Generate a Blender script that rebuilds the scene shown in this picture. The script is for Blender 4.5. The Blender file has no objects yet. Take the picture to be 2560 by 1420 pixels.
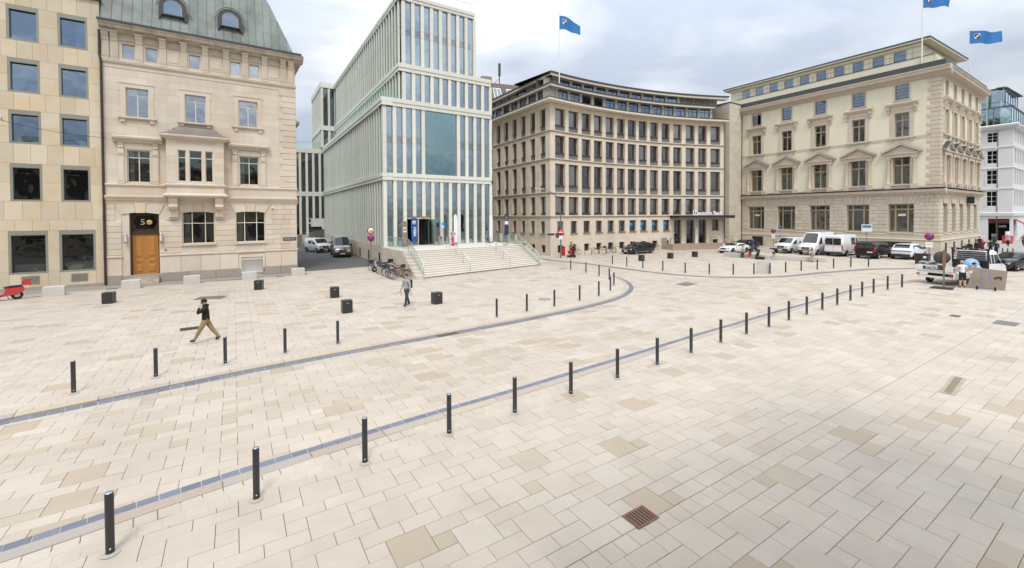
import bpy, bmesh, math, random
from math import sin, cos, pi, radians, atan2, hypot, sqrt
from mathutils import Vector, Matrix
SC = bpy.context.scene
COL = SC.collection
rng = random.Random(7)

# ------------------------------------------------------------------ camera
cd = bpy.data.cameras.new('camera'); cam = bpy.data.objects.new('camera', cd); COL.objects.link(cam)
cd.sensor_width = 36.0; cd.lens = 36.0*1087.2/2560; cd.shift_y = -(710-557.9)/2560; cd.clip_start = .1; cd.clip_end = 3000
PITCH, ROLL = radians(1.04), radians(.272)
fw = Vector((0, cos(PITCH), -sin(PITCH))); dn = Vector((0, -sin(PITCH), -cos(PITCH))); rt = Vector((1, 0, 0))
rt2 = cos(ROLL)*rt + sin(ROLL)*dn; dn2 = -sin(ROLL)*rt + cos(ROLL)*dn
cm = Matrix((rt2, -dn2, -fw)).transposed().to_4x4(); cm.translation = (0, 0, 5)
cam.matrix_world = cm
SC.camera = cam

# ------------------------------------------------------------------ sky, sun, exposure
SUN_AZ, SUN_EL = radians(176), radians(58)        # compass bearing of the sun, clockwise from +Y
wd = bpy.data.worlds.new('World'); SC.world = wd; wd.use_nodes = True
nt = wd.node_tree; nt.nodes.clear()
def wn(t, **k):
    n = nt.nodes.new(t)
    for a, b in k.items(): setattr(n, a, b)
    return n
sky = wn('ShaderNodeTexSky', sky_type='NISHITA', sun_disc=False, sun_elevation=SUN_EL, sun_rotation=SUN_AZ, air_density=1.2, dust_density=1.5, ozone_density=1.5)
tc = wn('ShaderNodeTexCoord')
sep = wn('ShaderNodeSeparateXYZ'); nt.links.new(tc.outputs['Generated'], sep.inputs[0])
# project the view direction on a flat cloud deck so that clouds flatten towards the horizon
mz = wn('ShaderNodeMath', operation='MAXIMUM'); nt.links.new(sep.outputs['Z'], mz.inputs[0]); mz.inputs[1].default_value = 0.0
az = wn('ShaderNodeMath', operation='ADD'); nt.links.new(mz.outputs[0], az.inputs[0]); az.inputs[1].default_value = .22
dv = wn('ShaderNodeVectorMath', operation='DIVIDE'); nt.links.new(tc.outputs['Generated'], dv.inputs[0])
cb = wn('ShaderNodeCombineXYZ')
for i in range(3): nt.links.new(az.outputs[0], cb.inputs[i])
nt.links.new(cb.outputs[0], dv.inputs[1])
mp = wn('ShaderNodeMapping'); nt.links.new(dv.outputs[0], mp.inputs[0]); mp.inputs['Location'].default_value = (3.4, 2.2, 1); mp.inputs['Scale'].default_value = (.8, 1.0, .15)
n1 = wn('ShaderNodeTexNoise'); n1.inputs['Scale'].default_value = 1.5; n1.inputs['Detail'].default_value = 7; n1.inputs['Roughness'].default_value = .52; n1.inputs['Distortion'].default_value = .25
nt.links.new(mp.outputs[0], n1.inputs[0])
n2 = wn('ShaderNodeTexNoise'); n2.inputs['Scale'].default_value = .55; n2.inputs['Detail'].default_value = 3; n2.inputs['Roughness'].default_value = .5
nt.links.new(mp.outputs[0], n2.inputs[0])
cr = wn('ShaderNodeValToRGB'); nt.links.new(n1.outputs[0], cr.inputs[0])
e = cr.color_ramp.elements; e[0].position = .38; e[0].color = (5.1, 5.7, 6.7, 1); e[1].position = .62; e[1].color = (9.8, 9.85, 9.9, 1)
m = e.new(.5); m.color = (6.9, 7.35, 8.05, 1)
cr2 = wn('ShaderNodeValToRGB'); nt.links.new(n2.outputs[0], cr2.inputs[0])
e = cr2.color_ramp.elements; e[0].position = .35; e[0].color = (.86, .86, .86, 1); e[1].position = .65; e[1].color = (1, 1, 1, 1)
mulc = wn('ShaderNodeMix', data_type='RGBA', blend_type='MULTIPLY'); mulc.inputs[0].default_value = 1
nt.links.new(cr.outputs[0], mulc.inputs[6]); nt.links.new(cr2.outputs[0], mulc.inputs[7])
mx = wn('ShaderNodeMix', data_type='RGBA'); mx.inputs[0].default_value = .9
nt.links.new(sky.outputs[0], mx.inputs[6]); nt.links.new(mulc.outputs[2], mx.inputs[7])
# overcast luminance: the deck is brighter overhead than near the horizon
zr = wn('ShaderNodeMath', operation='MULTIPLY_ADD'); nt.links.new(mz.outputs[0], zr.inputs[0]); zr.inputs[1].default_value = 1.6; zr.inputs[2].default_value = .54
sc_ = wn('ShaderNodeVectorMath', operation='SCALE'); nt.links.new(mx.outputs[2], sc_.inputs[0]); nt.links.new(zr.outputs[0], sc_.inputs['Scale'])
bg = wn('ShaderNodeBackground'); bg.inputs[1].default_value = .1; nt.links.new(sc_.outputs[0], bg.inputs[0])
wo = wn('ShaderNodeOutputWorld'); nt.links.new(bg.outputs[0], wo.inputs[0])
sl = bpy.data.lights.new('sun', 'SUN'); sl.energy = 1.5; sl.angle = radians(14); sl.color = (1, .96, .9)
so = bpy.data.objects.new('sun', sl); COL.objects.link(so)
sd = Vector((sin(SUN_AZ)*cos(SUN_EL), cos(SUN_AZ)*cos(SUN_EL), sin(SUN_EL)))
so.rotation_euler = sd.to_track_quat('Z', 'Y').to_euler()
so.location = (0, -40, 80)
SC.view_settings.view_transform = 'Standard'; SC.view_settings.look = 'None'; SC.view_settings.exposure = .47; SC.view_settings.gamma = 1
SC.view_settings.use_curve_mapping = False
SC.cycles.max_bounces = 6; SC.cycles.transparent_max_bounces = 10; SC.cycles.caustics_reflective = False; SC.cycles.caustics_refractive = False
SC.cycles.use_denoising = True

# ------------------------------------------------------------------ materials
def mat(name, col, rough=.8, metal=0.0, noise=0, nscale=.6, grain=0, gscale=25, streak=0, rnd=0, bump=0, bscale=60, col2=None, c2=0, c2scale=.35, attr=None, coat=0, spec=.5, wave=None, track=None):
    m = bpy.data.materials.new(name); m.use_nodes = True
    t = m.node_tree; b = t.nodes['Principled BSDF']
    def N(ty, **k):
        n = t.nodes.new(ty)
        for a, v in k.items(): setattr(n, a, v)
        return n
    L = t.links.new
    b.inputs['Roughness'].default_value = rough; b.inputs['Metallic'].default_value = metal
    b.inputs['Coat Weight'].default_value = coat; b.inputs['Specular IOR Level'].default_value = spec
    c = (*col, 1)
    m.diffuse_color = c
    geo = N('ShaderNodeNewGeometry')
    def nz(scale, det=4, stretch=None):
        n = N('ShaderNodeTexNoise'); n.inputs['Scale'].default_value = scale; n.inputs['Detail'].default_value = det; n.inputs['Roughness'].default_value = .6
        src = geo.outputs['Position']
        if stretch:
            q = N('ShaderNodeMapping'); q.inputs['Scale'].default_value = stretch; L(src, q.inputs[0]); src = q.outputs[0]
        L(src, n.inputs[0]); return n.outputs[0]
    terms = []
    if noise: terms.append((nz(nscale), noise))
    if grain: terms.append((nz(gscale, 2), grain))
    if streak: terms.append((nz(1.6, 4, (1, 1, .12)), streak))
    if rnd:
        oi = N('ShaderNodeObjectInfo'); terms.append((oi.outputs['Random'], rnd))
    if track:   # wear drawn out along a direction: (degrees, amount)
        rt_ = N('ShaderNodeVectorRotate', rotation_type='Z_AXIS'); L(geo.outputs['Position'], rt_.inputs[0]); rt_.inputs['Angle'].default_value = -radians(track[0])
        mp_ = N('ShaderNodeMapping'); mp_.inputs['Scale'].default_value = (.05, .9, 1); L(rt_.outputs[0], mp_.inputs[0]); n_ = N('ShaderNodeTexNoise'); n_.inputs['Scale'].default_value = 1; n_.inputs['Detail'].default_value = 5; L(mp_.outputs[0], n_.inputs[0]); terms.append((n_.outputs[0], track[1]))
    if wave:   # courses of blocks: (direction of the wall in degrees, block length, height, amount)
        rt_ = N('ShaderNodeVectorRotate', rotation_type='Z_AXIS'); L(geo.outputs['Position'], rt_.inputs[0]); rt_.inputs['Angle'].default_value = -radians(wave[0])
        sx = N('ShaderNodeSeparateXYZ'); L(rt_.outputs[0], sx.inputs[0]); cx = N('ShaderNodeCombineXYZ'); L(sx.outputs[0], cx.inputs[0]); L(sx.outputs[2], cx.inputs[1])
        br = N('ShaderNodeTexBrick'); L(cx.outputs[0], br.inputs[0]); br.inputs['Scale'].default_value = 1; br.inputs['Brick Width'].default_value = wave[1]; br.inputs['Row Height'].default_value = wave[2]; br.inputs['Mortar Size'].default_value = .012; br.inputs['Color1'].default_value = (0, 0, 0, 1); br.inputs['Color2'].default_value = (1, 1, 1, 1); br.inputs['Mortar'].default_value = (-.6, -.6, -.6, 1); terms.append((br.outputs[0], wave[3]))
    out = None
    if attr:
        at = N('ShaderNodeAttribute', attribute_name=attr); out = at.outputs['Color']
    else:
        rg = N('ShaderNodeRGB'); rg.outputs[0].default_value = c; out = rg.outputs[0]
    if col2 is not None:
        mxn = N('ShaderNodeMix', data_type='RGBA'); L(out, mxn.inputs[6]); mxn.inputs[7].default_value = (*col2, 1)
        rmp = N('ShaderNodeMapRange'); L(nz(c2scale, 5), rmp.inputs[0]); rmp.inputs[1].default_value = .42; rmp.inputs[2].default_value = .68; rmp.inputs[4].default_value = c2
        L(rmp.outputs[0], mxn.inputs[0]); out = mxn.outputs[2]
    if terms:
        acc = None
        for o, a in terms:
            k = N('ShaderNodeMath', operation='MULTIPLY_ADD'); L(o, k.inputs[0]); k.inputs[1].default_value = 2*a
            if acc is None: k.inputs[2].default_value = 1-a
            else:
                s = N('ShaderNodeMath', operation='SUBTRACT'); L(acc, s.inputs[0]); s.inputs[1].default_value = a
                L(s.outputs[0], k.inputs[2])
            acc = k.outputs[0]
        sv = N('ShaderNodeVectorMath', operation='SCALE'); L(out, sv.inputs[0]); L(acc, sv.inputs['Scale']); out = sv.outputs[0]
    L(out, b.inputs['Base Color'])
    if bump:
        bp = N('ShaderNodeBump'); bp.inputs['Strength'].default_value = bump; bp.inputs['Distance'].default_value = .02
        L(nz(bscale, 3), bp.inputs['Height']); L(bp.outputs[0], b.inputs['Normal'])
    return m

def glassmat(name, tint=(.75, .8, .78), base=.12, rough=.015, wob=.03, fk=1.5, gt=(.93, .96, 1)):
    m = bpy.data.materials.new(name); m.use_nodes = True; t = m.node_tree; t.nodes.clear(); L = t.links.new
    o = t.nodes.new('ShaderNodeOutputMaterial'); mix = t.nodes.new('ShaderNodeMixShader'); tr = t.nodes.new('ShaderNodeBsdfTransparent'); gl = t.nodes.new('ShaderNodeBsdfGlossy')
    tr.inputs[0].default_value = (*tint, 1); gl.inputs['Roughness'].default_value = rough; gl.inputs[0].default_value = (*gt, 1)
    fr = t.nodes.new('ShaderNodeFresnel'); fr.inputs[0].default_value = 1.5
    ma = t.nodes.new('ShaderNodeMath'); ma.operation = 'MULTIPLY_ADD'; ma.use_clamp = True; ma.inputs[1].default_value = fk; ma.inputs[2].default_value = base
    L(fr.outputs[0], ma.inputs[0]); L(ma.outputs[0], mix.inputs[0]); L(tr.outputs[0], mix.inputs[1]); L(gl.outputs[0], mix.inputs[2]); L(mix.outputs[0], o.inputs[0])
    if wob:
        geo = t.nodes.new('ShaderNodeNewGeometry'); n = t.nodes.new('ShaderNodeTexNoise'); n.inputs['Scale'].default_value = .9; n.inputs['Detail'].default_value = 1
        oi = t.nodes.new('ShaderNodeObjectInfo'); ad = t.nodes.new('ShaderNodeVectorMath'); ad.operation = 'MULTIPLY_ADD'
        L(oi.outputs['Random'], ad.inputs[0]); ad.inputs[1].default_value = (40, 40, 40); L(geo.outputs['Position'], ad.inputs[2])
        bp = t.nodes.new('ShaderNodeBump'); bp.inputs['Strength'].default_value = wob; bp.inputs['Distance'].default_value = 1.0
        L(ad.outputs[0], n.inputs[0]); L(n.outputs[0], bp.inputs['Height']); L(bp.outputs[0], gl.inputs['Normal']); L(bp.outputs[0], fr.inputs['Normal'])
    return m

# ------------------------------------------------------------------ mesh builder
class MB:
    def __init__(s): s.v = []; s.f = []; s.m = []; s.sm = []
    def quad(s, a, b, c, d, mi=0): s.face([a, b, c, d], mi)
    def face(s, pts, mi=0, smooth=False):
        k = len(s.v); s.v += [tuple(p) for p in pts]; s.f.append(tuple(range(k, k+len(pts)))); s.m.append(mi); s.sm.append(smooth)
    def raw(s, vs, fs, mi=0, smooth=False):
        k = len(s.v); s.v += [tuple(p) for p in vs]
        for f in fs: s.f.append(tuple(i+k for i in f)); s.m.append(mi); s.sm.append(smooth)
    def box(s, x0, x1, y0, y1, z0, z1, mi=0):
        s.raw([(x0, y0, z0), (x1, y0, z0), (x1, y1, z0), (x0, y1, z0), (x0, y0, z1), (x1, y0, z1), (x1, y1, z1), (x0, y1, z1)],
              [(0, 3, 2, 1), (4, 5, 6, 7), (0, 1, 5, 4), (1, 2, 6, 5), (2, 3, 7, 6), (3, 0, 4, 7)], mi)
        return s
    def cbox(s, x0, x1, y0, y1, z0, z1, c, mi=0):
        """block whose front (-y) face is chamfered by c"""
        s.raw([(x0, y1, z0), (x1, y1, z0), (x1, y1, z1), (x0, y1, z1), (x0, y0+c, z0), (x1, y0+c, z0), (x1, y0+c, z1), (x0, y0+c, z1), (x0+c, y0, z0+c), (x1-c, y0, z0+c), (x1-c, y0, z1-c), (x0+c, y0, z1-c)],
              [(0, 3, 2, 1), (8, 9, 10, 11), (4, 5, 9, 8), (5, 6, 10, 9), (6, 7, 11, 10), (7, 4, 8, 11), (0, 1, 5, 4), (1, 2, 6, 5), (2, 3, 7, 6), (3, 0, 4, 7)], mi)
        return s
    def prism(s, poly, z0, z1, mi=0, cap=True):
        """polygon in x,y (counter clockwise) between two heights"""
        n = len(poly); vs = [(x, y, z0) for x, y in poly]+[(x, y, z1) for x, y in poly]
        fs = [(i, (i+1) % n, n+(i+1) % n, n+i) for i in range(n)]
        if cap: fs += [tuple(range(n-1, -1, -1)), tuple(range(n, 2*n))]
        s.raw(vs, fs, mi); return s
    def prof(s, poly, x0, x1, mi=0, cap=True):
        """polygon in y,z extruded along x"""
        n = len(poly); vs = [(x0, y, z) for y, z in poly]+[(x1, y, z) for y, z in poly]
        fs = [(i, n+i, n+(i+1) % n, (i+1) % n) for i in range(n)]
        if cap: fs += [tuple(range(n)), tuple(range(2*n-1, n-1, -1))]
        s.raw(vs, fs, mi); return s
    def plate(s, poly, y0, y1, mi=0):
        """polygon in x,z extruded along y (front at y0)"""
        n = len(poly); vs = [(x, y0, z) for x, z in poly]+[(x, y1, z) for x, z in poly]
        fs = [tuple(range(n)), tuple(range(2*n-1, n-1, -1))]+[(i, n+i, n+(i+1) % n, (i+1) % n) for i in range(n)]
        s.raw(vs, fs, mi); return s
    def tube(s, pts, r, n=8, mi=0, cap=True, smooth=True):
        pts = [Vector(p) for p in pts]; rs = r if isinstance(r, (list, tuple)) else [r]*len(pts); vs = []
        up = None
        for i, p in enumerate(pts):
            d = (pts[min(i+1, len(pts)-1)]-pts[max(i-1, 0)]).normalized()
            if up is None: up = Vector((0, 0, 1)) if abs(d.z) < .9 else Vector((1, 0, 0))
            a = d.cross(up).normalized(); b2 = a.cross(d).normalized(); up = b2
            for k in range(n):
                q = 2*pi*k/n; vs.append(p+rs[i]*(cos(q)*a+sin(q)*b2))
        fs = []
        for i in range(len(pts)-1):
            for k in range(n): fs.append((i*n+k, i*n+(k+1) % n, (i+1)*n+(k+1) % n, (i+1)*n+k))
        s.raw(vs, fs, mi, smooth)
        if cap: s.raw(vs[:n], [tuple(range(n-1, -1, -1))], mi); s.raw(vs[-n:], [tuple(range(n))], mi)
        return s
    def lathe(s, prof, n=16, mi=0, axis='z', o=(0, 0, 0), smooth=True):
        vs = []; fs = []; m = len(prof)
        for k in range(n):
            q = 2*pi*k/n; c, d = cos(q), sin(q)
            for r, h in prof:
                p = (r*c, r*d, h) if axis == 'z' else ((r*c, h, r*d) if axis == 'y' else (h, r*c, r*d))
                vs.append((p[0]+o[0], p[1]+o[1], p[2]+o[2]))
        for k in range(n):
            for i in range(m-1):
                a, b2 = k*m+i, ((k+1) % n)*m+i
                f = (a, b2, b2+1, a+1)
                fs.append(f if axis != 'y' else f[::-1])
        s.raw(vs, fs, mi, smooth); return s
    def ball(s, c, r, mi=0, n=10, sq=(1, 1, 1)):
        m = n//2+1; vs = []; fs = []
        for i in range(m+1):
            t = pi*i/m
            for k in range(n): vs.append((c[0]+sq[0]*r*sin(t)*cos(2*pi*k/n), c[1]+sq[1]*r*sin(t)*sin(2*pi*k/n), c[2]+sq[2]*r*cos(t)))
        for i in range(m):
            for k in range(n): fs.append((i*n+k, (i+1)*n+k, (i+1)*n+(k+1) % n, i*n+(k+1) % n))
        s.raw(vs, fs, mi, True); return s
    def mesh(s, name, mats):
        me = bpy.data.meshes.new(name); me.from_pydata(s.v, [], s.f)
        for m in (mats if isinstance(mats, (list, tuple)) else [mats]): me.materials.append(m)
        if any(s.m): me.polygons.foreach_set('material_index', s.m)
        if any(s.sm): me.polygons.foreach_set('use_smooth', s.sm)
        me.update(); return me
    def build(s, name, mats, parent=None, loc=(0, 0, 0), rz=0, **k):
        return link(name, s.mesh(name, mats), parent, loc, rz, **k)

def link(name, me, parent=None, loc=(0, 0, 0), rz=0, rot=None, **k):
    o = bpy.data.objects.new(name, me); COL.objects.link(o); o.location = loc; o.rotation_euler = rot if rot else (0, 0, rz)
    if parent is not None: o.parent = parent
    for a, b in k.items():
        if b is not None: o[a] = b
    return o
def empty(name, loc, label=None, category=None, group=None, rz=0, **k):
    o = link(name, None, None, loc, rz, label=label, category=category, group=group, **k); o.empty_display_size = .3; return o
def copytree(o, loc=None, rz=None, label=None):
    r = o.copy(); COL.objects.link(r)
    if loc is not None: r.location = loc
    if rz is not None: r.rotation_euler = (0, 0, rz)
    if label: r['label'] = label
    for c in o.children:
        c2 = c.copy(); COL.objects.link(c2); c2.parent = r
        for g in c.children:
            g2 = g.copy(); COL.objects.link(g2); g2.parent = c2
    return r
CACHE = {}
def cached(key, fn):
    if key not in CACHE: CACHE[key] = fn()
    return CACHE[key]
def boxme(w, d, h, m, c=0, nm='block'):
    """box from the origin to (w,d,h), optionally chamfered in front; shared between equal sizes"""
    w, d, h = round(w, 3), round(d, 3), round(h, 3)
    def mk():
        b = MB(); (b.cbox(0, w, 0, d, 0, h, c) if c else b.box(0, w, 0, d, 0, h)); return b.mesh(nm, m)
    return cached(('box', w, d, h, c, m.name), mk)

class Fr:
    """a facade frame: x along the wall (left to right seen from outside), y into the building, z up"""
    def __init__(s, root, o, ang):
        s.root = root; s.o = Vector((o[0], o[1], 0)); s.a = radians(ang); s.off = s.o-root.location; s.off.z = 0
        s.pos = {}
    def P(s, x, y, z=0):
        return Vector((s.off.x+cos(s.a)*x-sin(s.a)*y, s.off.y+sin(s.a)*x+cos(s.a)*y, z-s.root.location.z))
    def W(s, x, y, z=0): return s.P(x, y, z)+s.root.location
    def put(s, name, me, x=0, y=0, z=0, parent=None, **k):
        if parent is None or parent is s.root:
            o = link(name, me, s.root, s.P(x, y, z), s.a, **k)
        else:
            px, py, pz = s.pos[parent.name]; o = link(name, me, parent, (x-px, y-py, z-pz), 0, **k)
        s.pos[o.name] = (x, y, z); return o
    def mb(s, name, b, mats, parent=None, **k): return s.put(name, b.mesh(name, mats), 0, 0, 0, parent, **k)
    def box(s, name, m, x0, x1, y0, y1, z0, z1, parent=None, c=0, **k):
        return s.put(name, boxme(x1-x0, y1-y0, z1-z0, m, c, name), x0, y0, z0, parent, **k)

def wall_mesh(x0, x1, z0, z1, holes, d, name, m, mrev=None, back=True):
    """wall sheet at y=0 with rectangular openings (x,z,w,h) and reveals of depth d"""
    x0, x1, z0, z1 = round(x0, 3), round(x1, 3), round(z0, 3), round(z1, 3)
    xs = sorted({round(v, 3) for v in [x0, x1]+[h[0] for h in holes]+[h[0]+h[2] for h in holes]})
    zs = sorted({round(v, 3) for v in [z0, z1]+[h[1] for h in holes]+[h[1]+h[3] for h in holes]})
    xs = [x for x in xs if x0 <= x <= x1]; zs = [z for z in zs if z0 <= z <= z1]
    b = MB()
    def inh(x, z): return any(h[0] < x < h[0]+h[2] and h[1] < z < h[1]+h[3] for h in holes)
    for j in range(len(zs)-1):
        i = 0
        while i < len(xs)-1:
            zc = (zs[j]+zs[j+1])/2
            if inh((xs[i]+xs[i+1])/2, zc): i += 1; continue
            k = i
            while k+1 < len(xs)-1 and not inh((xs[k+1]+xs[k+2])/2, zc): k += 1
            b.quad((xs[i], 0, zs[j]), (xs[k+1], 0, zs[j]), (xs[k+1], 0, zs[j+1]), (xs[i], 0, zs[j+1])); i = k+1
    for x, z, w, h in [q[:4] for q in holes]:
        b.quad((x, 0, z), (x, 0, z+h), (x, d, z+h), (x, d, z), 1); b.quad((x+w, 0, z), (x+w, d, z), (x+w, d, z+h), (x+w, 0, z+h), 1)
        b.quad((x, 0, z), (x, d, z), (x+w, d, z), (x+w, 0, z), 1); b.quad((x, 0, z+h), (x+w, 0, z+h), (x+w, d, z+h), (x, d, z+h), 1)
    return b.mesh(name, [m, mrev or m])

def window(fr, x, z, w, h, y, frm, gl, cols=1, rows=None, fw_=.07, fd=.09, parent=None, curtain=None, name='window', bars=.05, blind=0, label=None):
    """frame with mullions (one part) and its panes (sub-parts); rows = list of heights of transoms from the sill"""
    key = ('win', round(w, 2), round(h, 2), cols if isinstance(cols, int) else tuple(cols), tuple(rows or ()), fw_, frm.name, bars, fd)
    cx = [w*i/cols for i in range(1, cols)] if isinstance(cols, int) else list(cols); rz_ = list(rows or [])
    def mk():
        b = MB(); b.box(0, fw_, 0, fd, 0, h); b.box(w-fw_, w, 0, fd, 0, h); b.box(fw_, w-fw_, .003, fd, 0, fw_); b.box(fw_, w-fw_, .003, fd, h-fw_, h)
        for c in cx: b.box(c-bars/2, c+bars/2, .01, fd-.01, fw_, h-fw_)
        for r in rz_: b.box(fw_, w-fw_, .013, fd-.013, r-bars/2, r+bars/2)
        return b.mesh(name, frm)
    o = fr.put(name, cached(key, mk), x, y, z, parent, label=label)
    xe = [fw_]+cx+[w-fw_]; ze = [fw_]+rz_+[h-fw_]
    for i in range(len(xe)-1):
        for j in range(len(ze)-1):
            a, b2 = xe[i+1]-xe[i], ze[j+1]-ze[j]
            k2 = ('pane', round(a, 2), round(b2, 2), gl.name)
            me = cached(k2, lambda: (lambda q: (q.quad((0, 0, 0), (a, 0, 0), (a, 0, b2), (0, 0, b2)), q.mesh('pane', gl))[1])(MB()))
            fr.put('pane', me, x+xe[i], y+fd*.55, z+ze[j], o) if parent is None else link('pane', me, o, (xe[i], fd*.55, ze[j]))
    if curtain:
        cm_, fr0, fr1, top = curtain
        k3 = ('cur', round(w, 2), round(h, 2), fr0, fr1, top, cm_.name)
        def mkc():
            b = MB(); n = max(6, int((fr1-fr0)*w/.07)); pts = []
            for i in range(n+1): pts.append((w*(fr0+(fr1-fr0)*i/n), .05*(i % 2)+.015*sin(i*1.7)))
            for i in range(n): b.face([(pts[i][0], pts[i][1], .05), (pts[i+1][0], pts[i+1][1], .05), (pts[i+1][0], pts[i+1][1], h*top), (pts[i][0], pts[i][1], h*top)], 0, False)
            return b.mesh('curtain', cm_)
        me = cached(k3, mkc)
        if parent is None: fr.put('curtain', me, x, y+fd+.1, z, o)
        else: link('curtain', me, o, (0, fd+.1, 0))
    return o

def text(name, s, size, m, parent=None, loc=(0, 0, 0), rot=(pi/2, 0, 0), ext=.01, align='CENTER', bold=0, sx=1, **k):
    cu = bpy.data.curves.new(name, 'FONT'); cu.body = s; cu.size = size; cu.extrude = ext; cu.align_x = align; cu.align_y = 'CENTER'; cu.offset = bold
    cu.materials.append(m); cu.resolution_u = 3
    tmp = bpy.data.objects.new('t', cu); COL.objects.link(tmp)
    me = bpy.data.meshes.new_from_object(tmp.evaluated_get(bpy.context.evaluated_depsgraph_get()))
    bpy.data.objects.remove(tmp); bpy.data.curves.remove(cu)
    me.name = name
    o = link(name, me, parent, loc, 0, rot, **k); o.scale = (sx, 1, 1)
    return o
# ------------------------------------------------------------------ palette
M_BED = mat('joint_sand', (.13, .115, .095), .95, grain=.2)
M_SLAB = mat('paving_stone', (.6, .54, .46), .72, noise=.11, nscale=.3, grain=.13, gscale=55, attr='tint', bump=.12, bscale=120, col2=(.36, .31, .255), c2=.4, c2scale=.9)
M_SLABR = mat('roadway_stone', (.6, .54, .46), .72, noise=.13, nscale=.35, grain=.13, gscale=55, attr='tint', bump=.12, bscale=120, col2=(.34, .285, .22), c2=.45, c2scale=.7, track=(36, .16))
M_KERB = mat('kerb_granite', (.42, .38, .34), .75, grain=.22, gscale=45, attr='tint', noise=.08, nscale=1.2, bump=.15)
M_GUT = mat('gutter_basalt', (.15, .17, .22), .42, noise=.12, nscale=1.5, rnd=.14, grain=.08)
M_ASPH = mat('asphalt', (.105, .105, .105), .88, noise=.18, nscale=.5, grain=.3, gscale=70)
M_MOSAIC = mat('mosaic_paving', (.27, .255, .23), .9, noise=.12, nscale=.8, grain=.5, gscale=16, bump=.3, bscale=16)
M_IRON = mat('cast_iron', (.11, .085, .07), .6, metal=.4, noise=.2, nscale=6, grain=.2)
M_RUST = mat('rusty_iron', (.19, .10, .07), .75, noise=.2, nscale=8, grain=.25)
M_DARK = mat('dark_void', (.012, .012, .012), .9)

TINTS0 = {'a': (.60, .535, .455), 'b': (.585, .522, .442), 'c': (.615, .555, .478), 'd': (.57, .51, .435), 't': (.50, .42, .32), 'u': (.535, .465, .37), 'g': (.60, .545, .47), 'y': (.555, .48, .375)}
TINTS = {k: tuple(c*f for c, f in zip(v, (.82, .80, .775))) for k, v in TINTS0.items()}
def settint(me, cols):
    ca = me.color_attributes.new('tint', 'FLOAT_COLOR', 'CORNER'); buf = []
    for p, c in zip(me.polygons, cols): buf += [c[0], c[1], c[2], 1.0]*p.loop_total
    ca.data.foreach_set('color', buf)

# kerb lines, measured as rows of bollards; the kerb runs 1.1 m to their road side
BN = [(-7.45, 5.15), (-5.99, 6.37), (-4.54, 7.6), (-3.0, 8.72), (-1.46, 9.87), (0.05, 10.9), (1.62, 12.03), (3.2, 13.2), (4.8, 14.35), (6.43, 15.58), (8.1, 16.83), (9.73, 18.0), (11.33, 19.13), (12.98, 20.34), (14.58, 21.46), (16.11, 22.52), (17.76, 23.69), (19.4, 24.87), (21.02, 26.05), (22.68, 27.22), (24.53, 28.34), (26.27, 29.23)]
BF = [(-12.49, 12.28), (-11.13, 13.48), (-9.75, 14.67), (-8.31, 15.8), (-6.83, 16.91), (-0.77, 21.26), (0.75, 22.47), (2.3, 23.72), (3.92, 25.24), (5.33, 26.71), (6.49, 28.68), (7.22, 30.8), (7.45, 33.3), (7.1, 35.48), (6.37, 37.49), (5.32, 39.45)]
BD = [(10.1, 43.75), (11.09, 42.0), (12.15, 40.37), (13.39, 38.58), (14.72, 36.93), (16.4, 36.12), (18.24, 35.81), (20.05, 35.99), (21.5, 36.19), (23.4, 37.13), (25.39, 38.13), (27.34, 38.9), (29.4, 39.7), (31.62, 40.53), (33.47, 40.77)]
def smooth(pts, it=2):
    for _ in range(it):
        q = [pts[0]]
        for a, b in zip(pts, pts[1:]): q += [(a[0]*.75+b[0]*.25, a[1]*.75+b[1]*.25), (a[0]*.25+b[0]*.75, a[1]*.25+b[1]*.75)]
        pts = q+[pts[-1]]
    return pts
def offset(pts, d):
    out = []
    for i, p in enumerate(pts):
        a, b = pts[max(i-1, 0)], pts[min(i+1, len(pts)-1)]; tx, ty = b[0]-a[0], b[1]-a[1]; l = hypot(tx, ty)
        out.append((p[0]-ty/l*d, p[1]+tx/l*d))
    return out
def resample(pts, step):
    out = [pts[0]]; acc = 0
    for a, b in zip(pts, pts[1:]):
        l = hypot(b[0]-a[0], b[1]-a[1]); t = step-acc
        while t <= l: out.append((a[0]+(b[0]-a[0])*t/l, a[1]+(b[1]-a[1])*t/l)); t += step
        acc = l-(t-step)
    return out
LN = smooth([(-13.4, .6)]+BN+[(28.6, 30.3), (33, 31.6), (40, 33.0), (50, 34.8)])            # near row
LF = smooth([(-21.5, 4.6)]+BF[:5]+[(-3.8, 19.1)]+BF[5:]+[(3.9, 42.3), (1.9, 46.0), (-1.5, 51.5), (-7, 60)])
LD = smooth([(1.0, 57), (3.6, 52.2), (5.6, 48.8), (8.3, 46.2)]+BD+[(37, 41.0), (45, 42), (60, 44)])
NEAR_K = offset(LN, .95); FAR_K = offset(LF, -.95); DB_K = offset(LD, -1.15)
POLY_NEAR = offset(LN, .6)+[(60, -30), (-20, -30)]
POLY_ISL = offset(LF, -.6)+[(-60, 60), (-60, 4)]
POLY_DB = offset(LD, -.8)+[(80, 44), (80, 90), (1, 90)]
def inside(p, poly):
    x, y = p; r = False; j = len(poly)-1
    for i in range(len(poly)):
        xi, yi = poly[i]; xj, yj = poly[j]
        if (yi > y) != (yj > y) and x < (xj-xi)*(y-yi)/(yj-yi)+xi: r = not r
        j = i
    return r

g_ = MB(); g_.quad((-900, -900, -.12), (900, -900, -.12), (900, 900, -.12), (-900, 900, -.12))
g_.build('ground', M_BED, kind='structure')

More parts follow.
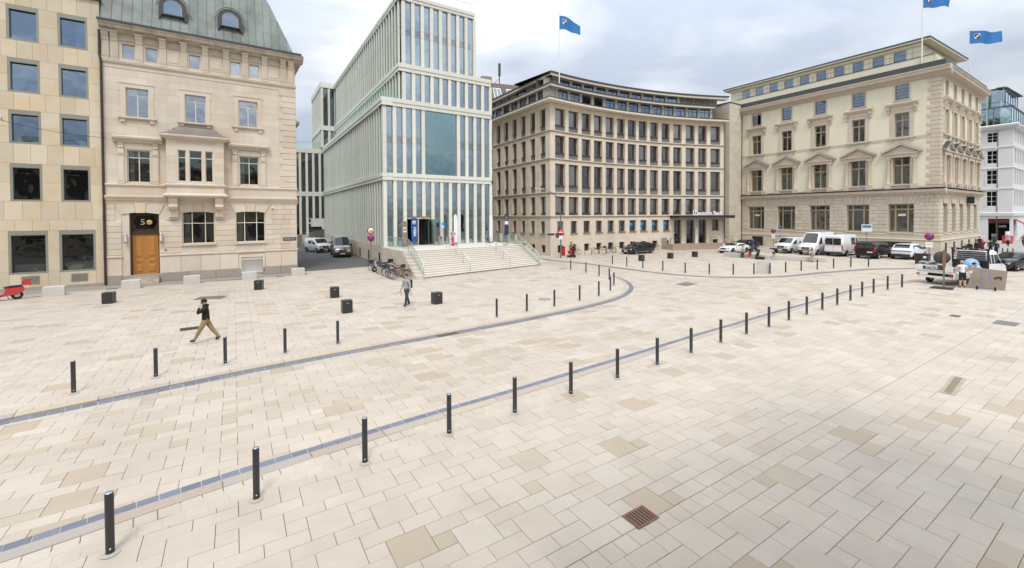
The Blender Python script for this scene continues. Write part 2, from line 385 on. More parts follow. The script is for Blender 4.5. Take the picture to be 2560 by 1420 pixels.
# -------- slabs: one lattice of 2x2, 2x1 and 1x1 stones, 0.315 m module
U = .315; PA = radians(32.6); PC, PS = cos(PA), sin(PA)
def toW(a, b): return (a*PC-b*PS, a*PS+b*PC)
def toL(x, y): return (x*PC+y*PS, -x*PS+y*PC)
PIECES = [(0, 0, 2, 2), (2, 0, 1, 1), (2, 1, 2, 1), (1, -1, 2, 1)]
ROAD_Z = -.05; GAP = .0068
regs = {'plaza': [], 'roadway': [], 'stair_forecourt': [], 'bank_forecourt': []}
AB_O = (-19.2, 38.81); AB_A = 34.0
def ab_loc(x, y):
    dx, dy = x-AB_O[0], y-AB_O[1]; c, s = cos(radians(AB_A)), sin(radians(AB_A)); return dx*c+dy*s, -dx*s+dy*c
def reg_of(x, y):
    if inside((x, y), POLY_NEAR): return 'plaza'
    if inside((x, y), POLY_ISL):
        s, t = ab_loc(x, y)
        if t > -2.15 and s < .6: return None
        if t > .45 and s < 8.2: return None
        if t > 3 and s < 30: return None
        return 'stair_forecourt'
    if inside((x, y), POLY_DB): return 'bank_forecourt'
    return 'roadway'
sr = random.Random(3)
SETT_ROW = 14*.315      # a straight run of small setts crosses the plaza at this lattice height
u0, v0_ = 0, 0
for i in range(-80, 260):
    for j in range(-190, 190):
        la, lb = 3*i*U, (-i+3*j)*U
        x, y = toW(la, lb)
        if y < -1 or y > 76 or abs(x) > 1.35*max(y, 2)+6 or x < -45 or x > 62: continue
        tan = sr.random() < .13
        for (a, b, w, h) in PIECES:
            pa, pb = la+a*U, lb+b*U
            c = toW(pa+w*U/2, pb+h*U/2); r = reg_of(*c)
            if r is None: continue
            if r == 'plaza' and pb < SETT_ROW+U*.9 and pb+h*U > SETT_ROW+.1:
                if h == 1: continue
                if pb < SETT_ROW-.1: h = 1
                else: pb += U; h = 1
            t = sr.random()
            if tan and (w == 2 and h == 2 or (w == 1 and sr.random() < .7)): k = 't'
            elif t < .03: k = 'u'
            elif t < .06 and r == 'roadway': k = 'y'
            else: k = sr.choice('aabbcdg') if r != 'roadway' else sr.choice('aabbddgcu')
            regs[r].append((pa, pb, w*U, h*U, k, c))
def slab_me(w, h, k, dz=.05, m=None):
    m = m or M_SLAB
    def mk():
        g = GAP/2; b = MB(); x0, x1, y0, y1 = g, w-g, g, h-g; e = .005
        vs = [(x0, y0, -dz), (x1, y0, -dz), (x1, y1, -dz), (x0, y1, -dz), (x0, y0, -e), (x1, y0, -e), (x1, y1, -e), (x0, y1, -e), (x0+e, y0+e, 0), (x1-e, y0+e, 0), (x1-e, y1-e, 0), (x0+e, y1-e, 0)]
        b.raw(vs, [(8, 9, 10, 11), (4, 5, 9, 8), (5, 6, 10, 9), (6, 7, 11, 10), (7, 4, 8, 11), (0, 1, 5, 4), (1, 2, 6, 5), (2, 3, 7, 6), (3, 0, 4, 7)])
        me = b.mesh('paving_slab', m); settint(me, [TINTS[k]]*len(me.polygons)); return me
    return cached(('slab', round(w, 3), round(h, 3), k, m.name), mk)
STRUCT = {}
def in_view(x, y): return y > 1.5 and abs(x)/y < 1.19 and 1087*5/y < 880
for r, lst in regs.items():
    root = link(r, None, None, (0, 0, 0), kind='structure'); STRUCT[r] = root
    z = ROAD_Z if r == 'roadway' else 0.0; MS = M_SLABR if r == 'roadway' else M_SLAB
    lst.sort(key=lambda q: (not in_view(*q[5]), hypot(*q[5])/sqrt(q[2]*q[3])))
    for n, (pa, pb, w, h, k, c) in enumerate(lst[:300]):
        p = toW(pa, pb); link('paving_slab', slab_me(w, h, k, .05, MS), root, (p[0], p[1], z+sr.uniform(-.0015, .0015)), PA)
    b = MB(); cols = []
    for (pa, pb, w, h, k, c) in lst[300:]:
        g = GAP/2; q = [toW(pa+g, pb+g), toW(pa+w-g, pb+g), toW(pa+w-g, pb+h-g), toW(pa+g, pb+h-g)]; zz = z+sr.uniform(-.001, .001)
        b.raw([(x, y, zz) for x, y in q]+[(x, y, zz-.06) for x, y in q], [(0, 1, 2, 3), (4, 5, 1, 0), (5, 6, 2, 1), (6, 7, 3, 2), (7, 4, 0, 3)])
        v = sr.uniform(.96, 1.04); cols += [tuple(t*v for t in TINTS[k])]*5
    me = b.mesh('far_paving_slabs', MS); settint(me, cols)
    link('far_paving_slabs', me, root, kind='stuff')
# the run of setts
a0 = toL(-1.2, 3.2)[0]; n = 0
while n < 118:
    p = toW(a0+n*U, SETT_ROW)
    if inside(p, POLY_NEAR): link('sett', slab_me(U, U, sr.choice('ddbg')), STRUCT['plaza'], (p[0], p[1], -.003), PA)
    n += 1

# -------- kerb stones, gutter stones and the two rows of setts that follow each kerb
KT = [(.40, .35, .295), (.42, .335, .275), (.36, .325, .285), (.45, .375, .28), (.38, .31, .26)]
def strip(line, o0, o1, step, z0, z1, name, root, m, tintf, near, gap=.008, bulk='far_stones', limit=160):
    a, b = offset(line, o0), offset(line, o1); mid = resample(offset(line, (o0+o1)/2), step)
    items = []
    for p, q in zip(mid, mid[1:]):
        tx, ty = q[0]-p[0], q[1]-p[1]; l = hypot(tx, ty); tx /= l; ty /= l; hw = abs(o1-o0)/2-gap/2; cx, cy = (p[0]+q[0])/2, (p[1]+q[1])/2
        if cy < -2: continue
        items.append((cx, cy, atan2(ty, tx), l, hw))
    items.sort(key=lambda t: (not in_view(t[0], t[1]), hypot(t[0], t[1])))
    bm_ = MB(); cols = []
    for n, (cx, cy, an, l, hw) in enumerate(items):
        col = tintf()
        if n < limit:
            kk = ('st', name, round(l, 1), round(hw, 2), round(z1-z0, 2), tuple(col) if col else 0)
            def mk():
                q = MB(); e = .008; X = step/2-gap/2; h = z1-z0
                q.raw([(-X, -hw, -h), (X, -hw, -h), (X, hw, -h), (-X, hw, -h), (-X, -hw, -e), (X, -hw, -e), (X, hw, -e), (-X, hw, -e), (-X+e, -hw+e, 0), (X-e, -hw+e, 0), (X-e, hw-e, 0), (-X+e, hw-e, 0)],
                      [(8, 9, 10, 11), (4, 5, 9, 8), (5, 6, 10, 9), (6, 7, 11, 10), (7, 4, 8, 11), (0, 1, 5, 4), (1, 2, 6, 5), (2, 3, 7, 6), (3, 0, 4, 7)])
                me = q.mesh(name, m)
                if col: settint(me, [col]*9)
                return me
            link(name, cached(kk, mk), root, (cx, cy, z1), an)
        else:
            X = l/2-gap/2; c, s = cos(an), sin(an); pts = [(cx+c*x-s*y, cy+s*x+c*y) for x, y in ((-X, -hw), (X, -hw), (X, hw), (-X, hw))]
            bm_.raw([(x, y, z1) for x, y in pts]+[(x, y, z0) for x, y in pts], [(0, 1, 2, 3), (4, 5, 1, 0), (5, 6, 2, 1), (6, 7, 3, 2), (7, 4, 0, 3)])
            if col: cols += [col]*5
    if bm_.f:
        me = bm_.mesh(bulk, m)
        if cols: settint(me, cols)
        link(bulk, me, root, kind='stuff')
kr = random.Random(5)
for nm, line, sg, lim in (('near_kerb', NEAR_K, 1, 140), ('far_kerb', FAR_K, -1, 120), ('bank_kerb', DB_K, -1, 60)):
    root = link(nm, None, None, (0, 0, 0), kind='structure')
    strip(line, sg*-.16, sg*.14, 1.55, -.1, .008, 'kerb_stone', root, M_KERB, lambda: kr.choice(KT), True, .012)
    strip(line, sg*.146, sg*.446, .31, -.1, ROAD_Z+.006, 'gutter_stone', root, M_GUT, lambda: None, True, .008, 'far_gutter_stones', lim)
    strip(line, sg*-.472, sg*-.165, .31, -.06, .005, 'sett', root, M_SLAB, lambda: TINTS[kr.choice('acgb')], True, .008, 'far_setts', lim)
    strip(line, sg*-.786, sg*-.477, .312, -.06, .0045, 'sett', root, M_SLAB, lambda: TINTS[kr.choice('acgb')], True, .008, 'far_setts', lim)

# -------- asphalt lane between the houses, mosaic pavement along the left houses
def ab_pt(s, t): 
    c, q = cos(radians(AB_A)), sin(radians(AB_A)); return (AB_O[0]+s*c-t*q, AB_O[1]+s*q+t*c)
lane = MB(); lane.face([(*ab_pt(s, t), .012) for s, t in ((.2, .05), (8.3, .75), (8.3, 8), (8.4, 60), (-22, 60), (-10, 26), (.1, 20))]); lane.build('side_lane', M_ASPH, kind='structure')
mos = MB(); mos.face([(*ab_pt(s, t), .006) for s, t in ((-40, -2.15), (.55, -2.15), (.55, .3), (-40, .3))]); mos.build('sidewalk', M_MOSAIC, kind='structure')
M_STREET = mat('street_paving', (.36, .34, .31), .85, noise=.1, nscale=.4, grain=.25, gscale=9)
far = MB(); far.face([(62, 30, -.006), (200, 70, -.006), (220, 200, -.006), (60, 110, -.006), (55, 60, -.006)]); far.face([(-9, 60, -.01), (2, 57, -.01), (0, 130, -.01), (-40, 120, -.01)]); far.build('far_street', M_STREET, kind='structure')
# ------------------------------------------------------------------ shared building materials
M_SAND_A = mat('yellow_sandstone', (.61, .525, .395), .8, noise=.06, nscale=.9, grain=.07, gscale=30, rnd=.09, col2=(.60, .43, .22), c2=.55, c2scale=.5, streak=.05)
M_SAND_B = mat('pale_sandstone', (.62, .545, .45), .8, noise=.08, nscale=.7, grain=.07, gscale=28, rnd=.07, col2=(.55, .41, .26), c2=.45, c2scale=.45, streak=.09)
M_SAND_D = mat('weathered_sandstone', (.50, .43, .345), .82, noise=.14, nscale=1.6, grain=.12, gscale=14, rnd=.05, col2=(.16, .13, .11), c2=.6, c2scale=1.6, streak=.12)
M_GRAN = mat('plinth_granite', (.33, .28, .235), .8, noise=.15, nscale=1.2, grain=.18, gscale=40, rnd=.08)
M_INT = mat('room_interior', (.10, .095, .085), .9, noise=.5, nscale=.8)
M_ROOFDK = mat('roof_membrane', (.1, .1, .105), .8, noise=.1)
M_FRAME_GR = mat('olive_metal', (.27, .27, .22), .5, metal=.2, noise=.05)
M_FRAME_WH = mat('ivory_window_paint', (.66, .62, .53), .5)
M_BLACK = mat('black_paint', (.018, .018, .02), .45)
M_DKGREY = mat('dark_grey_paint', (.055, .058, .062), .45, noise=.08, nscale=3)
M_WHITE = mat('white_paint', (.78, .78, .77), .5)
M_STEEL = mat('brushed_steel', (.52, .52, .5), .32, metal=.85)
M_COPPER = mat('patina_copper', (.20, .235, .205), .6, noise=.12, nscale=.8, rnd=.12, col2=(.11, .105, .098), c2=.85, c2scale=.55, streak=.2)
M_LEAD = mat('brown_roof_metal', (.20, .165, .14), .55, noise=.15, nscale=1.2, rnd=.08, streak=.12)
M_DOOR = mat('varnished_oak', (.44, .195, .045), .38, noise=.12, nscale=2.2, streak=.2, rnd=.05)
M_DOORDK = mat('dark_oak', (.045, .026, .016), .45, noise=.15, nscale=2)
M_CURT = mat('net_curtain', (.5, .52, .5), .9, noise=.05)
M_CURTW = mat('white_curtain', (.7, .7, .68), .9)
GL_A = glassmat('coated_glass', (.36, .46, .54), .27, gt=(.62, .78, 1))
GL_B = glassmat('house_glass', (.55, .6, .56), .08, fk=1.3)
GL_B2 = glassmat('bright_house_glass', (.5, .55, .58), .42, fk=1.2, gt=(.86, .93, 1))
GL_DK = glassmat('shop_glass', (.5, .56, .54), .07, fk=1.2)

M_CONC = mat('pale_concrete', (.52, .50, .46), .85, noise=.12, nscale=2, grain=.08, streak=.1)
def ashlar(fr, x0, x1, courses, blen, m, holes=(), y=-.03, d=.05, c=.02, gap=.014, name='stone_block', jit=0, off=.5):
    r2 = random.Random(int(x0*10+x1*7))
    for n, (za, zb) in enumerate(courses):
        iv = [(x0, x1)]
        for h in holes:
            if h[1] < zb-.02 and h[1]+h[3] > za+.02:
                nv = []
                for a, b in iv:
                    if h[0] > a: nv.append((a, min(b, h[0])))
                    if h[0]+h[2] < b: nv.append((max(a, h[0]+h[2]), b))
                iv = [q for q in nv if q[1]-q[0] > .08]
        for a, b in iv:
            L = b-a; k = max(1, round(L/blen)); cuts = [a+L*i/k for i in range(k+1)]
            if n % 2 and k > 1:
                cuts = [a]+[a+L*(i+off)/k for i in range(k)]+[b]
            for p, q in zip(cuts, cuts[1:]):
                if q-p > .05: fr.box(name, m, p+gap/2, q-gap/2, y+(r2.uniform(-jit, jit) if jit else 0), y+d, za+gap/2, zb-gap/2, c=c)
def evenly(z0, z1, n): return [(z0+(z1-z0)*i/n, z0+(z1-z0)*(i+1)/n) for i in range(n)]
def cornice(b, x0, x1, prof, mi=0, ends=True):
    """profile of (projection, z) steps, extruded along the wall"""
    b.prof([(.05, prof[0][1])]+[(-p, z) for p, z in prof]+[(.05, prof[-1][1])], x0, x1, mi)
def dentils(b, x0, x1, z0, z1, pr, w, step, mi=0):
    n = int((x1-x0)/step)
    for i in range(n+1):
        x = x0+(x1-x0-w)*i/max(n, 1); b.box(x, x+w, -pr, .01, z0, z1, mi)

# ------------------------------------------------------------------ A: clad office building on the left
def office_left():
    root = empty('office_building', (*ab_pt(-12.8, 0), 0), 'yellow sandstone clad office block with square metal framed windows at the left edge', 'building')
    fr = Fr(root, AB_O, AB_A)
    XL, XR = -27.5, -12.72
    rows = [(16.9, 2.33), (13.43, 2.28), (9.99, 2.25), (6.1, 2.55)]
    cols = [-17.3-2.42*k for k in range(-1, 4)]
    holes = [(x, z, 1.5, h) for z, h in rows for x in cols]
    gh = [(x-.16, 1.16, 1.86, 2.93) for x in cols]
    fr.put('wall', wall_mesh(XL, XR, 0, 20.6, holes+gh, .34, 'wall', M_SAND_A, M_FRAME_GR), 0, 0, 0)
    fr.box('interior', M_INT, XL+.1, XR-.1, 2.2, 2.3, .2, 20); 
    for z in (.9, 5.3, 9.3, 12.8, 16.2, 19.9): fr.box('floor_slab', M_INT, XL+.1, XR-.1, .4, 2.2, z-.12, z)
    fr.box('side_wall', M_SAND_A, XR-.3, XR, .36, 14, 0, 20.6); fr.box('roof', M_ROOFDK, XL, XR+.06, -.12, 14, 20.6, 20.8)
    # cladding panels
    P = lambda a, b, za, zb: fr.box('cladding_panel', M_SAND_A, a+.007, b-.007, -.022, -.002, za+.007, zb-.007)
    XV = -22.4       # panels are laid as far as the picture can show
    edges = sorted(cols)
    for z, h in rows:
        prev = XV
        for x in [c for c in edges if c > XV]+[None]:
            b = x if x is not None else XR
            if b-prev > .2:
                P(prev, b, z, z+h/2); P(prev, b, z+h/2, z+h)
            if x is not None: prev = x+1.5
    def course(za, zb, w, off):
        x = XR
        first = True
        while x > XV:
            a = max(XV, x-(w*off if first else w)); first = False
            if x-a > .1: P(a, x, za, zb)
            x = a
    for za, zb, w, o in ((19.23, 20.55, .74, .6), (15.71, 16.9, .74, .6), (12.24, 13.43, .74, .85), (8.65, 9.99, .80, .5), (4.83, 6.1, .86, .7), (4.09, 4.83, .82, .4)): course(za, zb, w, o)
    for x in [c for c in edges if c > XV]:
        a, b = x-.16, x+1.7
        P(a, (a+b)/2, .22, 1.16); P((a+b)/2, b, .22, 1.16)
        nx = b+.56 if b+.56 < XR-.2 else XR
        for za, zb in ((.22, 1.3), (1.3, 2.72), (2.72, 4.09)): P(b, nx, za, zb)
    fr.box('plinth', M_GRAN, XL, XR, -.05, .0, 0, .21)
    # windows with box frames
    def boxwin(x, z, w, h, top, gl, deep):
        def mk():
            b = MB(); t = .12
            b.box(0, t, -.05, .16, 0, h); b.box(w-t, w, -.05, .16, 0, h); b.box(t, w-t, -.055, .16, 0, t); b.box(t, w-t, -.055, .1, h-top, h)
            b.box(t, w-t, .1, .16, h-top-.08, h-top, 1)
            return b.mesh('window', [M_FRAME_GR, M_BLACK])
        o = fr.put('window', cached(('bw', w, round(h, 2), top), mk), x, .04, z)
        k = ('bwp', w, round(h, 2), gl.name)
        fr.put('pane', cached(k, lambda: (lambda q: (q.quad((.12, .14, .12), (w-.12, .14, .12), (w-.12, .14, h-top), (.12, .14, h-top)), q.mesh('pane', gl))[1])(MB())), x, .04, z, o)
        return o
    rr = random.Random(11)
    for z, h in rows:
        for x in cols:
            o = boxwin(x, z, 1.5, h, .28, GL_A if z > 9 else GL_DK, 0)
            if z > 9 and x > -20:
                w = rr.choice([0, .5, 1.2])
                if w: fr.box('roller_blind', M_CURTW, x+.14+(1.22-w), x+1.36, .3, .31, z+.14, z+h-.3, o)
            if z < 9 and x > -20: fr.box('ceiling_lamp', M_WHITE, x+.2, x+.75, .9, 1.0, z+h-.62, z+h-.58, o)
    for x in cols:
        o = boxwin(x-.16, 1.16, 1.86, 2.93, .3, GL_DK, 0)
        fr.box('window_ledge', M_CURTW, x-.02, x+1.55, .5, .54, 1.3, 1.78, o)
        if x > -20:
            def grille():
                b = MB(); b.box(0, .86, -.03, 0, 0, .05); b.box(0, .86, -.03, 0, .5, .55); b.box(0, .05, -.03, 0, .05, .5); b.box(.81, .86, -.03, 0, .05, .5)
                for i in range(9): b.box(.05, .81, -.02, -.004, .075+i*.047, .1+i*.047)
                return b.mesh('vent_grille', M_STEEL)
            fr.put('vent_grille', cached('ventg', grille), x+.4, -.022, .46)
    fr.box('ceiling_lamp', M_WHITE, -16.7, -16.0, 1.2, 1.3, 3.45, 3.49); fr.box('ceiling_lamp', M_WHITE, -14.6, -13.5, 1.2, 1.3, 3.5, 3.54)
    fr.box('gutter', M_DKGREY, XL, XR+.12, -.2, -.12, 20.62, 20.8)
office_left()

# ------------------------------------------------------------------ B: old town house with copper mansard roof
def town_house():
    root = empty('town_house', (*ab_pt(-6, 0), 0), 'ornate pale sandstone town house with green copper mansard roof and oak double door', 'building')
    fr = Fr(root, AB_O, AB_A)
    XL, XR = -12.62, 0
    S = M_SAND_B
    w2 = [(-11.37, 12.5, 1.3, 2.13), (-7.86, 12.5, 1.34, 2.15), (-4.28, 12.55, 1.36, 2.15)]
    w1 = [(-11.37, 7.62, 1.33, 2.4), (-4.27, 7.68, 1.38, 2.36)]
    wf = [(x, 16.76, .7, 1.08) for x in (-11.52, -10.2, -7.55, -4.8, -3.47)]
    gd = (-11.75, .0, 2.16, 5.36); g1 = (-8.16, 2.86, 2.1, 2.58); g2 = (-4.59, 2.86, 2.12, 2.6)
    bay = (-8.6, 6.7, 2.8, 4.2)
    cel = (-4.25, .24, 1.55, 1.33)
    fr.put('wall', wall_mesh(XL, XR, 0, 18.7, w2+w1+wf+[gd, g1, g2, bay, cel], .3, 'wall', S), 0, 0, 0)
    fr.box('interior', M_INT, XL+.1, XR-.4, 2.2, 2.3, .2, 18.5)
    for z in (6.3, 11.4, 16.2): fr.box('floor_slab', M_INT, XL+.1, XR-.4, .35, 2.2, z-.1, z)
    fr.box('side_wall', S, XR-.32, XR, .002, 14, 0, 18.7)
    fr.box('party_wall', S, XL, XL+.3, .31, 14, 0, 18.7)
    # plinth zone
    b = MB(); cornice(b, -9.56, XR+.05, [(.06, 1.95), (.12, 2.0), (.12, 2.1), (.07, 2.14)]); cornice(b, XL, -11.75, [(.06, 1.95), (.12, 2.0), (.12, 2.1), (.07, 2.14)]); fr.mb('plinth_moulding', b, S)
    for za, zb, m, bl in ((.67, 1.95, S, 1.35),):
        ashlar(fr, -9.56, XR, [(za, zb)], bl, m, [(cel[0]-.2, 0, cel[2]+.4, 1.8)], y=-.06, d=.07, c=.012); ashlar(fr, XL, -11.78, [(za, zb)], bl, m, y=-.06, d=.07, c=.012)
    ashlar(fr, -9.56, XR+.03, [(.0, .67)], 1.6, M_GRAN, [cel], y=-.1, d=.11, c=.02, name='plinth_stone'); ashlar(fr, XL, -11.78, [(0, .67)], 1.0, M_GRAN, y=-.1, d=.11, c=.02, name='plinth_stone')
    # rusticated ground floor
    co = evenly(2.15, 6.0, 9)
    ashlar(fr, XL, XR, co, 1.05, S, [(gd[0], 0, gd[2], 5.5), (g1[0], 2.15, g1[2], 3.3), (g2[0], 2.15, g2[2], 3.3), (-8.75, 5.0, 3.25, 1.0), (-12.1, 5.0, 2.9, 1.0), (-5.1, 5.0, 3.1, 1.0)], y=-.045, d=.05, c=.03, jit=.006)
    for (xa, wd, zc) in ((-11.75, 2.16, 5.36), (-8.16, 2.1, 5.44), (-4.59, 2.12, 5.46)):
        for sx in (-1, 1):
            c = xa+wd/2
            q = [(c+sx*.28, zc-.02), (c+sx*(wd/2+.02), zc-.14), (c+sx*(wd/2+.36), 6.0), (c+sx*.36, 6.0)]
            if sx < 0: q = q[::-1]
            b = MB(); b.plate(q, -.06, .0); fr.mb('arch_stone', b, S)
        c = xa+wd/2; b = MB(); b.plate([(c-.26, zc-.05), (c+.26, zc-.05), (c+.34, 6.04), (c-.34, 6.04)], -.1, .0); fr.mb('keystone', b, M_SAND_A)
    for xa, wd, z0 in ((g1[0], g1[2], 2.15), (g2[0], g2[2], 2.15)):
        fr.box('window_apron', S, xa-.05, xa+wd+.05, -.03, .0, z0, 2.72); fr.box('window_sill', S, xa-.08, xa+wd+.08, -.16, .1, 2.72, 2.86)
    for g in (g1, g2):
        o = window(fr, g[0], g[1], g[2], g[3], .2, M_FRAME_WH, GL_B, [.62, g[2]-.62], [1.62], .06, .08, bars=.06)
        fr.box('curtain', M_CURT, g[0]+.1, g[0]+.5, .5, .52, g[1]+.1, g[1]+2.4, o)
    # string course and cornice over the ground floor
    b = MB(); cornice(b, XL-.02, XR+.06, [(.03, 6.0), (.06, 6.05), (.06, 6.22), (.16, 6.27), (.16, 6.33), (.2, 6.36), (.28, 6.5), (.28, 6.58), (.08, 6.62)]); dentils(b, XL+.05, XR, 6.2, 6.27, .13, .07, .13); fr.mb('cornice', b, S)
    fr.box('parapet_band', S, XL, XR+.02, -.05, .02, 6.62, 7.3)
    b = MB(); cornice(b, XL-.02, XR+.06, [(.05, 7.28), (.1, 7.31), (.16, 7.38), (.16, 7.46), (.05, 7.5)]); fr.mb('string_course', b, S)
    # first floor windows with hoods
    for x, z, w, h in w1:
        o = window(fr, x, z, w, h, .2, M_FRAME_WH, GL_B, 2, [h*.77], .06, .08, bars=.06)
        fr.box('curtain', M_CURT, x+.1, x+.35, .5, .52, z+.1, z+h-.1, o)
        hood = MB(); a, e = x-.78, x+w+.78
        cornice(hood, a, e, [(.12, 10.55), (.18, 10.62), (.18, 10.7), (.42, 10.82), (.45, 10.95), (.1, 11.05)]); dentils(hood, a+.35, e-.35, 10.48, 10.55, .16, .05, .1); hood.box(x-.35, x+w+.35, -.09, 0, 10.1, 10.5)
        fr.mb('window_hood', hood, S)
        for sx in (x-.52, x+w+.14):
            q = MB(); q.box(sx, sx+.38, -.12, 0, 7.5, 9.6); q.box(sx+.06, sx+.32, -.15, -.12, 7.7, 9.4); q.box(sx-.03, sx+.41, -.16, 0, 9.6, 9.72); q.box(sx+.02, sx+.36, -.2, 0, 9.72, 10.1); q.prof([(0, 10.1), (-.3, 10.55), (0, 10.55)], sx+.02, sx+.36); q.box(sx+.05, sx+.33, -.24, -.1, 10.15, 10.3)
            fr.mb('pilaster', q, S)
        q = MB(); q.box(x-.14, x, -.06, .02, z, z+h+.14); q.box(x+w, x+w+.14, -.06, .02, z, z+h+.14); q.box(x, x+w, -.063, .02, z+h, z+h+.14); fr.mb('window_surround', q, S)
    # second floor windows
    for x, z, w, h in w2:
        window(fr, x, z, w, h, .2, M_FRAME_WH, GL_B2, 2, [h*.76], .06, .08, bars=.06)
        q = MB(); q.box(x-.3, x, -.06, .02, z-.02, z+h+.3); q.box(x+w, x+w+.3, -.06, .02, z-.02, z+h+.3); q.box(x, x+w, -.063, .02, z+h, z+h+.3)
        q.box(x-.36, x-.3, -.05, 0, z+h-.25, z+h+.33); q.box(x+w+.3, x+w+.36, -.05, 0, z+h-.25, z+h+.33); q.box(x-.36, x+w+.36, -.1, 0, z+h+.3, z+h+.37); q.box(x-.12, x-.04, -.075, 0, z, z+h); q.box(x+w+.04, x+w+.12, -.075, 0, z, z+h)
        fr.mb('window_surround', q, S)
        q = MB(); q.box(x-.45, x+w+.45, -.22, .1, z-.14, z-.02); q.box(x-.38, x+w+.38, -.16, 0, z-.2, z-.14); q.box(x-.32, x-.06, -.13, 0, z-.42, z-.2); q.box(x+w+.06, x+w+.32, -.13, 0, z-.42, z-.2); fr.mb('window_sill', q, S)
    ashlar(fr, XL, -1.3, evenly(7.5, 15.96, 16), 1.2, S, w1+w2+[(-9.05, 6, 3.7, 5.1)], y=-.012, d=.013, c=.003, gap=.006)
    # oriel
    bx0, bx1, by = -9.03, -5.36, -.75
    bh = [(-8.32, 7.75, .5, 2.42), (-7.62, 7.75, .82, 2.42), (-6.6, 7.75, .5, 2.42)]
    o = fr.put('oriel', wall_mesh(bx0, bx1, 6.6, 11.0, bh, .22, 'oriel', S), 0, by, 0)
    q = MB()
    for x in (bx0, bx1): q.quad((x, 0, 6.6), (x, .75, 6.6), (x, .75, 11), (x, 0, 11))
    q.quad((bx0, 0, 6.6), (bx1, 0, 6.6), (bx1, .75, 6.6), (bx0, .75, 6.6)); link('oriel_side', q.mesh('oriel_side', S), o)
    for x, z, w, h in bh:
        key = link('window', None, o, (x, .12, z))
        b = MB(); t = .05; b.box(0, t, 0, .07, 0, h); b.box(w-t, w, 0, .07, 0, h); b.box(t, w-t, .003, .07, 0, t); b.box(t, w-t, .003, .07, h-t, h); b.box(t, w-t, .01, .06, h*.76-.03, h*.76+.03)
        key.data = None; bpy.data.objects.remove(key)
        k = link('window', b.mesh('window', M_FRAME_WH), o, (x, .12, z)); g = MB(); g.quad((t, .04, t), (w-t, .04, t), (w-t, .04, h-t), (t, .04, h-t)); k2 = link('pane', g.mesh('pane', GL_B), o, (x, .12, z))
    q = MB(); ash = [(bx0, bx0+.62), (bx1-.62, bx1)]
    for a, e in ash:
        for k in range(5): fr.box('stone_block', S, a+.01, e-.01, by-.02, by+.01, 7.62+k*.52, 7.62+(k+1)*.52-.012)
    q = MB(); P_ = lambda pr: [(p-by, z) for p, z in pr]
    def wrap(pr, name, dent=None):
        b = MB()
        for (p0, z0_), (p1, z1_) in zip(pr, pr[1:]):
            for A, B in (((bx0-p0, by-p0, bx1+p0), (bx0-p1, by-p1, bx1+p1)),):
                b.quad((A[0], A[1], z0_), (A[2], A[1], z0_), (B[2], B[1], z1_), (B[0], B[1], z1_))
                b.quad((A[2], A[1], z0_), (A[2], .0, z0_), (B[2], 0, z1_), (B[2], B[1], z1_)); b.quad((A[0], 0, z0_), (A[0], A[1], z0_), (B[0], B[1], z1_), (B[0], 0, z1_))
        if dent:
            n = 9
            for i in range(n): x = bx0+.1+(bx1-bx0-.4)*i/(n-1); b.box(x, x+.22, by-.2, by, dent-.09, dent)
        fr.mb(name, b, S)
    wrap([(0, 6.5), (.08, 6.55), (.24, 6.62), (.24, 6.72), (.1, 6.8), (0.02, 6.84)], 'oriel_base_moulding')
    wrap([(.02, 7.3), (.08, 7.36), (.13, 7.44), (.13, 7.52), (.0, 7.58)], 'oriel_string_course')
    wrap([(0, 10.95), (.1, 11.0), (.14, 11.05), (.36, 11.16), (.38, 11.26), (.3, 11.3)], 'oriel_cornice', 11.08)
    # carved scroll frieze on the oriel
    q = MB()
    for i in range(14):
        x = -8.35+i*.18; q.lathe([(.05, 0), (.085, -.015), (.06, -.03), (.02, -.035)], 8, axis='y', o=(x, by-.001, 10.75+.05*(i % 2)))
    fr.mb('carved_frieze', q, S)
    # oriel roof with bent seams
    steps = [(.3, 11.3), (.12, 11.42), (-.12, 11.6), (-.3, 11.8), (-.42, 12.05)]
    for k in range(7):
        b = MB()
        for (p0, z0_), (p1, z1_) in zip(steps, steps[1:]):
            a0, e0 = bx0-p0*1.3+.0, bx1+p0*1.3; a1, e1 = bx0-p1*1.9, bx1+p1*1.9
            b.quad((a0+(e0-a0)*k/7+.01, by-p0, z0_), (a0+(e0-a0)*(k+1)/7-.01, by-p0, z0_), (a1+(e1-a1)*(k+1)/7-.01, by-p1, z1_), (a1+(e1-a1)*k/7+.01, by-p1, z1_))
        fr.mb('roof_panel', b, M_LEAD)
    b = MB()
    for (p0, z0_), (p1, z1_) in zip(steps, steps[1:]):
        for sx in (0, 1):
            X0 = bx1+p0*1.3 if sx else bx0-p0*1.3; X1 = bx1+p1*1.9 if sx else bx0-p1*1.9
            b.quad((X0, by-p0, z0_), (X0, 0, z0_), (X1, 0, z1_), (X1, by-p1, z1_))
        a0, e0 = bx0-p0*1.3, bx1+p0*1.3; a1, e1 = bx0-p1*1.9, bx1+p1*1.9
        b.quad((a0, by-p0+.012, z0_-.01), (e0, by-p0+.012, z0_-.01), (e1, by-p1+.012, z1_-.01), (a1, by-p1+.012, z1_-.01))
    b.box(bx0+.75, bx1-.75, -.36, 0, 12.05, 12.12); fr.mb('oriel_roof', b, M_LEAD)
    for x in (-8.95, -6.0):      # consoles carrying the oriel
        q = MB(); q.prof([(0, 6.5), (-.72, 6.5), (-.75, 6.3), (-.6, 6.0), (-.7, 5.8), (-.55, 5.6), (-.3, 5.5), (-.32, 5.0), (-.14, 4.9), (0, 4.9)], x, x+.55); q.box(x-.04, x+.59, -.2, 0, 4.82, 4.9)
        for i in range(4): q.box(x+.05+i*.12, x+.11+i*.12, -.36, -.3, 5.0, 5.45)
        fr.mb('console', q, S)
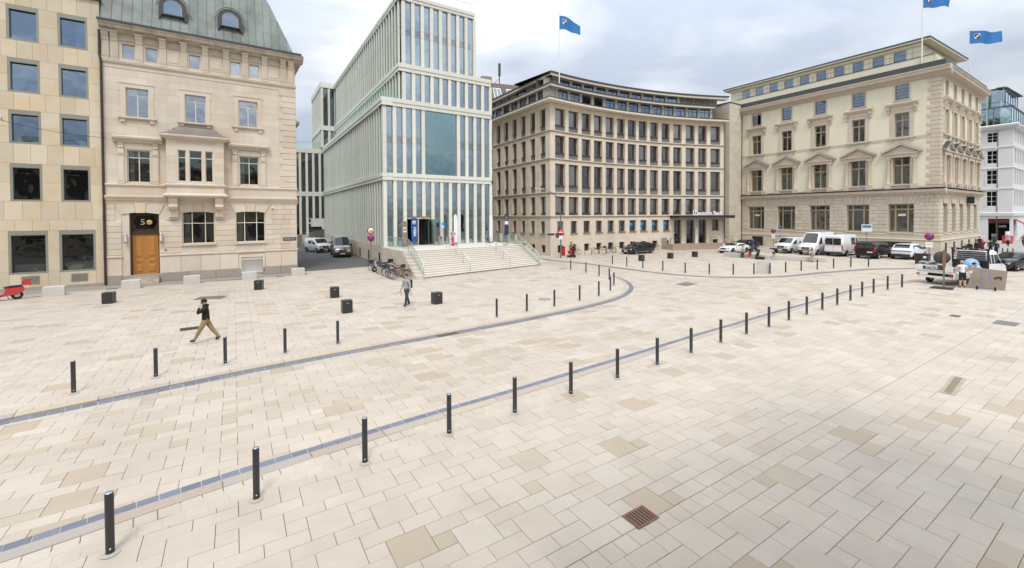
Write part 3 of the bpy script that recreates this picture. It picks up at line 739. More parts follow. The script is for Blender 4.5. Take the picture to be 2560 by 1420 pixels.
    # quoins up the right corner
    for i, (za, zb) in enumerate(evenly(7.5, 16.0, 17)):
        a = -1.28 if i % 2 == 0 else -1.08
        fr.box('quoin', S, a, XR+.035, -.05, .34, za+.012, zb-.012, c=.03)
    # frieze, brackets, cornice
    b = MB(); cornice(b, XL, XR+.06, [(.02, 15.98), (.04, 16.0), (.04, 16.02)]); cornice(b, XL, XR+.06, [(.03, 16.3), (.1, 16.36), (.13, 16.48), (.13, 16.54), (.03, 16.6)]); fr.mb('frieze_moulding', b, S)
    px = [-12.45, -11.95, -10.55, -9.17, -7.87, -6.5, -5.1, -3.76, -2.35, -.95, -.34]
    def pil():
        q = MB(); q.box(-.21, .21, -.1, 0, 0, 1.15)
        for k in range(4): q.box(-.17+k*.095, -.12+k*.095, -.125, -.1, .08, 1.0)
        q.prof([(0, 1.15), (-.12, 1.15), (-.16, 1.4), (-.3, 1.6), (-.34, 1.75), (0, 1.75)], -.2, .2); q.prof([(0, 1.74), (-.42, 1.76), (-.42, 1.86), (0, 1.86)], -.25, .25)
        for k in range(3): q.box(-.13+k*.1, -.08+k*.1, -.17, -.1, 1.2, 1.26)
        q.box(-.22, .22, -.14, 0, -.16, -.04); return q.mesh('bracket', S)
    pm = pil()
    for x in px: fr.put('bracket', pm, x, 0, 16.72)
    for x, z, w, h in wf:
        window(fr, x, z, w, h, .2, M_FRAME_WH, GL_B2, 1, None, .05, .07)
    for a, e in zip(px, px[1:]):
        if e-a > .8: q = MB(); q.box(a+.2, e-.2, -.05, 0, 18.1, 18.2); dentils(q, a+.26, e-.26, 18.0, 18.16, .1, .05, .1); fr.mb('dentil_band', q, S)
    for a, e in ((-9.17, -7.87), (-6.5, -5.1), (-2.35, -.95)):
        c = (a+e)/2; q = MB(); q.box(c-.42, c+.42, -.02, 0, 16.78, 17.85); q.box(c-.3, c+.3, -.05, -.02, 16.95, 17.65); fr.mb('frieze_panel', q, S)
    b = MB(); cornice(b, XL-.1, XR+.62, [(.1, 18.5), (.3, 18.56), (.36, 18.64), (.62, 18.74), (.66, 18.9), (.72, 18.96), (.74, 19.08), (.1, 19.16)]); fr.mb('main_cornice', b, M_SAND_D)
    b = MB(); b.quad((XR+.62, -.62, 18.74), (XR+.62, 14, 18.74), (XR+.62, 14, 19.1), (XR+.62, -.62, 19.1)); b.quad((0, 0, 18.55), (0, 14, 18.55), (XR+.62, 14, 18.74), (XR+.62, -.6, 18.74)); b.quad((0, 0, 19.16), (XR+.62, -.7, 19.1), (XR+.62, 14, 19.1), (0, 14, 19.16)); fr.mb('side_cornice', b, M_SAND_D)
    fr.box('roof_gutter', M_DKGREY, XL-.15, XR+.45, -.8, -.56, 19.09, 19.22)
    # mansard roof: copper bays with standing seams
    zb, zt = 19.16, 25.4; k_ = .376      # run per metre of rise
    def rp(x, z): return (x, -.45+(z-zb)*k_, z)
    x0r, x1r = XL-.0, XR-.1
    n = 22
    for i in range(n):
        a = x0r+(x1r-x0r)*i/n; e = x0r+(x1r-x0r)*(i+1)/n
        top = zt
        b = MB(); r_ = zt-zb
        # hip on the right, party wall on the left
        def lim(x, z): return min(x, XR-.1-(z-zb)*k_)
        zt1 = min(zt, zb+max(0, (XR-.1-e))/k_); zt0 = min(zt, zb+max(0, (XR-.1-a))/k_)
        pts = [rp(a+.012, zb), rp(e-.012, zb)]
        if zt1 > zb+.05: pts.append(rp(e-.012, zt1))
        pts.append(rp(a+.012, zt0)); b.face(pts); fr.mb('copper_panel', b, M_COPPER)
        s_ = MB(); p, q2 = rp(a, zb), rp(a, zt0); s_.tube([(p[0], p[1]-.015, p[2]), (q2[0], q2[1]-.015, q2[2])], .022, 4, smooth=False); fr.mb('standing_seam', s_, M_COPPER)
    b = MB(); b.quad(rp(x0r, zb), rp(x1r, zb), (XR-.1-(zt-zb)*k_, -.4+(zt-zb)*k_, zt), (x0r, -.4+(zt-zb)*k_, zt))
    for v in range(len(b.v)): b.v[v] = (b.v[v][0], b.v[v][1]+.03, b.v[v][2])
    b.quad((x1r, -.42, zb), (x1r, 14, zb), (x1r-(zt-zb)*k_, 14, zt), (x1r-(zt-zb)*k_, -.42+(zt-zb)*k_, zt)); b.quad((x0r, -.4+(zt-zb)*k_, zt-.03), (x1r-(zt-zb)*k_, -.4+(zt-zb)*k_, zt-.03), (x1r-2.3, 14, zt-.03), (x0r, 14, zt-.03)); b.quad((x0r, -.4, zb), (x0r, 14, zb), (x0r, 14, zt), (x0r, -.4+(zt-zb)*k_, zt))
    fr.mb('mansard_roof', b, M_COPPER)
    # ox-eye dormers
    for cx in (-8.5, -4.77):
        z0 = 20.6; yf = rp(0, z0)[1]-.28
        arch = lambda r, rz, zc, n=12: [(r*cos(pi*i/n), zc+rz*sin(pi*i/n)) for i in range(n+1)]
        q = MB(); outer = [(.86, z0-.45), (.86, z0+.1)]+[(.86*cos(pi*i/12), z0+.62+.78*sin(pi*i/12)) for i in range(13)]+[(-.86, z0+.1), (-.86, z0-.45)]
        inner = [(.6, z0-.02), (.58, z0+.1)]+[(.57*cos(pi*i/12), z0+.62+.6*sin(pi*i/12)) for i in range(13)]+[(-.58, z0+.1), (-.6, z0-.02)]
        m_ = len(outer)
        for i in range(m_-1): q.quad((cx+inner[i][0], yf, inner[i][1]), (cx+outer[i][0], yf, outer[i][1]), (cx+outer[i+1][0], yf, outer[i+1][1]), (cx+inner[i+1][0], yf, inner[i+1][1]))
        for i in range(m_-1):
            a, e = outer[i], outer[i+1]; q.quad((cx+a[0], yf, a[1]), (cx+a[0], rp(0, a[1])[1]+.3, a[1]), (cx+e[0], rp(0, e[1])[1]+.3, e[1]), (cx+e[0], yf, e[1]))
            a, e = inner[i], inner[i+1]; q.quad((cx+a[0], yf, a[1]), (cx+e[0], yf, e[1]), (cx+e[0], yf+.14, e[1]), (cx+a[0], yf+.14, a[1]))
        q.box(cx-.7, cx+.7, yf-.08, yf+.1, z0-.08, z0-.02)
        o = fr.mb('dormer', q, M_DKGREY)
        q = MB(); q.tube([(cx+x, yf-.03, z) for x, z in [(1.0, z0+.55)]+[(.95*cos(pi*i/12), z0+.66+.86*sin(pi*i/12)) for i in range(13)]+[(-1.0, z0+.55)]], .06, 6); fr.mb('dormer_hood', q, M_COPPER, o)
        q = MB(); q.face([(cx+x, yf+.12, z) for x, z in inner]); fr.mb('pane', q, GL_A, o)
        q = MB(); q.face([(cx+x*1.05, yf+.5, z) for x, z in inner]); fr.mb('room_back', q, M_INT, o)
        q = MB(); 
        for (p, r) in zip(inner, inner[1:]+inner[:1]): q.tube([(cx+p[0]*.97, yf+.1, p[1]), (cx+r[0]*.97, yf+.1, r[1])], .03, 4)
        fr.mb('window_frame', q, M_FRAME_WH, o)
    # entrance
    x0, w = gd[0], gd[2]
    fr.box('porch_floor', M_GRAN, x0, x0+w, -.02, 1.0, .0, .62)
    for k in range(3): fr.box('step', M_SAND_D, x0+.35, x0+w-.02, -.93+.3*k, -.634+.3*k, 0, .155*(k+1))
    fr.box('jamb', S, x0, x0+.42, .02, .9, .62, 5.36)
    q = MB(); xa, xb = x0+.42, x0+w; q.box(xa, xa+.1, .45, .6, .62, 5.36); q.box(xb-.1, xb, .45, .6, .62, 5.36); q.box(xa, xb, .42, .6, 3.66, 3.95); q.box(xa, xb, .45, .6, 5.24, 5.36); fr.mb('door_frame', q, M_DOORDK)
    q = MB(); q.quad((xa+.1, .55, 3.95), (xb-.1, .55, 3.95), (xb-.1, .55, 5.24), (xa+.1, .55, 5.24)); tr = fr.mb('transom', q, M_DOORDK)
    q = MB(); cx = (xa+xb)/2; q.face([(cx+dx, .53, 4.6+dz) for dx, dz in ((-.72, 0), (-.5, -.5), (.5, -.5), (.72, 0), (.5, .5), (-.5, .5))][::1]); fr.mb('transom_glass', q, mat('black_glass', (.008, .008, .008), .06), tr)
    text('house_number', '5', .62, M_FRAME_WH, tr, (cx-.14, .5, 4.6), ext=.01)
    q = MB(); q.lathe([(0, -.05), (.16, -.04), (.22, .0), (.2, .03)], 16, axis='y', o=(cx+.25, .5, 4.6)); fr.mb('brass_disc', q, mat('brass', (.75, .52, .22), .3, metal=.9), tr)
    for k in range(2):
        a = xa+.1+(xb-xa-.2)/2*k; e = a+(xb-xa-.2)/2
        q = MB(); q.box(a+.004, e-.004, .5, .56, .62, 3.66)
        for (za, zb_) in ((.78, 1.4), (1.5, 1.84), (1.95, 3.5)):
            i = .13; q.box(a+i, e-i, .485, .5, za, zb_); q.cbox(a+i+.07, e-i-.07, .45, .49, za+.07, zb_-.07, .025)
        d = fr.mb('door', q, M_DOOR)
        q = MB(); q.lathe([(.0, -.07), (.03, -.06), (.03, -.03), (.015, 0)], 10, axis='y', o=(e-.07 if k == 0 else a+.07, .5, 1.9)); fr.mb('door_knob', q, M_STEEL, d)
    for lx in (x0+.22, x0+w+.12):
        q = MB(); zz = 3.05; yy = -.18
        q.lathe([(.0, 0), (.09, .02), (.1, .1), (.1, .12)], 12, o=(lx, yy, zz)); q.lathe([(.1, .58), (.1, .62), (.08, .7), (.0, .73)], 12, o=(lx, yy, zz)); q.box(lx-.03, lx+.03, yy, .0, zz+.3, zz+.4)
        for k in range(6): t = 2*pi*k/6; q.tube([(lx+.1*cos(t), yy+.1*sin(t), zz+.1), (lx+.1*cos(t), yy+.1*sin(t), zz+.62)], .008, 4)
        o = fr.mb('wall_lantern', q, M_STEEL)
        q = MB(); q.lathe([(.085, .11), (.085, .59)], 12, o=(lx, yy, zz)); fr.mb('lantern_glass', q, mat('opal_glass', (.8, .8, .78), .25), o)
    # cellar grille
    q = MB(); cx0, cz, cw, ch = cel; M = M_FRAME_WH
    q.box(cx0, cx0+cw, -.12, -.08, cz+.05, cz+.11); q.box(cx0, cx0+cw, -.12, -.08, cz+ch-.2, cz+ch-.14)
    for k in range(12):
        x = cx0+.07+(cw-.14)*k/11; q.box(x-.02, x+.02, -.115, -.085, cz, cz+ch-.05)
    for k in range(11):
        x = cx0+.07+(cw-.14)*(k+.5)/11; q.lathe([(.02, -.01), (.045, -.01), (.045, .01), (.02, .01)], 8, axis='y', o=(x, -.1, cz+ch-.1))
    fr.mb('window_grille', q, M)
    q = MB(); q.quad((cx0, .25, cz), (cx0+cw, .25, cz), (cx0+cw, .25, cz+ch), (cx0, .25, cz+ch)); fr.mb('cellar_window', q, M_CURTW)
    q = MB(); t = .16; q.box(cx0-t, cx0, -.1, 0, cz, cz+ch+t); q.box(cx0+cw, cx0+cw+t, -.1, 0, cz, cz+ch+t); q.box(cx0, cx0+cw, -.1, 0, cz+ch, cz+ch+t); fr.mb('cellar_surround', q, S)
    # street name plate, small fittings
    q = MB(); q.box(-1.12, -.1, -.09, -.06, 2.88, 3.14); sg = fr.mb('street_name_plate', q, mat('enamel_blue', (.01, .015, .06), .3))
    text('plate_lettering', 'Adolphsplatz', .17, M_WHITE, sg, (-.61, -.093, 3.01), ext=.002)
    fr.box('bell_push', M_BLACK, -9.25, -9.17, -.1, -.05, 2.4, 2.52); fr.box('camera', M_WHITE, -2.0, -1.85, -.2, -.05, 5.72, 5.8)
    # drain pipe
    q = MB(); q.tube([(-12.68, -.16, .1), (-12.68, -.16, 16.3), (-12.75, -.12, 16.8), (-12.72, -.3, 18.5)], .07, 8); 
    for z in (2, 5, 8, 11, 14): q.lathe([(.09, z), (.09, z+.06)], 8, o=(-12.68, -.16, 0))
    fr.mb('drain_pipe', q, mat('pipe_paint', (.05, .028, .025), .4))
    # right side: small oriel of the flank
    fs = Fr(root, ab_pt(0, 0), AB_A+90)     # x runs back along the flank, y into the house is -x there
    q = MB(); prof = [(4.6, 0), (4.9, -.55), (5.6, -.8), (7.4, -.8), (8.1, -.55), (8.4, 0)]
    q.prism([(x, y) for x, y in prof], 6.5, 14.2)
    fs.mb('flank_oriel', q, S)
    for z, e in ((6.3, .14), (7.4, .1), (10.9, .14), (14.2, .28)):
        q = MB(); q.prism([(x+(e if x > 6.5 else -e), y-e*(1 if y < -.1 else 0)) for x, y in prof], z, z+.22); fs.mb('flank_oriel_moulding', q, S)
    for z in (8.0, 11.6):
        for (p, r) in zip(prof[:5], prof[1:]):
            if prof.index(p) in (1, 2): 
                a = [p[0]+(r[0]-p[0])*.2, p[1]+(r[1]-p[1])*.2-.02]; e = [p[0]+(r[0]-p[0])*.8, p[1]+(r[1]-p[1])*.8-.02]
                q = MB(); q.quad((a[0], a[1], z), (e[0], e[1], z), (e[0], e[1], z+2), (a[0], a[1], z+2)); fs.mb('flank_window', q, M_BLACK)
    q = MB(); q.prof([(0, 6.3), (-.5, 6.3), (-.55, 6.0), (-.3, 5.7), (-.35, 5.3), (0, 5.1)], 4.9, 5.4); fs.mb('console', q, S)
town_house()
# ------------------------------------------------------------------ C: new building of stone fins and glass
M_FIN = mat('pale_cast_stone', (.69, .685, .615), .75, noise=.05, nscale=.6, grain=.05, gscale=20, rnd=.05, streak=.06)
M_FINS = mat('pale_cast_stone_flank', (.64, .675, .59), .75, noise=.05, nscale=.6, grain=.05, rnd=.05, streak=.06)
M_TILE = mat('travertine', (.58, .52, .44), .75, noise=.08, nscale=.8, grain=.1, rnd=.08, streak=.06)
M_STEP = mat('pale_limestone', (.66, .61, .54), .75, noise=.06, nscale=1, grain=.08, rnd=.05)
M_CINT = mat('white_interior', (.44, .54, .48), .8, noise=.25, nscale=.5)
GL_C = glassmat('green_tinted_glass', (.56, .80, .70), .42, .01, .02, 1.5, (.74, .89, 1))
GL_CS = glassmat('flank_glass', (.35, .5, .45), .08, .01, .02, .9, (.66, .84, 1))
GL_CD = glassmat('dark_glass', (.10, .13, .14), .12, .01, .02)
GL_SP = glassmat('spandrel_glass_tint', (.75, .92, .84), .25, .02, .02)
M_SPAN = mat('spandrel_board', (.45, .56, .50), .6)
GL_RAIL = glassmat('balustrade_glass', (.80, .93, .87), .03, .01, .0, .3)
C_O = (-12.68, 43.54); C_F = 33.0; C_S = -58.3
CF_c, CF_s = cos(radians(C_F)), sin(radians(C_F))
def c_pt(x, y): return (C_O[0]+x*CF_c-y*CF_s, C_O[1]+x*CF_s+y*CF_c)
DS = (cos(radians(121.7)), sin(radians(121.7)))
def fin_me(zs, w, d, m, nm='stone_fin'):
    """one fin between heights, with recessed joints"""
    def mk():
        b = MB()
        for a, e in zip(zs, zs[1:]): b.box(0, w, 0, d, a+.028, e-.028)
        b.box(.015, w-.015, .015, d, zs[0], zs[-1]); return b.mesh(nm, m)
    return cached(('fin', tuple(zs), w, d, m.name), mk)
def pane_me(w, za, zb, g):
    return cached(('cp', round(w, 3), round(za, 2), round(zb, 2), g.name), lambda: (lambda q: (q.quad((0, 0, za), (w, 0, za), (w, 0, zb), (0, 0, zb)), q.mesh('pane', g))[1])(MB()))
def glass_house():
    root = empty('glass_building', (*C_O, 0), 'modern building of pale stone fins and greenish glass above the wide stairs', 'building')
    f = Fr(root, C_O, C_F)
    F0 = [(-.17+1.02*k) for k in range(13)]
    lev = [((1.9, 4.91, 5.64, 8.6), F0), ((9.33, 12.36, 13.1, 16.07), [x for k, x in enumerate(F0) if k not in (5, 6, 7)]), ((16.87, 19.74), F0[2:]), ((20.52, 23.47, 24.2, 26.95), F0[2:11])]
    GD = .24       # glass line behind the fin faces
    for n, (zs, xs) in enumerate(lev):
        for x in xs:
            z_ = zs
            if n == 0 and 2.8 < x < 4.4: z_ = (4.91, 5.64, 8.6)
            w = .36
            f.put('stone_fin', fin_me(z_, w, GD+.05, M_FIN), x, 0, 0)
        full = n == 1
        for x, x2 in zip(xs, xs[1:]):
            w = x2-x-.36
            if len(zs) == 4 and w < 1:
                bands = [(zs[0], zs[1], GL_C), (zs[1], zs[2], GL_SP), (zs[2], zs[3], GL_C)]
                if n == 0 and 2.0 < x+.36 < 4.8: bands = [(4.91, 5.64, GL_SP), (5.64, 8.6, GL_C)]
            else: bands = [(zs[0], zs[-1], GL_C)]
            for a, e, g in bands: f.put('spandrel_glass' if g is GL_SP else 'pane', pane_me(w, a, e, g), x+.36, GD-.04, 0)
    # side (flank) fins: lower block 38 m long, set back block above
    far = (C_O[0]+38*DS[0], C_O[1]+38*DS[1]); s = Fr(root, far, C_S)
    near_x = 38.0
    n_l = 36; xs = [near_x-.55-1.05*k for k in range(n_l)]
    for zs in ((1.9, 4.91, 5.64, 8.6), (9.33, 12.36, 13.1, 16.07)):
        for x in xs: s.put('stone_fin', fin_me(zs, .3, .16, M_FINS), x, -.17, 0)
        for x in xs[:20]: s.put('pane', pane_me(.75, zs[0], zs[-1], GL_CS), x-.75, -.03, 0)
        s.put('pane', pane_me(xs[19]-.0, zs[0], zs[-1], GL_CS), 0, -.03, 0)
    off = 1.57
    far2 = (far[0]+off*CF_c, far[1]+off*CF_s); s2 = Fr(root, far2, C_S)
    for zs in ((16.87, 19.74), (20.52, 23.47, 24.2, 26.95)):
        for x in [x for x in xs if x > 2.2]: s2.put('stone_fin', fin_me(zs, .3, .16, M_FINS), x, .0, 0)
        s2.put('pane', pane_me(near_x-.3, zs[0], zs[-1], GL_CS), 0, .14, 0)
    # ledges
    def ledge(name, z0, z1, x0, x1, pr, xs0, fr2=None, xa=0, xb=0, prs=0):
        b = MB(); zm = z0+(z1-z0)*.45; b.box(x0, x1, -pr, 1.2, z0, zm); b.box(x0-.05, x1+.05, -pr-.06, 1.2, zm+.015, z1); f.mb(name, b, M_FIN)
        if fr2:
            b = MB(); b.box(xa, xb-.002, -prs, .8, z0, zm); b.box(xa, xb-.002, -prs-.06, .8, zm+.015, z1); fr2.mb(name, b, M_FINS)
    ledge('stone_band', 8.6, 9.33, -.24, 12.3, .06, 0, s, 0, near_x+.12, .23)
    ledge('stone_band', 16.07, 16.87, -.3, 12.3, .08, 0, s, 0, near_x+.15, .28)
    ledge('stone_band', 19.74, 20.52, 1.5, 12.25, .06, 0, s2, 0, near_x+.05, .06)
    ledge('stone_band', 26.95, 27.6, 1.5, 10.2, .06, 0, s2, 0, near_x+.05, .06)
    # roofs, right flank, interior floors
    b = MB()
    K = .0227      # the flank is not quite square to the front
    def sl(b, x0, x1, y0, y1, z0, z1): b.prism([(x0+K*y0, y0), (x1+K*y0, y0), (x1+K*y1, y1), (x0+K*y1, y1)], z0, z1)
    sl(b, .1, 12.2, .7, 37.6, 16.4, 16.86); f.mb('terrace', b, M_STEP)
    b = MB(); sl(b, 1.95, 12.2, .7, 37.6, 20.0, 20.5); f.mb('roof', b, M_ROOFDK); b = MB(); sl(b, 1.95, 10.1, .7, 37.6, 27.0, 27.58); f.mb('roof', b, M_ROOFDK)
    b = MB(); sl(b, 12.0, 12.28, .6, 30, 0, 20.1); f.mb('right_wall', b, M_FIN); b = MB(); sl(b, 9.9, 10.12, .6, 30, 20.5, 27.2); f.mb('right_wall', b, M_FIN)
    for z in (5.2, 8.95, 12.7, 16.5, 20.1, 23.8): 
        f.box('floor_slab', M_CINT, .45 if z < 16.8 else 2.3, 11.9 if z < 20.3 else 9.8, .75, 9, z-.22, z+.22)
    f.box('core_wall', M_CINT, 1.2, 11.9, 7.2, 7.4, 1.9, 16.3); f.box('core_wall', M_CINT, 3.2, 9.8, 7.2, 7.4, 16.9, 26.8)
    sb = MB(); sb.box(0, 30, 2.6, 2.8, 0, 16.4); s.mb('inner_wall', sb, M_CINT)
    for z in (5.27, 12.7): s.box('floor_edge', M_SPAN, .2, near_x-.5, .3, .5, z-.35, z+.35)
    s2.box('inner_wall', M_CINT, 0, 30, 2.2, 2.4, 17, 26.9); s2.box('floor_edge', M_SPAN, .2, near_x-.5, .4, .5, 23.5, 24.2)
    # white curtains seen through some bays
    for k, (x, za, zb) in enumerate([(2.1, 16.9, 19.7), (4.2, 16.9, 19.7), (6.2, 16.9, 19.7), (9.3, 16.9, 19.7), (2.1, 20.6, 26.9), (4.2, 20.6, 26.9), (7.2, 20.6, 23.4), (8.2, 20.6, 26.9), (.2, 9.4, 16), (3.3, 9.4, 16), (8.3, 9.4, 16), (10.4, 9.4, 16), (6.3, 2, 8.5), (9.4, 2, 8.5)]):
        f.box('curtain', M_CURTW, x, x+.28, .8, .83, za, zb)
    # wide window with glass guard and lettering inside
    f.put('pane', pane_me(7.77-4.27, 9.33, 16.07, GL_C), 4.27, GD-.04, 0, label='wide single pane of greenish glass')
    q = MB(); q.box(5.05, 5.08, .6, .7, 9.4, 11.7); q.box(6.62, 6.65, .6, .7, 9.4, 11.7); q.box(5.05, 6.65, .62, .68, 9.4, 9.5); f.mb('guard_frame', q, M_STEEL)
    q = MB(); q.quad((5.08, .72, 9.5), (6.62, .72, 9.5), (6.62, .72, 11.6), (5.08, .72, 11.6)); pnl = f.mb('sign_panel', q, mat('charcoal_panel', (.05, .055, .05), .5))
    text('sign_lettering', 'QUARE', .01, M_WHITE, pnl, (5, .9, 9.6), ext=.001) if 0 else None
    for t, x, z in (('O', 5.33, 10.75), ('U', 5.95, 10.75), ('A', 5.35, 9.95), ('R', 5.9, 9.95), ('E', 6.42, 9.95)):
        text('sign_letter', t, .62, M_FRAME_WH, pnl, (x, .69, z), ext=.01)
    text('window_lettering', 'Di-L', .5, M_DKGREY, root, f.P(2.5, .43, 7.3), rot=(pi/2, 0, radians(C_F)), ext=.004)
    # entrance
    q = MB(); x0, x1, zt = 2.22, 4.88, 4.78
    q.box(x0, x0+.1, .3, .5, 1.9, zt); q.box(3.5, 3.62, .3, .5, 1.9, zt-.12); q.box(x1-.1, x1, .3, .5, 1.9, zt); q.box(x0, x1, .28, .5, zt-.12, zt+.13); q.box(x0+.1, 3.5, .32, .48, 1.9, 2.02)
    en = f.mb('entrance_frame', q, M_SAND_A)
    q = MB(); q.quad((x0+.1, .4, 2.02), (3.5, .4, 2.02), (3.5, .4, zt-.12), (x0+.1, .4, zt-.12)); f.mb('fixed_door_pane', q, GL_CD, en)
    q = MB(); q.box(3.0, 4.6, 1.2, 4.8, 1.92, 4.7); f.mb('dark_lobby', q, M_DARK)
    lf = link('door_leaf', None, root, f.P(4.78, .42, 0), radians(C_F-68))
    bpy.data.objects.remove(lf)
    q = MB(); q.box(0, .07, -.03, .03, 1.95, 4.6); q.box(1.05, 1.12, -.03, .03, 1.95, 4.6); q.box(.07, 1.05, -.028, .028, 1.95, 2.05); q.box(.07, 1.05, -.028, .028, 4.5, 4.6)
    lf = link('door_leaf', q.mesh('door_leaf', M_STEEL), root, f.P(4.72, .40, 0), radians(C_F-75)); 
    q = MB(); q.quad((.07, 0, 2.05), (1.05, 0, 2.05), (1.05, 0, 4.5), (.07, 0, 4.5)); link('pane', q.mesh('pane', GL_C), lf)
    # far block, flush with the lower flank again
    s3 = Fr(root, (far[0]-.2*CF_c+DS[0]*-1.2, far[1]-.2*CF_s+DS[1]*-1.2), C_F)   # its narrow front
    for zs in ((16.87, 19.74), (20.52, 23.47, 24.2, 27.0)):
        for x in (-.35, .75, 1.8): s3.put('stone_fin', fin_me(zs, .34, .4, M_FIN), x, 0, 0)
        for a in (-.01, 1.09): s3.put('pane', pane_me(.76 if a < 1 else .71, zs[0], zs[-1], GL_CD), a, .25, 0)
    b = MB()
    for z0, z1 in ((19.74, 20.52), (27.0, 27.9)): b.box(-.4, 2.0, -.06, .6, z0, z1)
    s3.mb('stone_band', b, M_FIN)
    s4 = Fr(root, (s3.W(-.37, 0)+Vector((DS[0]*12, DS[1]*12, 0)))[:2], C_S)
    for zs in ((16.87, 19.74), (20.52, 23.47, 24.2, 27.0)):
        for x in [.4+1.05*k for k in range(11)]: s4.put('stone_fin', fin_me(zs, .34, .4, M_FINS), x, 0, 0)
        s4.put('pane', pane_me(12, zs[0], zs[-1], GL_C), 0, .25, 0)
    b = MB()
    for z0, z1 in ((19.74, 20.52), (27.0, 27.9)): b.box(0, 11.99, -.06, .6, z0, z1)
    b.box(0, 11.9, .5, 3, 27.2, 27.8); b.box(0, 11.5, 1.2, 1.4, 17, 27); s4.mb('stone_band', b, M_FINS)
    # glass guards on the terraces
    q = MB(); q.quad((10, -.2, 16.9), (near_x+.12, -.2, 16.9), (near_x+.12, -.2, 17.95), (10, -.2, 17.95)); q.quad((2, -.2, 16.9), (9.95, -.2, 16.9), (9.95, -.2, 17.95), (2, -.2, 17.95)); s.mb('terrace_glass_guard', q, GL_RAIL)
    q = MB(); q.quad((-.24, 0, 16.9), (1.4, 0, 16.9), (1.4, 0, 17.95), (-.24, 0, 17.95)); f.mb('terrace_glass_guard', q, GL_RAIL)
    q = MB(); q.tube([(6.5, .3, 27.6), (6.5, .3, 28.7), (10.0, .3, 28.7), (10.0, .3, 27.6)], .03, 6)
    for k in range(12): q.tube([(6.6+.3*k, .3, 27.6), (6.6+.3*k, .3, 28.7)], .012, 4)
    f.mb('roof_railing', q, M_STEEL)
    # link wing across the lane
    l = Fr(root, far, C_F)
    for zs in ((1.85, 5.48, 8.46), (9.2, 12.14, 12.87, 15.84)):
        for k, x in enumerate([-9.2+1.04*k for k in range(9)]):
            if zs[0] < 3 and x > -2.6: l.put('stone_fin', fin_me((4.6, 5.48, 8.46), .36, .4, M_FIN), x, 0, 0)
            else: l.put('stone_fin', fin_me(zs, .36, .4, M_FIN), x, 0, 0)
        for k, x in enumerate([-9.2+1.04*k for k in range(9)]): l.put('pane', pane_me(.68, zs[0] if not (zs[0] < 3 and x > -3) else 4.6, zs[-1], GL_CD), x+.36, .2, 0)
    b = MB(); b.box(-9.3, .1, -.05, .8, 8.46, 9.2); b.box(-9.3, .1, -.06, .8, 15.84, 16.64); l.mb('stone_band', b, M_FIN)
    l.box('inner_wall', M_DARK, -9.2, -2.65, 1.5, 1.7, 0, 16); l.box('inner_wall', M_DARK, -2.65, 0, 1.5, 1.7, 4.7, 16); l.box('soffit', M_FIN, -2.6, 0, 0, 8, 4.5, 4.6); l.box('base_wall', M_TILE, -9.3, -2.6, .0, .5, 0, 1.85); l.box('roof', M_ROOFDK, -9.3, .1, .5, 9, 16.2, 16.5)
    q = MB(); q.quad((-9.2, 0, 16.7), (-.2, 0, 16.7), (-.2, 0, 17.8), (-9.2, 0, 17.8)); l.mb('terrace_glass_guard', q, GL_RAIL)
    # flank plinth of stone slabs with small cellar openings
    s.box('plinth_core', M_TILE, 0, near_x+.2, -.12, .3, 0, 1.88)
    for k in range(13):
        for j, (za, zb) in enumerate(((.05, .62), (.62, 1.25), (1.25, 1.9))):
            a = near_x+.2-1.9*(k+1)+(.95 if j % 2 else 0); e = min(a+1.9, near_x+.2)
            s.box('plinth_slab', M_TILE, a+.006, e-.006, -.16, -.1, za+.006, zb-.006)
    for x in (36.0, 31.5, 27.2, 22.6): s.box('cellar_opening', M_BLACK, x, x+.55, -.175, -.15, .15, 1.2)
glass_house()
def railway():
    far = (C_O[0]+38*DS[0], C_O[1]+38*DS[1])
    root = empty('railway_ramp', (*far, 0), 'curved railway ramp with brown track bed behind the vans in the side lane', 'railway')
    l = Fr(root, far, C_F); arc = [(1.2-8.5*(1-cos(t)), -7+15*sin(t)) for t in [i*.13 for i in range(9)]]
    arc = [(-7.5+x*1.0, y) for x, y in [(0, -9), (.6, -6.5), (1.5, -4), (2.7, -1.8), (4.2, .5), (6.0, 2.6), (8.2, 4.6)]]
    z = [.5, .8, 1.1, 1.4, 1.7, 2.0, 2.3]
    b = MB()
    for i in range(6):
        a, e = arc[i], arc[i+1]; b.quad((a[0], a[1], 0), (e[0], e[1], 0), (e[0], e[1], z[i+1]+.35), (a[0], a[1], z[i]+.35))
    l.mb('retaining_wall', b, M_CONC)
    ins = lambda d: [(x-d*.8, y+d*.6) for x, y in arc]
    b = MB(); P0, P1 = ins(.05), ins(4.2)
    for i in range(6): b.quad((*P0[i], z[i]), (*P0[i+1], z[i+1]), (*P1[i+1], z[i+1]+.9), (*P1[i], z[i]+.9))
    l.mb('track_bed', b, mat('rusty_ballast', (.13, .085, .055), .95, noise=.2, nscale=2, grain=.4))
    for d in (.9, 2.3, 3.4):
        Q = ins(d); b = MB(); b.tube([(x, y, zz+.12+.21*d) for (x, y), zz in zip(Q, z)], .06, 4); l.mb('rail', b, M_RUST)
    l.box('far_parapet', M_DKGREY, -9, 1, 9.0, 9.2, 1.8, 3.0); l.box('far_facade', M_FIN, -12, 6, 22, 22.5, 0, 14)
    for k in range(8):
        for j in range(3): l.box('far_window', M_DKGREY, -9+1.3*k, -8.2+1.3*k, 21.9, 21.98, .6+1.6*j, 1.8+1.6*j)
railway()

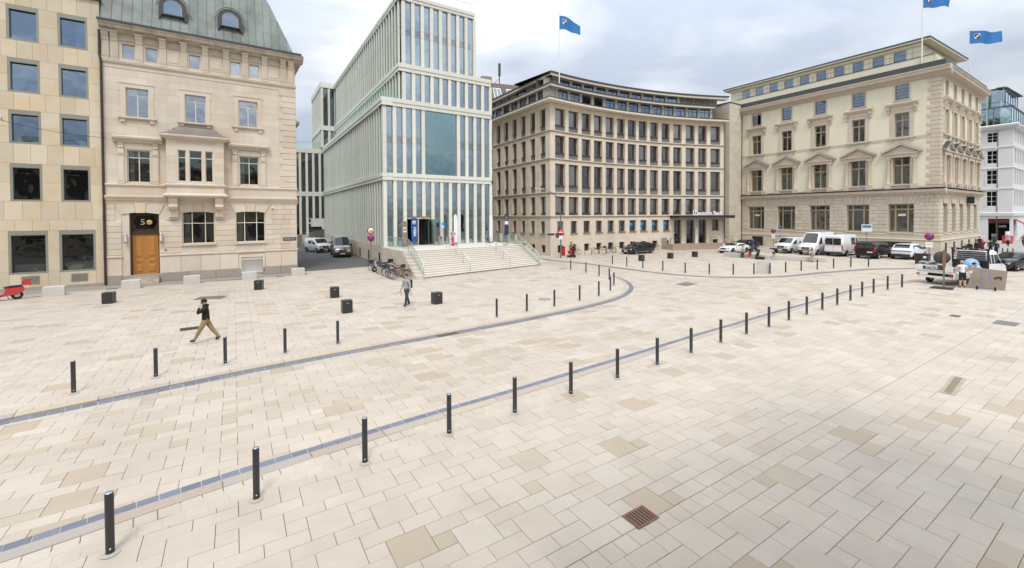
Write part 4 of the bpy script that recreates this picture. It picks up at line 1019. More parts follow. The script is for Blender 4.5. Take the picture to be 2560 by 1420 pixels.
# ------------------------------------------------------------------ stairs in front of C
def grand_stairs():
    root = empty('grand_stairs', (*c_pt(6, -8), 0), 'wide pale stone stairs with terrace leading up to the glass building', 'stairs')
    f = Fr(root, C_O, C_F)
    n = 13; H = 1.9
    bl, br, tl, tr_ = (-.25, -10.73), (12.85, -8.6), (.0, -6.6), (12.5, -5.5)
    lerp = lambda a, b, t: (a[0]+(b[0]-a[0])*t, a[1]+(b[1]-a[1])*t)
    for k in range(n):
        t0, t1 = k/(n-1), (k+1)/(n-1)
        a, e = lerp(bl, tl, t0), lerp(br, tr_, t0); c, d = lerp(br, tr_, min(t1, 1)+.02), lerp(bl, tl, min(t1, 1)+.02)
        if k == n-1: c, d = (12.5, .4), (.0, .4)
        z1 = H*(k+1)/n
        b = MB(); nz = lambda p: (p[0], p[1]-.035); b.prism([a, e, c, d], max(0, z1-H/n-.02), z1-.04); b.prism([nz(a), nz(e), c, d], z1-.038, z1)
        o = f.mb('step' if k < n-1 else 'terrace', b, M_STEP)
    b = MB(); b.prism([bl, br, (12.5, .3), (0, .3)], 0, .1); f.mb('stair_foundation', b, M_STEP)
    b = MB(); b.prism([(.02, -6.5), (12.45, -5.4), (12.45, .3), (.02, .3)], 0, 1.72); f.mb('terrace_base', b, M_TILE)
    # stepped flank walls
    for side in (0, 1):
        b0, t0_ = (bl, tl) if side == 0 else (br, tr_); sg = -1 if side == 0 else 1
        for k in range(7):
            t = k/7; a = lerp(b0, t0_, t-.02); e = lerp(b0, t0_, t+1/7-.02); z = .28+1.75*(k)/7
            x = [a[0]+sg*.02, a[0]+sg*.62]; x.sort()
            f.box('flank_stone', M_TILE, x[0], x[1], a[1]-.05, (e[1] if k < 6 else t0_[1])-.062, 0, z)
        a = t0_; x = sorted([a[0]+sg*.02, a[0]+sg*.4])
        f.box('terrace_parapet', M_TILE, x[0], x[1], a[1]-.1, -.02, 0, H+.02)
    for k in range(4):
        for j, (za, zb) in enumerate(((.05, .62), (.62, 1.25), (1.25, 1.88))): f.box('flank_slab', M_TILE, -.44, -.4, -6.6+1.65*k+.006, -6.6+1.65*(k+1)-.006, za+.006, zb-.006)
    # glass guards with steel rail at both sides
    for side in (0, 1):
        b0, t0_ = (bl, tl) if side == 0 else (br, tr_); dx = .06 if side == 0 else -.06
        p = [(b0[0]+dx, b0[1]+.1), (t0_[0]+dx, t0_[1]+.1), (t0_[0]+dx, -.6 if side == 0 else -1.2)]
        q = MB(); q.quad((*p[0], .15), (*p[1], H), (*p[1], H+1.02), (*p[0], 1.15)); o = f.mb('glass_guard', q, GL_RAIL)
        q = MB(); q.quad((*p[1], H), (*p[2], H), (*p[2], H+1.02), (*p[1], H+1.02)); f.mb('glass_guard', q, GL_RAIL)
        q = MB(); q.tube([(*p[0], .1), (*p[0], 1.17), (*p[1], H+1.04), (*p[2], H+1.04)], .028, 6); q.tube([(*p[1], H), (*p[1], H+1.04)], .025, 6); f.mb('guard_rail', q, M_STEEL)
    # two free handrails
    for u in (.37, .735):
        p0 = lerp(bl, br, u*.97+.0); p1 = lerp(tl, tr_, u-.03)
        q = MB(); pts = []
        for t in (0, 1): a = lerp(p0, p1, t); pts.append((a[0], a[1]+.25, .15+1.76*t+.95))
        ext = (pts[1][0], pts[1][1]+.7, pts[1][2])
        q.tube([(pts[0][0], pts[0][1], .05), pts[0], pts[1], ext, (ext[0], ext[1], H)], .026, 6)
        for t in (.33, .68, 1): a = lerp(p0, p1, t); q.tube([(a[0], a[1]+.25, 1.76*t), (a[0], a[1]+.25, .15+1.76*t+.95)], .022, 6)
        f.mb('handrail', q, M_STEEL)
grand_stairs()
# ------------------------------------------------------------------ D: curved bank building
M_BANK = mat('shell_limestone', (.66, .585, .475), .82, noise=.07, nscale=.5, grain=.07, gscale=25, rnd=.03, col2=(.50, .36, .24), c2=.3, c2scale=.5, streak=.09, wave=(25, 1.3, .55, .045))
M_BANKL = mat('shell_limestone_pale', (.68, .62, .52), .82, noise=.06, nscale=.6, grain=.06, streak=.1)
M_SPD = mat('spandrel_slate', (.17, .165, .165), .75, noise=.3, nscale=2.5, grain=.15, gscale=12)
M_BRN = mat('brown_window_frame', (.085, .047, .035), .5, noise=.1, nscale=4)
M_BRNM = mat('bronze_string', (.20, .16, .115), .6, noise=.1)
M_GREYPANEL = mat('grey_fibre_panel', (.255, .225, .195), .7, rnd=.1, noise=.06)
M_BLUE = mat('bank_blue', (.0, .27, .62), .35)
GL_D = glassmat('bank_glass', (.86, .88, .86), .10, .012, .05, 1.25)
D_R = 58.4; D_T0 = radians(40); D_S = (4.7, 53.07)
def d_arc(s, off=0):
    th = D_T0-s/D_R
    return (D_S[0]+D_R*(sin(D_T0)-sin(th))-off*sin(th)*-1*-1, D_S[1]+D_R*(cos(th)-cos(D_T0))+off*cos(th))
def d_arc2(s, off):      # point off metres behind the facade
    th = D_T0-s/D_R; x, y = D_S[0]+D_R*(sin(D_T0)-sin(th)), D_S[1]+D_R*(cos(th)-cos(D_T0)); return (x-off*sin(th), y+off*cos(th))
def bank():
    root = empty('bank_building', (*D_S, 0), 'curved limestone bank building with rows of brown windows and two set back roof storeys', 'building')
    cols = [(.82, 2.61), (3.19, 4.9), (5.48, 7.11), (7.65, 9.17), (9.76, 11.23), (11.77, 13.2), (13.71, 15.18), (15.66, 17.15), (17.68, 19.11), (19.73, 21.15), (21.8, 23.26), (23.97, 25.53), (26.14, 27.6), (28.24, 29.9)]
    END = 30.7
    rows = [(4.97, 5.2, 7.3), (7.87, 8.65, 11.38), (12.04, 12.72, 14.85), (15.42, 16.12, 18.2)]   # opening from, window from, top
    cuts = [0]+[(a[1]+b[0])/2 for a, b in zip(cols, cols[1:])]+[END]
    rr = random.Random(21)
    def bay(fr, x0, x1, wx, ww, gf, idx, side=False):
        holes = [(wx, r[0], ww, r[2]-r[0]) for r in rows]
        gw = min(1.12, ww-.3); gx = wx+.32 if not side else wx+.1
        if gf == 'win': holes += [(gx, 2.68, gw, 1.55), (gx+.1, .3, .92, .95)]
        if gf == 'door': holes += [(wx, .72, ww, 3.5)]
        if gf == 'side': holes += [(wx+.1, 2.5, 1.0, 1.9)]
        fr.put('wall_bay', wall_mesh(x0, x1, 0, 18.75, holes, .46, 'wall_bay', M_BANK), 0, 0, 0)
        # pier faces between openings are separate stones
        for r in rows:
            fr.box('spandrel_panel', M_SPD, wx+.01, wx+ww-.01, .22, .44, r[0]+.01, r[1]-.06); fr.box('window_sill', M_DKGREY, wx, wx+ww, .1, .44, r[1]-.06, r[1])
            cur = None; t = rr.random()
            if t < .3 or r is rows[0]: cur = (M_CURTW, 0.06, .94 if t < .7 else .6, .96)
            elif t < .5: cur = (M_CURTW, .05, .5, .96)
            elif t < .68: cur = (M_CURT, .5, .95, .96)
            tilt = rr.random() < .14
            window(fr, wx+.06, r[1], ww-.12, r[2]-r[1], .34, M_BRN, GL_D, 1, None, .12, .09, curtain=cur)
            if side is False and rr.random() < .8:
                k = wx+ww-.42; fr.box('window_sash', M_BRN, k, k+.06, .31, .36, r[1]+.12, r[2]-.12)
        if gf == 'win':
            window(fr, gx, 2.68, gw, 1.55, .25, M_BRN, GL_D, 1, None, .09, .08, curtain=(M_CURTW, .05, .6, .9) if rr.random() < .6 else None)
            fr.box('window_sill', M_BRNM, gx-.08, gx+gw+.08, -.12, .2, 2.58, 2.68); fr.box('cellar_window', M_BLACK, gx+.1, gx+1.02, .3, .34, .3, 1.25)
            if idx in (6, 7, 8, 9):
                q = MB(); q.lathe([(0, 0), (.3, 0), (.3, .02), (0, .02)], 20, axis='y', o=(gx+gw*.42, .24, 3.6)); fr.mb('blue_disc', q, M_BLUE)
        if gf == 'side': window(fr, wx+.1, 2.5, 1.0, 1.9, .25, M_BRN, GL_D, 1, None, .09, .08)
        if gf == 'door':
            window(fr, wx, .72, ww, 3.5, .38, M_BLACK, GL_CD, 2, [2.6], .07, .08, name='glass_door')
            fr.box('door_jamb', M_BANKL, wx-.0, wx+.06, -.1, .4, .72, 4.2)
    for i, (a, e) in enumerate(cols):
        x0, x1 = cuts[i], cuts[i+1]; p, q = d_arc2(x0, 0), d_arc2(x1, 0); an = math.degrees(atan2(q[1]-p[1], q[0]-p[0]))
        fr = Fr(root, p, an); L = hypot(q[0]-p[0], q[1]-p[1])
        bay(fr, 0, L, a-x0, e-a, 'door' if i in (10, 11, 12) else 'win', i)
    # left flank
    fo = (D_S[0]+30*cos(radians(121)), D_S[1]+30*sin(radians(121))); fs = Fr(root, fo, -59)
    for i in range(13):
        d = 1.01+2.26*i; xr = 30-d; x1 = 30 if i == 0 else xr+.5; x0 = xr-1.2-.53
        if i == 12: x0 = 0
        bay(fs, max(0, x0-.0), x1, xr-1.25, 1.25, 'win' if i > 0 else 'win', 20+i, True)
    # string courses, eaves and roof storeys follow the arc
    def ring(name, m, off, z0, z1, dep, s0=0, s1=END, flank=True, part=root):
        """band whose face stands off metres in front (negative = behind) of the facade line"""
        b = MB(); n = 20; P0 = [d_arc2(s0+(s1-s0)*i/n, -off) for i in range(n+1)]; P1 = [d_arc2(s0+(s1-s0)*i/n, dep) for i in range(n+1)]
        if s0 == 0:      # mitre at the corner with the flank
            u = radians(121); f0 = (D_S[0]-off*cos(u-pi/2)*-1, 0)
            nx, ny = -sin(radians(-59))*-1, cos(radians(-59))*-1      # outward normal of the flank
            th = D_T0; a1 = (sin(th), -cos(th)); 
            # intersection of both offset lines
            det = nx*a1[1]-ny*a1[0]; qx = (off*a1[1]-off*ny)/det; qy = (nx*off-a1[0]*off)/det
            P0[0] = (D_S[0]+qx, D_S[1]+qy); det2 = det; qx2 = (-dep*a1[1]+dep*ny)/det; qy2 = (-nx*dep+a1[0]*dep)/det; P1[0] = (D_S[0]+qx2, D_S[1]+qy2)
        for i in range(n):
            a, e, c, d = P0[i], P0[i+1], P1[i+1], P1[i]; b.quad((*a, z0), (*e, z0), (*e, z1), (*a, z1)); b.quad((*a, z1), (*e, z1), (*c, z1), (*d, z1)); b.quad((*d, z0), (*c, z0), (*e, z0), (*a, z0))
        if flank and s0 == 0:
            u = (cos(radians(121)), sin(radians(121))); q0, q1 = P0[0], P1[0]; w0 = (q0[0]+30*u[0], q0[1]+30*u[1]); w1 = (q1[0]+30*u[0], q1[1]+30*u[1])
            b.quad((*w0, z0), (*q0, z0), (*q0, z1), (*w0, z1)); b.quad((*w0, z1), (*q0, z1), (*q1, z1), (*w1, z1)); b.quad((*w1, z0), (*q1, z0), (*q0, z0), (*w0, z0))
        e0, e1 = P0[-1], P1[-1]; b.quad((*e0, z0), (*e1, z0), (*e1, z1), (*e0, z1))
        for k in range(len(b.v)): b.v[k] = (b.v[k][0]-D_S[0], b.v[k][1]-D_S[1], b.v[k][2])
        return b.build(name, m, part)
    for z in (4.76, 7.68, 11.84, 15.26): ring('string_course', M_BRNM, .12, z, z+.07, .2); ring('string_course', M_BANK, .07, z+.07, z+.18, .2)
    ring('eave_slab', M_BANKL, .95, 18.78, 19.02, .3); ring('eave_gutter', M_DKGREY, .98, 19.03, 19.12, .0)
    ring('roof_terrace', M_ROOFDK, .9, 18.95, 19.06, 6)
    ring('upper_eave', M_BANKL, -.45, 21.0, 21.28, 1.5, s1=29.3); ring('upper_eave_gutter', M_DKGREY, -.36, 21.29, 21.42, 1.5, s1=29.4)
    ring('roof_terrace', M_ROOFDK, -.6, 21.3, 21.4, 8, s1=29.3)
    ring('top_eave', M_BANKL, -1.5, 22.75, 23.05, 2.6, s1=32.3); ring('top_eave_gutter', M_DKGREY, -1.4, 23.06, 23.25, 2.6, s1=32.4)
    ring('roof', mat('green_roof', (.2, .24, .17), .9, noise=.2), -1.6, 23.2, 23.3, 9, s1=32.2)
    ring('interior', M_INT, -2.6, .2, 18.7, 2.7); ring('interior', M_INT, -3.0, 19.1, 21, 3.1, s1=29.3); ring('interior', M_INT, -4.2, 21.4, 22.8, 4.3, s1=29.3)
    # roof storeys: posts, windows, panels
    def storey(off, z0, z1, s0, s1, n, mid, rail, skip=()):
        w = (s1-s0)/n
        for i in range(n):
            a = s0+w*i; p, q = d_arc2(a, off), d_arc2(a+w, off); fr = Fr(root, p, math.degrees(atan2(q[1]-p[1], q[0]-p[0]))); L = hypot(q[0]-p[0], q[1]-p[1])
            fr.box('roof_post', M_BANKL, -.22, .22, -.05, .25, z0, z1)
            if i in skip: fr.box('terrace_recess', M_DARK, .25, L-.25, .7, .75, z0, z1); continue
            window(fr, .24, z0, L-.48, z1-z0, .03, M_DKGREY, GL_A, 2, [(z1-z0)*.72] if mid else None, .08, .07, curtain=(M_CURTW, .1, .45, .95) if rr.random() < .45 else None)
        p = d_arc2(s1, off); fr = Fr(root, p, math.degrees(D_T0-s1/D_R)); fr.box('roof_post', M_BANKL, -.22, .22, -.05, .25, z0, z1)
    storey(1.25, 19.1, 21.0, 2.35, 29.2, 13, True, True, (2, 3)); storey(2.3, 21.42, 22.75, 3.6, 24.4, 10, False, False)
    for i in range(9):
        a = 24.5+i*.72; p, q = d_arc2(a, 2.3), d_arc2(a+.72, 2.3); fr = Fr(root, p, math.degrees(atan2(q[1]-p[1], q[0]-p[0]))); fr.box('grey_panel', M_GREYPANEL, .01, .7, 0, .1, 21.42, 22.75)
    # corner boxes of the roof storeys
    fr = Fr(root, d_arc2(0, 1.25), 40); fr.box('corner_wall', M_BANKL, 1.15, 2.2, .0, 1.2, 19.1, 21.0); fr2 = Fr(root, d_arc2(0, 2.3), 40); fr2.box('corner_wall', M_BANKL, 2.1, 3.45, 0, 1, 21.42, 22.75)
    for i in range(13):
        x1 = 28.0-2.26*i
        if x1 < 3: break
        fs.box('roof_post', M_BANKL, x1-.2, x1+.2, .95, 1.3, 19.1, 21.0); window(fs, x1-2.06, 19.1, 1.86, 1.9, 1.05, M_DKGREY, GL_D, 2, [1.4], .08, .07)
        if i in (0, 1, 2, 4, 5, 6, 7): fs.box('grey_panel', M_GREYPANEL, x1-2.05, x1-.2, 2.1, 2.2, 21.42, 22.75)
        else: window(fs, x1-2.0, 21.42, 1.8, 1.33, 2.1, M_DKGREY, GL_A, 2, None, .08, .07)
    # terrace railings
    q = MB()
    pts = [d_arc2(END*i/40, -.75) for i in range(41)]; pts[0] = (D_S[0]-.05, D_S[1]-1.0)
    fl = [(pts[0][0]+30*cos(radians(121)), pts[0][1]+30*sin(radians(121)))]
    line = fl+pts
    L3 = lambda p, z: (p[0]-D_S[0], p[1]-D_S[1], z)
    q.tube([L3(p, 20.02) for p in line], .02, 4); q.tube([L3(p, 19.2) for p in line], .015, 4)
    for p in resample(line, .17): q.tube([L3(p, 19.15), L3(p, 20.02)], .009, 3, cap=False)
    q.build('terrace_railing', M_BLACK, root)
    q = MB(); pts2 = [d_arc2(.2+4*i/10, .95) for i in range(11)]; q.tube([L3(p, 22.2) for p in pts2], .02, 4)
    for p in resample(pts2, .17): q.tube([L3(p, 21.35), L3(p, 22.2)], .009, 3, cap=False)
    q.build('terrace_railing', M_BLACK, root)
    # entrance canopy, steps, lettering
    n = 10; S0, S1 = 21.2, 31.0
    b = MB(); A = [d_arc2(S0+(S1-S0)*i/n, -1.9) for i in range(n+1)]; B = [d_arc2(S0+(S1-S0)*i/n, .05) for i in range(n+1)]
    for z0, z1, mi in ((4.42, 4.62, 1), (4.62, 4.86, 0)):
        for i in range(n):
            b.quad(L3(A[i], z0), L3(A[i+1], z0), L3(A[i+1], z1), L3(A[i], z1), mi); b.quad(L3(A[i], z1), L3(A[i+1], z1), L3(B[i+1], z1), L3(B[i], z1), mi); b.quad(L3(B[i], z0), L3(B[i+1], z0), L3(A[i+1], z0), L3(A[i], z0), mi)
        for k in (0, n): b.quad(L3(A[k], z0), L3(B[k], z0), L3(B[k], z1), L3(A[k], z1), mi)
    can = b.build('entrance_canopy', [M_BLACK, M_DKGREY], root)
    M_LET = mat('white_letter', (.85, .85, .86), .35)
    pc = d_arc2(26.7, -1.6); an = D_T0-26.7/D_R
    o = text('bank_lettering', 'Deutsche Bank', .78, M_LET, can, L3(pc, 5.16), rot=(pi/2, 0, an), ext=.05, bold=.012, sx=.98)
    pl = d_arc2(24.0, -1.6); lg = link('bank_emblem', None, can, L3(pl, 4.9), 0); bpy.data.objects.remove(lg)
    b = MB(); w = .74; t = .1
    b.box(0, w, -.05, .05, 0, t); b.box(0, w, -.05, .05, w-t, w); b.box(0, t, -.05, .05, t, w-t); b.box(w-t, w, -.05, .05, t, w-t); b.plate([(.2, .16), (.32, .16), (.54, .58), (.42, .58)], -.05, .05)
    em = link('bank_emblem', b.mesh('bank_emblem', M_LET), can, L3(pl, 4.86), 0, (0, 0, D_T0-24.0/D_R)); b = MB(); b.box(.1, .64, .0, .02, .1, .64); link('emblem_ground', b.mesh('emblem_ground', M_BLACK), em)
    M_STP = mat('entrance_step_stone', (.36, .275, .215), .8, noise=.1, grain=.1)
    for k in range(4):
        e = .42*(3-k); b = MB(); S0, S1 = 20.7-e*.8, 29.8+e*.6; A = [d_arc2(S0+(S1-S0)*i/n, -1.3-e) for i in range(n+1)]; B = [d_arc2(S0+(S1-S0)*i/n, .3) for i in range(n+1)]; b.prism([(p[0]-D_S[0], p[1]-D_S[1]) for p in A+B[::-1]], max(0, .18*k-.02), .18*(k+1)); b.build('entrance_step', M_STP, root)
    for s in (21.3, 28.3):
        p, q2 = d_arc2(s, -1.2), d_arc2(s, -.1); b = MB(); b.tube([L3(p, .7), L3(p, 1.6), L3(q2, 1.6), L3(q2, .7)], .03, 6); b.build('handrail', M_BLACK, root)
    p = d_arc2(25.75, -.15); b = MB(); b.box(-.22, .22, -.06, .06, .72, 3.0); b.build('white_stele', M_WHITE, root, L3(p, 0), an)
    p = d_arc2(20.2, -.03); b = MB(); b.box(-.5, .5, -.03, .03, .2, 1.6); b.build('service_hatch', M_GREYPANEL, root, L3(p, 0), D_T0-20/D_R)
    b = MB(); p = d_arc2(30.6, -.12); b.tube([L3(p, 0), L3(p, 18.6)], .06, 6); b.build('drain_pipe', M_DKGREY, root)
    # solid end wall and street plates
    fe = Fr(root, d_arc2(END, 0), 121.5); fe.box('end_wall', M_BANK, 0, 6, -.0, .3, 0, 18.75)
    p = d_arc2(.5, -.04); b = MB(); b.box(-1.1, .1, -.02, .02, 2.55, 2.75); b.box(.3, 1.4, -.02, .02, 2.5, 2.75); b.box(.4, 1.3, -.02, .02, 2.22, 2.44); b.build('street_name_plate', mat('enamel_plate', (.02, .025, .08), .3), root, L3(p, 0), D_T0)
bank()

# plain stone stair tower joining the bank to the cream palace
def tower():
    P2, P3 = (34.45, 68.98), (37.45, 71.0)
    root = empty('stair_tower', (*P2, 0), 'plain windowless ashlar stair tower between the curved bank and the cream palace', 'tower')
    MT = mat('ashlar_stone', (.60, .54, .44), .82, rnd=.08, noise=.06, grain=.06, streak=.05)
    f = Fr(root, P2, 33.5); L = 3.7
    f.box('tower_core', MT, .02, L+1, .02, 6, 0, 22.6); f.box('tower_cap', M_DKGREY, -.08, L+1, -.08, 6, 22.6, 22.75)
    ashlar(f, 0, L, evenly(.2, 22.6, 32), 1.0, MT, y=-.03, d=.04, c=.006, gap=.01, jit=.004)
    s = Fr(root, (P2[0]+6*cos(radians(121.5)), P2[1]+6*sin(radians(121.5))), -58.5)
    ashlar(s, 2.5, 6, evenly(.2, 22.6, 32), 1.2, MT, y=-.03, d=.04, c=.006, gap=.01, jit=.004)
tower()
# ------------------------------------------------------------------ E: cream palace at the right
M_CREAM = mat('cream_render', (.73, .68, .53), .85, noise=.05, nscale=.35, grain=.03, streak=.06)
M_TRIM = mat('palace_sandstone', (.585, .51, .415), .8, noise=.08, nscale=.8, grain=.06, gscale=25, rnd=.05, col2=(.48, .36, .25), c2=.3, streak=.08)
M_RUST_ST = mat('rusticated_sandstone', (.57, .51, .42), .82, noise=.07, nscale=.9, grain=.07, gscale=25, rnd=.07, col2=(.48, .38, .27), c2=.35, streak=.07)
M_BRZ = mat('bronze_frame', (.36, .285, .18), .5)
E_O = (49.9, 50.78); E_L = 23.7; E_A = -58.5; E_SA = 33.5; E_SL = 19.4
def palace():
    root = empty('cream_palace', (*E_O, 0), 'cream rendered palace with rusticated stone ground floor and pedimented windows', 'building')
    left = (E_O[0]+E_L*cos(radians(121.5)), E_O[1]+E_L*sin(radians(121.5)))
    fa = Fr(root, left, E_A); fb = Fr(root, E_O, E_SA)
    rr = random.Random(4)
    def face(f, L, cs, front):
        gw, w1, w2, w3 = (2.45, 1.66, 1.43, 1.36) if front else (1.9, 1.6, 1.4, 1.1)
        H = []
        for c in cs: H += [(c-gw/2, 2.66, gw, 3.52), (c-w1/2, 8.58, w1, 3.42), (c-w2/2, 14.42, w2, 2.97), (c-w3/2, 18.98, w3, 1.86)]
        gH = [h for h in H if h[1] < 3]
        f.put('wall', wall_mesh(0, L, 0, 7.4, gH, .4, 'wall', M_RUST_ST), 0, 0, 0); f.put('wall', wall_mesh(0, L, 7.4, 21.2, [h for h in H if h[1] > 3], .3, 'wall', M_CREAM), 0, 0, 0)
        f.box('interior', M_INT, .3, L-.3, 2.0, 2.1, .2, 21)
        for z in (7.8, 14.0, 18.4): f.box('floor_slab', M_INT, .3, L-.3, .45, 2.0, z-.1, z)
        # rusticated blocks and flat arches
        VO = [(c-gw/2-.55, 6.18, gw+1.1, 1.1) for c in cs]
        ashlar(f, 0, L, evenly(2.66, 7.24, 10), 1.15, M_RUST_ST, gH+VO, y=-.07, d=.075, c=.045, gap=.02)
        for c in cs:
            n = 7
            for k in range(n):
                xa, xb = c-gw/2+gw*k/n, c-gw/2+gw*(k+1)/n; ya, yb = c-(gw/2+.5)+(gw+1)*k/n, c-(gw/2+.5)+(gw+1)*(k+1)/n
                b = MB(); b.plate([(xa+.012, 6.19), (xb-.012, 6.19), (yb-.012, 7.22), (ya+.012, 7.22)], -.07, 0); f.mb('arch_stone', b, M_RUST_ST)
            f.box('window_sill', M_RUST_ST, c-gw/2-.12, c+gw/2+.12, -.2, .3, 2.5, 2.65)
            o = window(f, c-gw/2, 2.66, gw, 3.52, .3, M_BRZ, GL_B, [.62, gw-.62], [2.85], .12, .1, bars=.18, curtain=(M_CURT, .03, .97, .78) if rr.random() < .8 or not front else (M_CURTW, .25, .55, .78))
        # plinth
        ashlar(f, 0, L+.0, [(0, .8), (.8, 1.72)], 1.9, M_RUST_ST, y=-.14, d=.15, c=.02); 
        b = MB(); cornice(b, -.0, L+.15, [(.1, 1.72), (.2, 1.76), (.2, 1.86), (.13, 1.92), (.13, 2.32), (.17, 2.36), (.17, 2.46), (.06, 2.5)]); f.mb('plinth_moulding', b, M_RUST_ST)
        if front: f.box('cellar_window', M_BLACK, 1.8, 3.5, -.16, -.13, .1, 1.5); f.box('cellar_window', M_BLACK, L-5.2, L-2.4, -.16, -.13, .1, 1.5)
        else:
            for c in cs: f.box('cellar_window', M_BLACK, c-.6, c+.2, -.16, -.13, .2, 1.5)
        # cornice over the ground floor
        b = MB(); cornice(b, -.0, L+.62, [(.1, 7.24), (.12, 7.34), (.26, 7.42), (.3, 7.5), (.56, 7.58), (.6, 7.78), (.64, 7.84), (.12, 7.98)]); dentils(b, .1, L, 7.36, 7.46, .22, .09, .18); f.mb('middle_cornice', b, M_TRIM)
        f.box('cornice_flashing', M_DKGREY, 0, L+.64, -.65, -.02, 7.985, 8.02)
        b = MB(); cornice(b, 0, L+.04, [(.02, 8.02), (.06, 8.1), (.06, 8.3), (.02, 8.34)]); f.mb('base_course', b, M_TRIM)
        for c in cs:
            # first floor aedicule
            q = MB(); h = w1/2
            for sx in (-1, 1):
                x = c+sx*(h+.42); q.box(x-.32, x+.32, -.34, 0, 8.03, 8.62); q.lathe([(.2, 8.62), (.22, 8.66), (.19, 8.72), (.19, 9.6), (.165, 11.6), (.2, 11.68), (.24, 11.78)], 10, o=(x, -.14, 0)); q.box(x-.27, x+.27, -.3, 0, 11.78, 11.92); q.box(x-.14, x+.14, -.1, 0, 8.62, 11.8)
            q.box(c-h-.2, c-h, -.05, .02, 8.5, 12.1); q.box(c+h, c+h+.2, -.05, .02, 8.5, 12.1)
            f.mb('columns_and_pedestals', q, M_TRIM)
            q = MB(); q.box(c-h-.75, c+h+.75, -.3, 0, 11.92, 12.3); q.box(c-h-.9, c+h+.9, -.42, 0, 12.3, 12.42)
            W = h+1.05; q.plate([(c-W, 12.44), (c+W, 12.44), (c, 13.36)], -.2, 0); f.mb('pediment', q, M_TRIM)
            for sx in (-1, 1):
                pts = [(c+sx*W*1.04, 12.42), (c, 13.44), (c, 13.6), (c+sx*W*1.08, 12.56)]
                if sx > 0: pts = pts[::-1]
                q = MB(); q.plate(pts, -.5, 0); f.mb('pediment_rake', q, M_TRIM); q = MB(); pts2 = [(x, z+.17 if i in ((2, 3) if sx < 0 else (0, 1)) else z+.165) for i, (x, z) in enumerate(pts)]
                q.quad(*[(x, y, z) for (x, z), y in zip([(c+sx*W*1.08, 12.57), (c, 13.61), (c, 13.61), (c+sx*W*1.08, 12.57)], (-.52, -.52, 0, 0))]); f.mb('pediment_flashing', q, M_DKGREY)
            f.box('window_sill', M_TRIM, c-h-.1, c+h+.1, -.16, .2, 8.44, 8.57)
            window(f, c-h, 8.58, w1, 3.42, .22, M_BRZ, GL_B, 2, [2.35], .12, .09, bars=.16, curtain=(M_CURT, .03, .97, .7))
            # second floor
            h = w2/2; q = MB(); q.box(c-h-.42, c-h, -.08, .02, 14.4, 17.75); q.box(c+h, c+h+.42, -.08, .02, 14.4, 17.75); q.box(c-h, c+h, -.083, .02, 17.39, 17.75); q.box(c-h-.3, c-h-.12, -.11, 0, 14.4, 17.6); q.box(c+h+.12, c+h+.3, -.11, 0, 14.4, 17.6); f.mb('window_surround', q, M_TRIM)
            q = MB(); q.box(c-h-.4, c+h+.4, -.12, 0, 17.75, 18.2); cornice(q, c-h-.82, c+h+.82, [(.2, 18.2), (.28, 18.3), (.42, 18.42), (.46, 18.58), (.1, 18.72)])
            for sx in (-1, 1): x = c+sx*(h+.58); q.prof([(0, 17.35), (-.14, 17.4), (-.2, 17.7), (-.36, 17.95), (-.38, 18.2), (0, 18.2)], x-.14, x+.14)
            f.mb('window_hood', q, M_TRIM)
            q = MB(); q.box(c-h-.6, c+h+.6, -.24, .1, 14.24, 14.41); q.box(c-h-.5, c+h+.5, -.17, 0, 14.12, 14.24); q.box(c-h-.42, c-h-.12, -.15, 0, 13.92, 14.12); q.box(c+h+.12, c+h+.42, -.15, 0, 13.92, 14.12); f.mb('window_sill', q, M_TRIM)
            window(f, c-h, 14.42, w2, 2.97, .2, M_BRZ, GL_B, 2, [2.05], .12, .08, bars=.15, curtain=(M_CURT, .6, .97, .9) if rr.random() < .5 else None)
            # top floor
            h = w3/2; q = MB(); q.box(c-h-.14, c-h, -.05, .02, 18.9, 20.98); q.box(c+h, c+h+.14, -.05, .02, 18.9, 20.98); q.box(c-h, c+h, -.053, .02, 20.84, 20.98); q.box(c-h-.22, c+h+.22, -.14, .1, 18.86, 18.97); f.mb('window_surround', q, M_TRIM)
            o = window(f, c-h, 18.98, w3, 1.86, .16, M_BRZ, GL_A, 2, None, .07, .07, bars=.09)
            for k in range(4): f.box('guard_bar', M_BLACK, c-h, c+h, .1, .12, 19.2+.38*k, 19.225+.38*k)
        b = MB()
        edges = [0]+[v for c in cs for v in (c-w2/2-.6, c+w2/2+.6)]+[L]
        for a, e in zip(edges[::2], edges[1::2]):
            b = MB(); b.box(a, e, -.03, 0, 14.0, 14.3); b.box(a, e, -.05, 0, 14.3, 14.34); f.mb('sill_band', b, M_TRIM)
        # main cornice
        b = MB(); cornice(b, 0, L+.95, [(.04, 20.92), (.1, 20.98), (.1, 21.06), (.26, 21.12), (.3, 21.32), (.34, 21.4), (.78, 21.5), (.82, 21.74), (.95, 21.92), (.95, 22.0), (.2, 22.1)]); dentils(b, .1, L, 21.1, 21.3, .3, .11, .22); f.mb('main_cornice', b, M_TRIM)
        f.box('roof_skirt', M_DKGREY, 0, L+.5, -.5, .3, 22.05, 22.75)
    cs_f = [E_L-s for s in (21.35, 16.87, 12.42, 7.95, 3.5)]
    face(fa, E_L, cs_f, True)
    face(fb, E_SL, [2.35+3.62*k for k in range(5)], False)
    # quoins on the corner
    for i, (za, zb) in enumerate(evenly(8.36, 20.9, 25)):
        a = 1.16 if i % 2 == 0 else .86
        fa.box('quoin', M_TRIM, E_L-a, E_L+.06, -.075, .5, za+.02, zb-.02, c=.03); fb.box('quoin', M_TRIM, .08, a*.9, -.07, .3, za+.02, zb-.02, c=.03)
    for i, (za, zb) in enumerate(evenly(8.36, 20.9, 25)):
        if i % 2 == 0: fb.box('quoin', M_TRIM, E_SL-1.0, E_SL, -.07, .1, za+.02, zb-.02, c=.03)
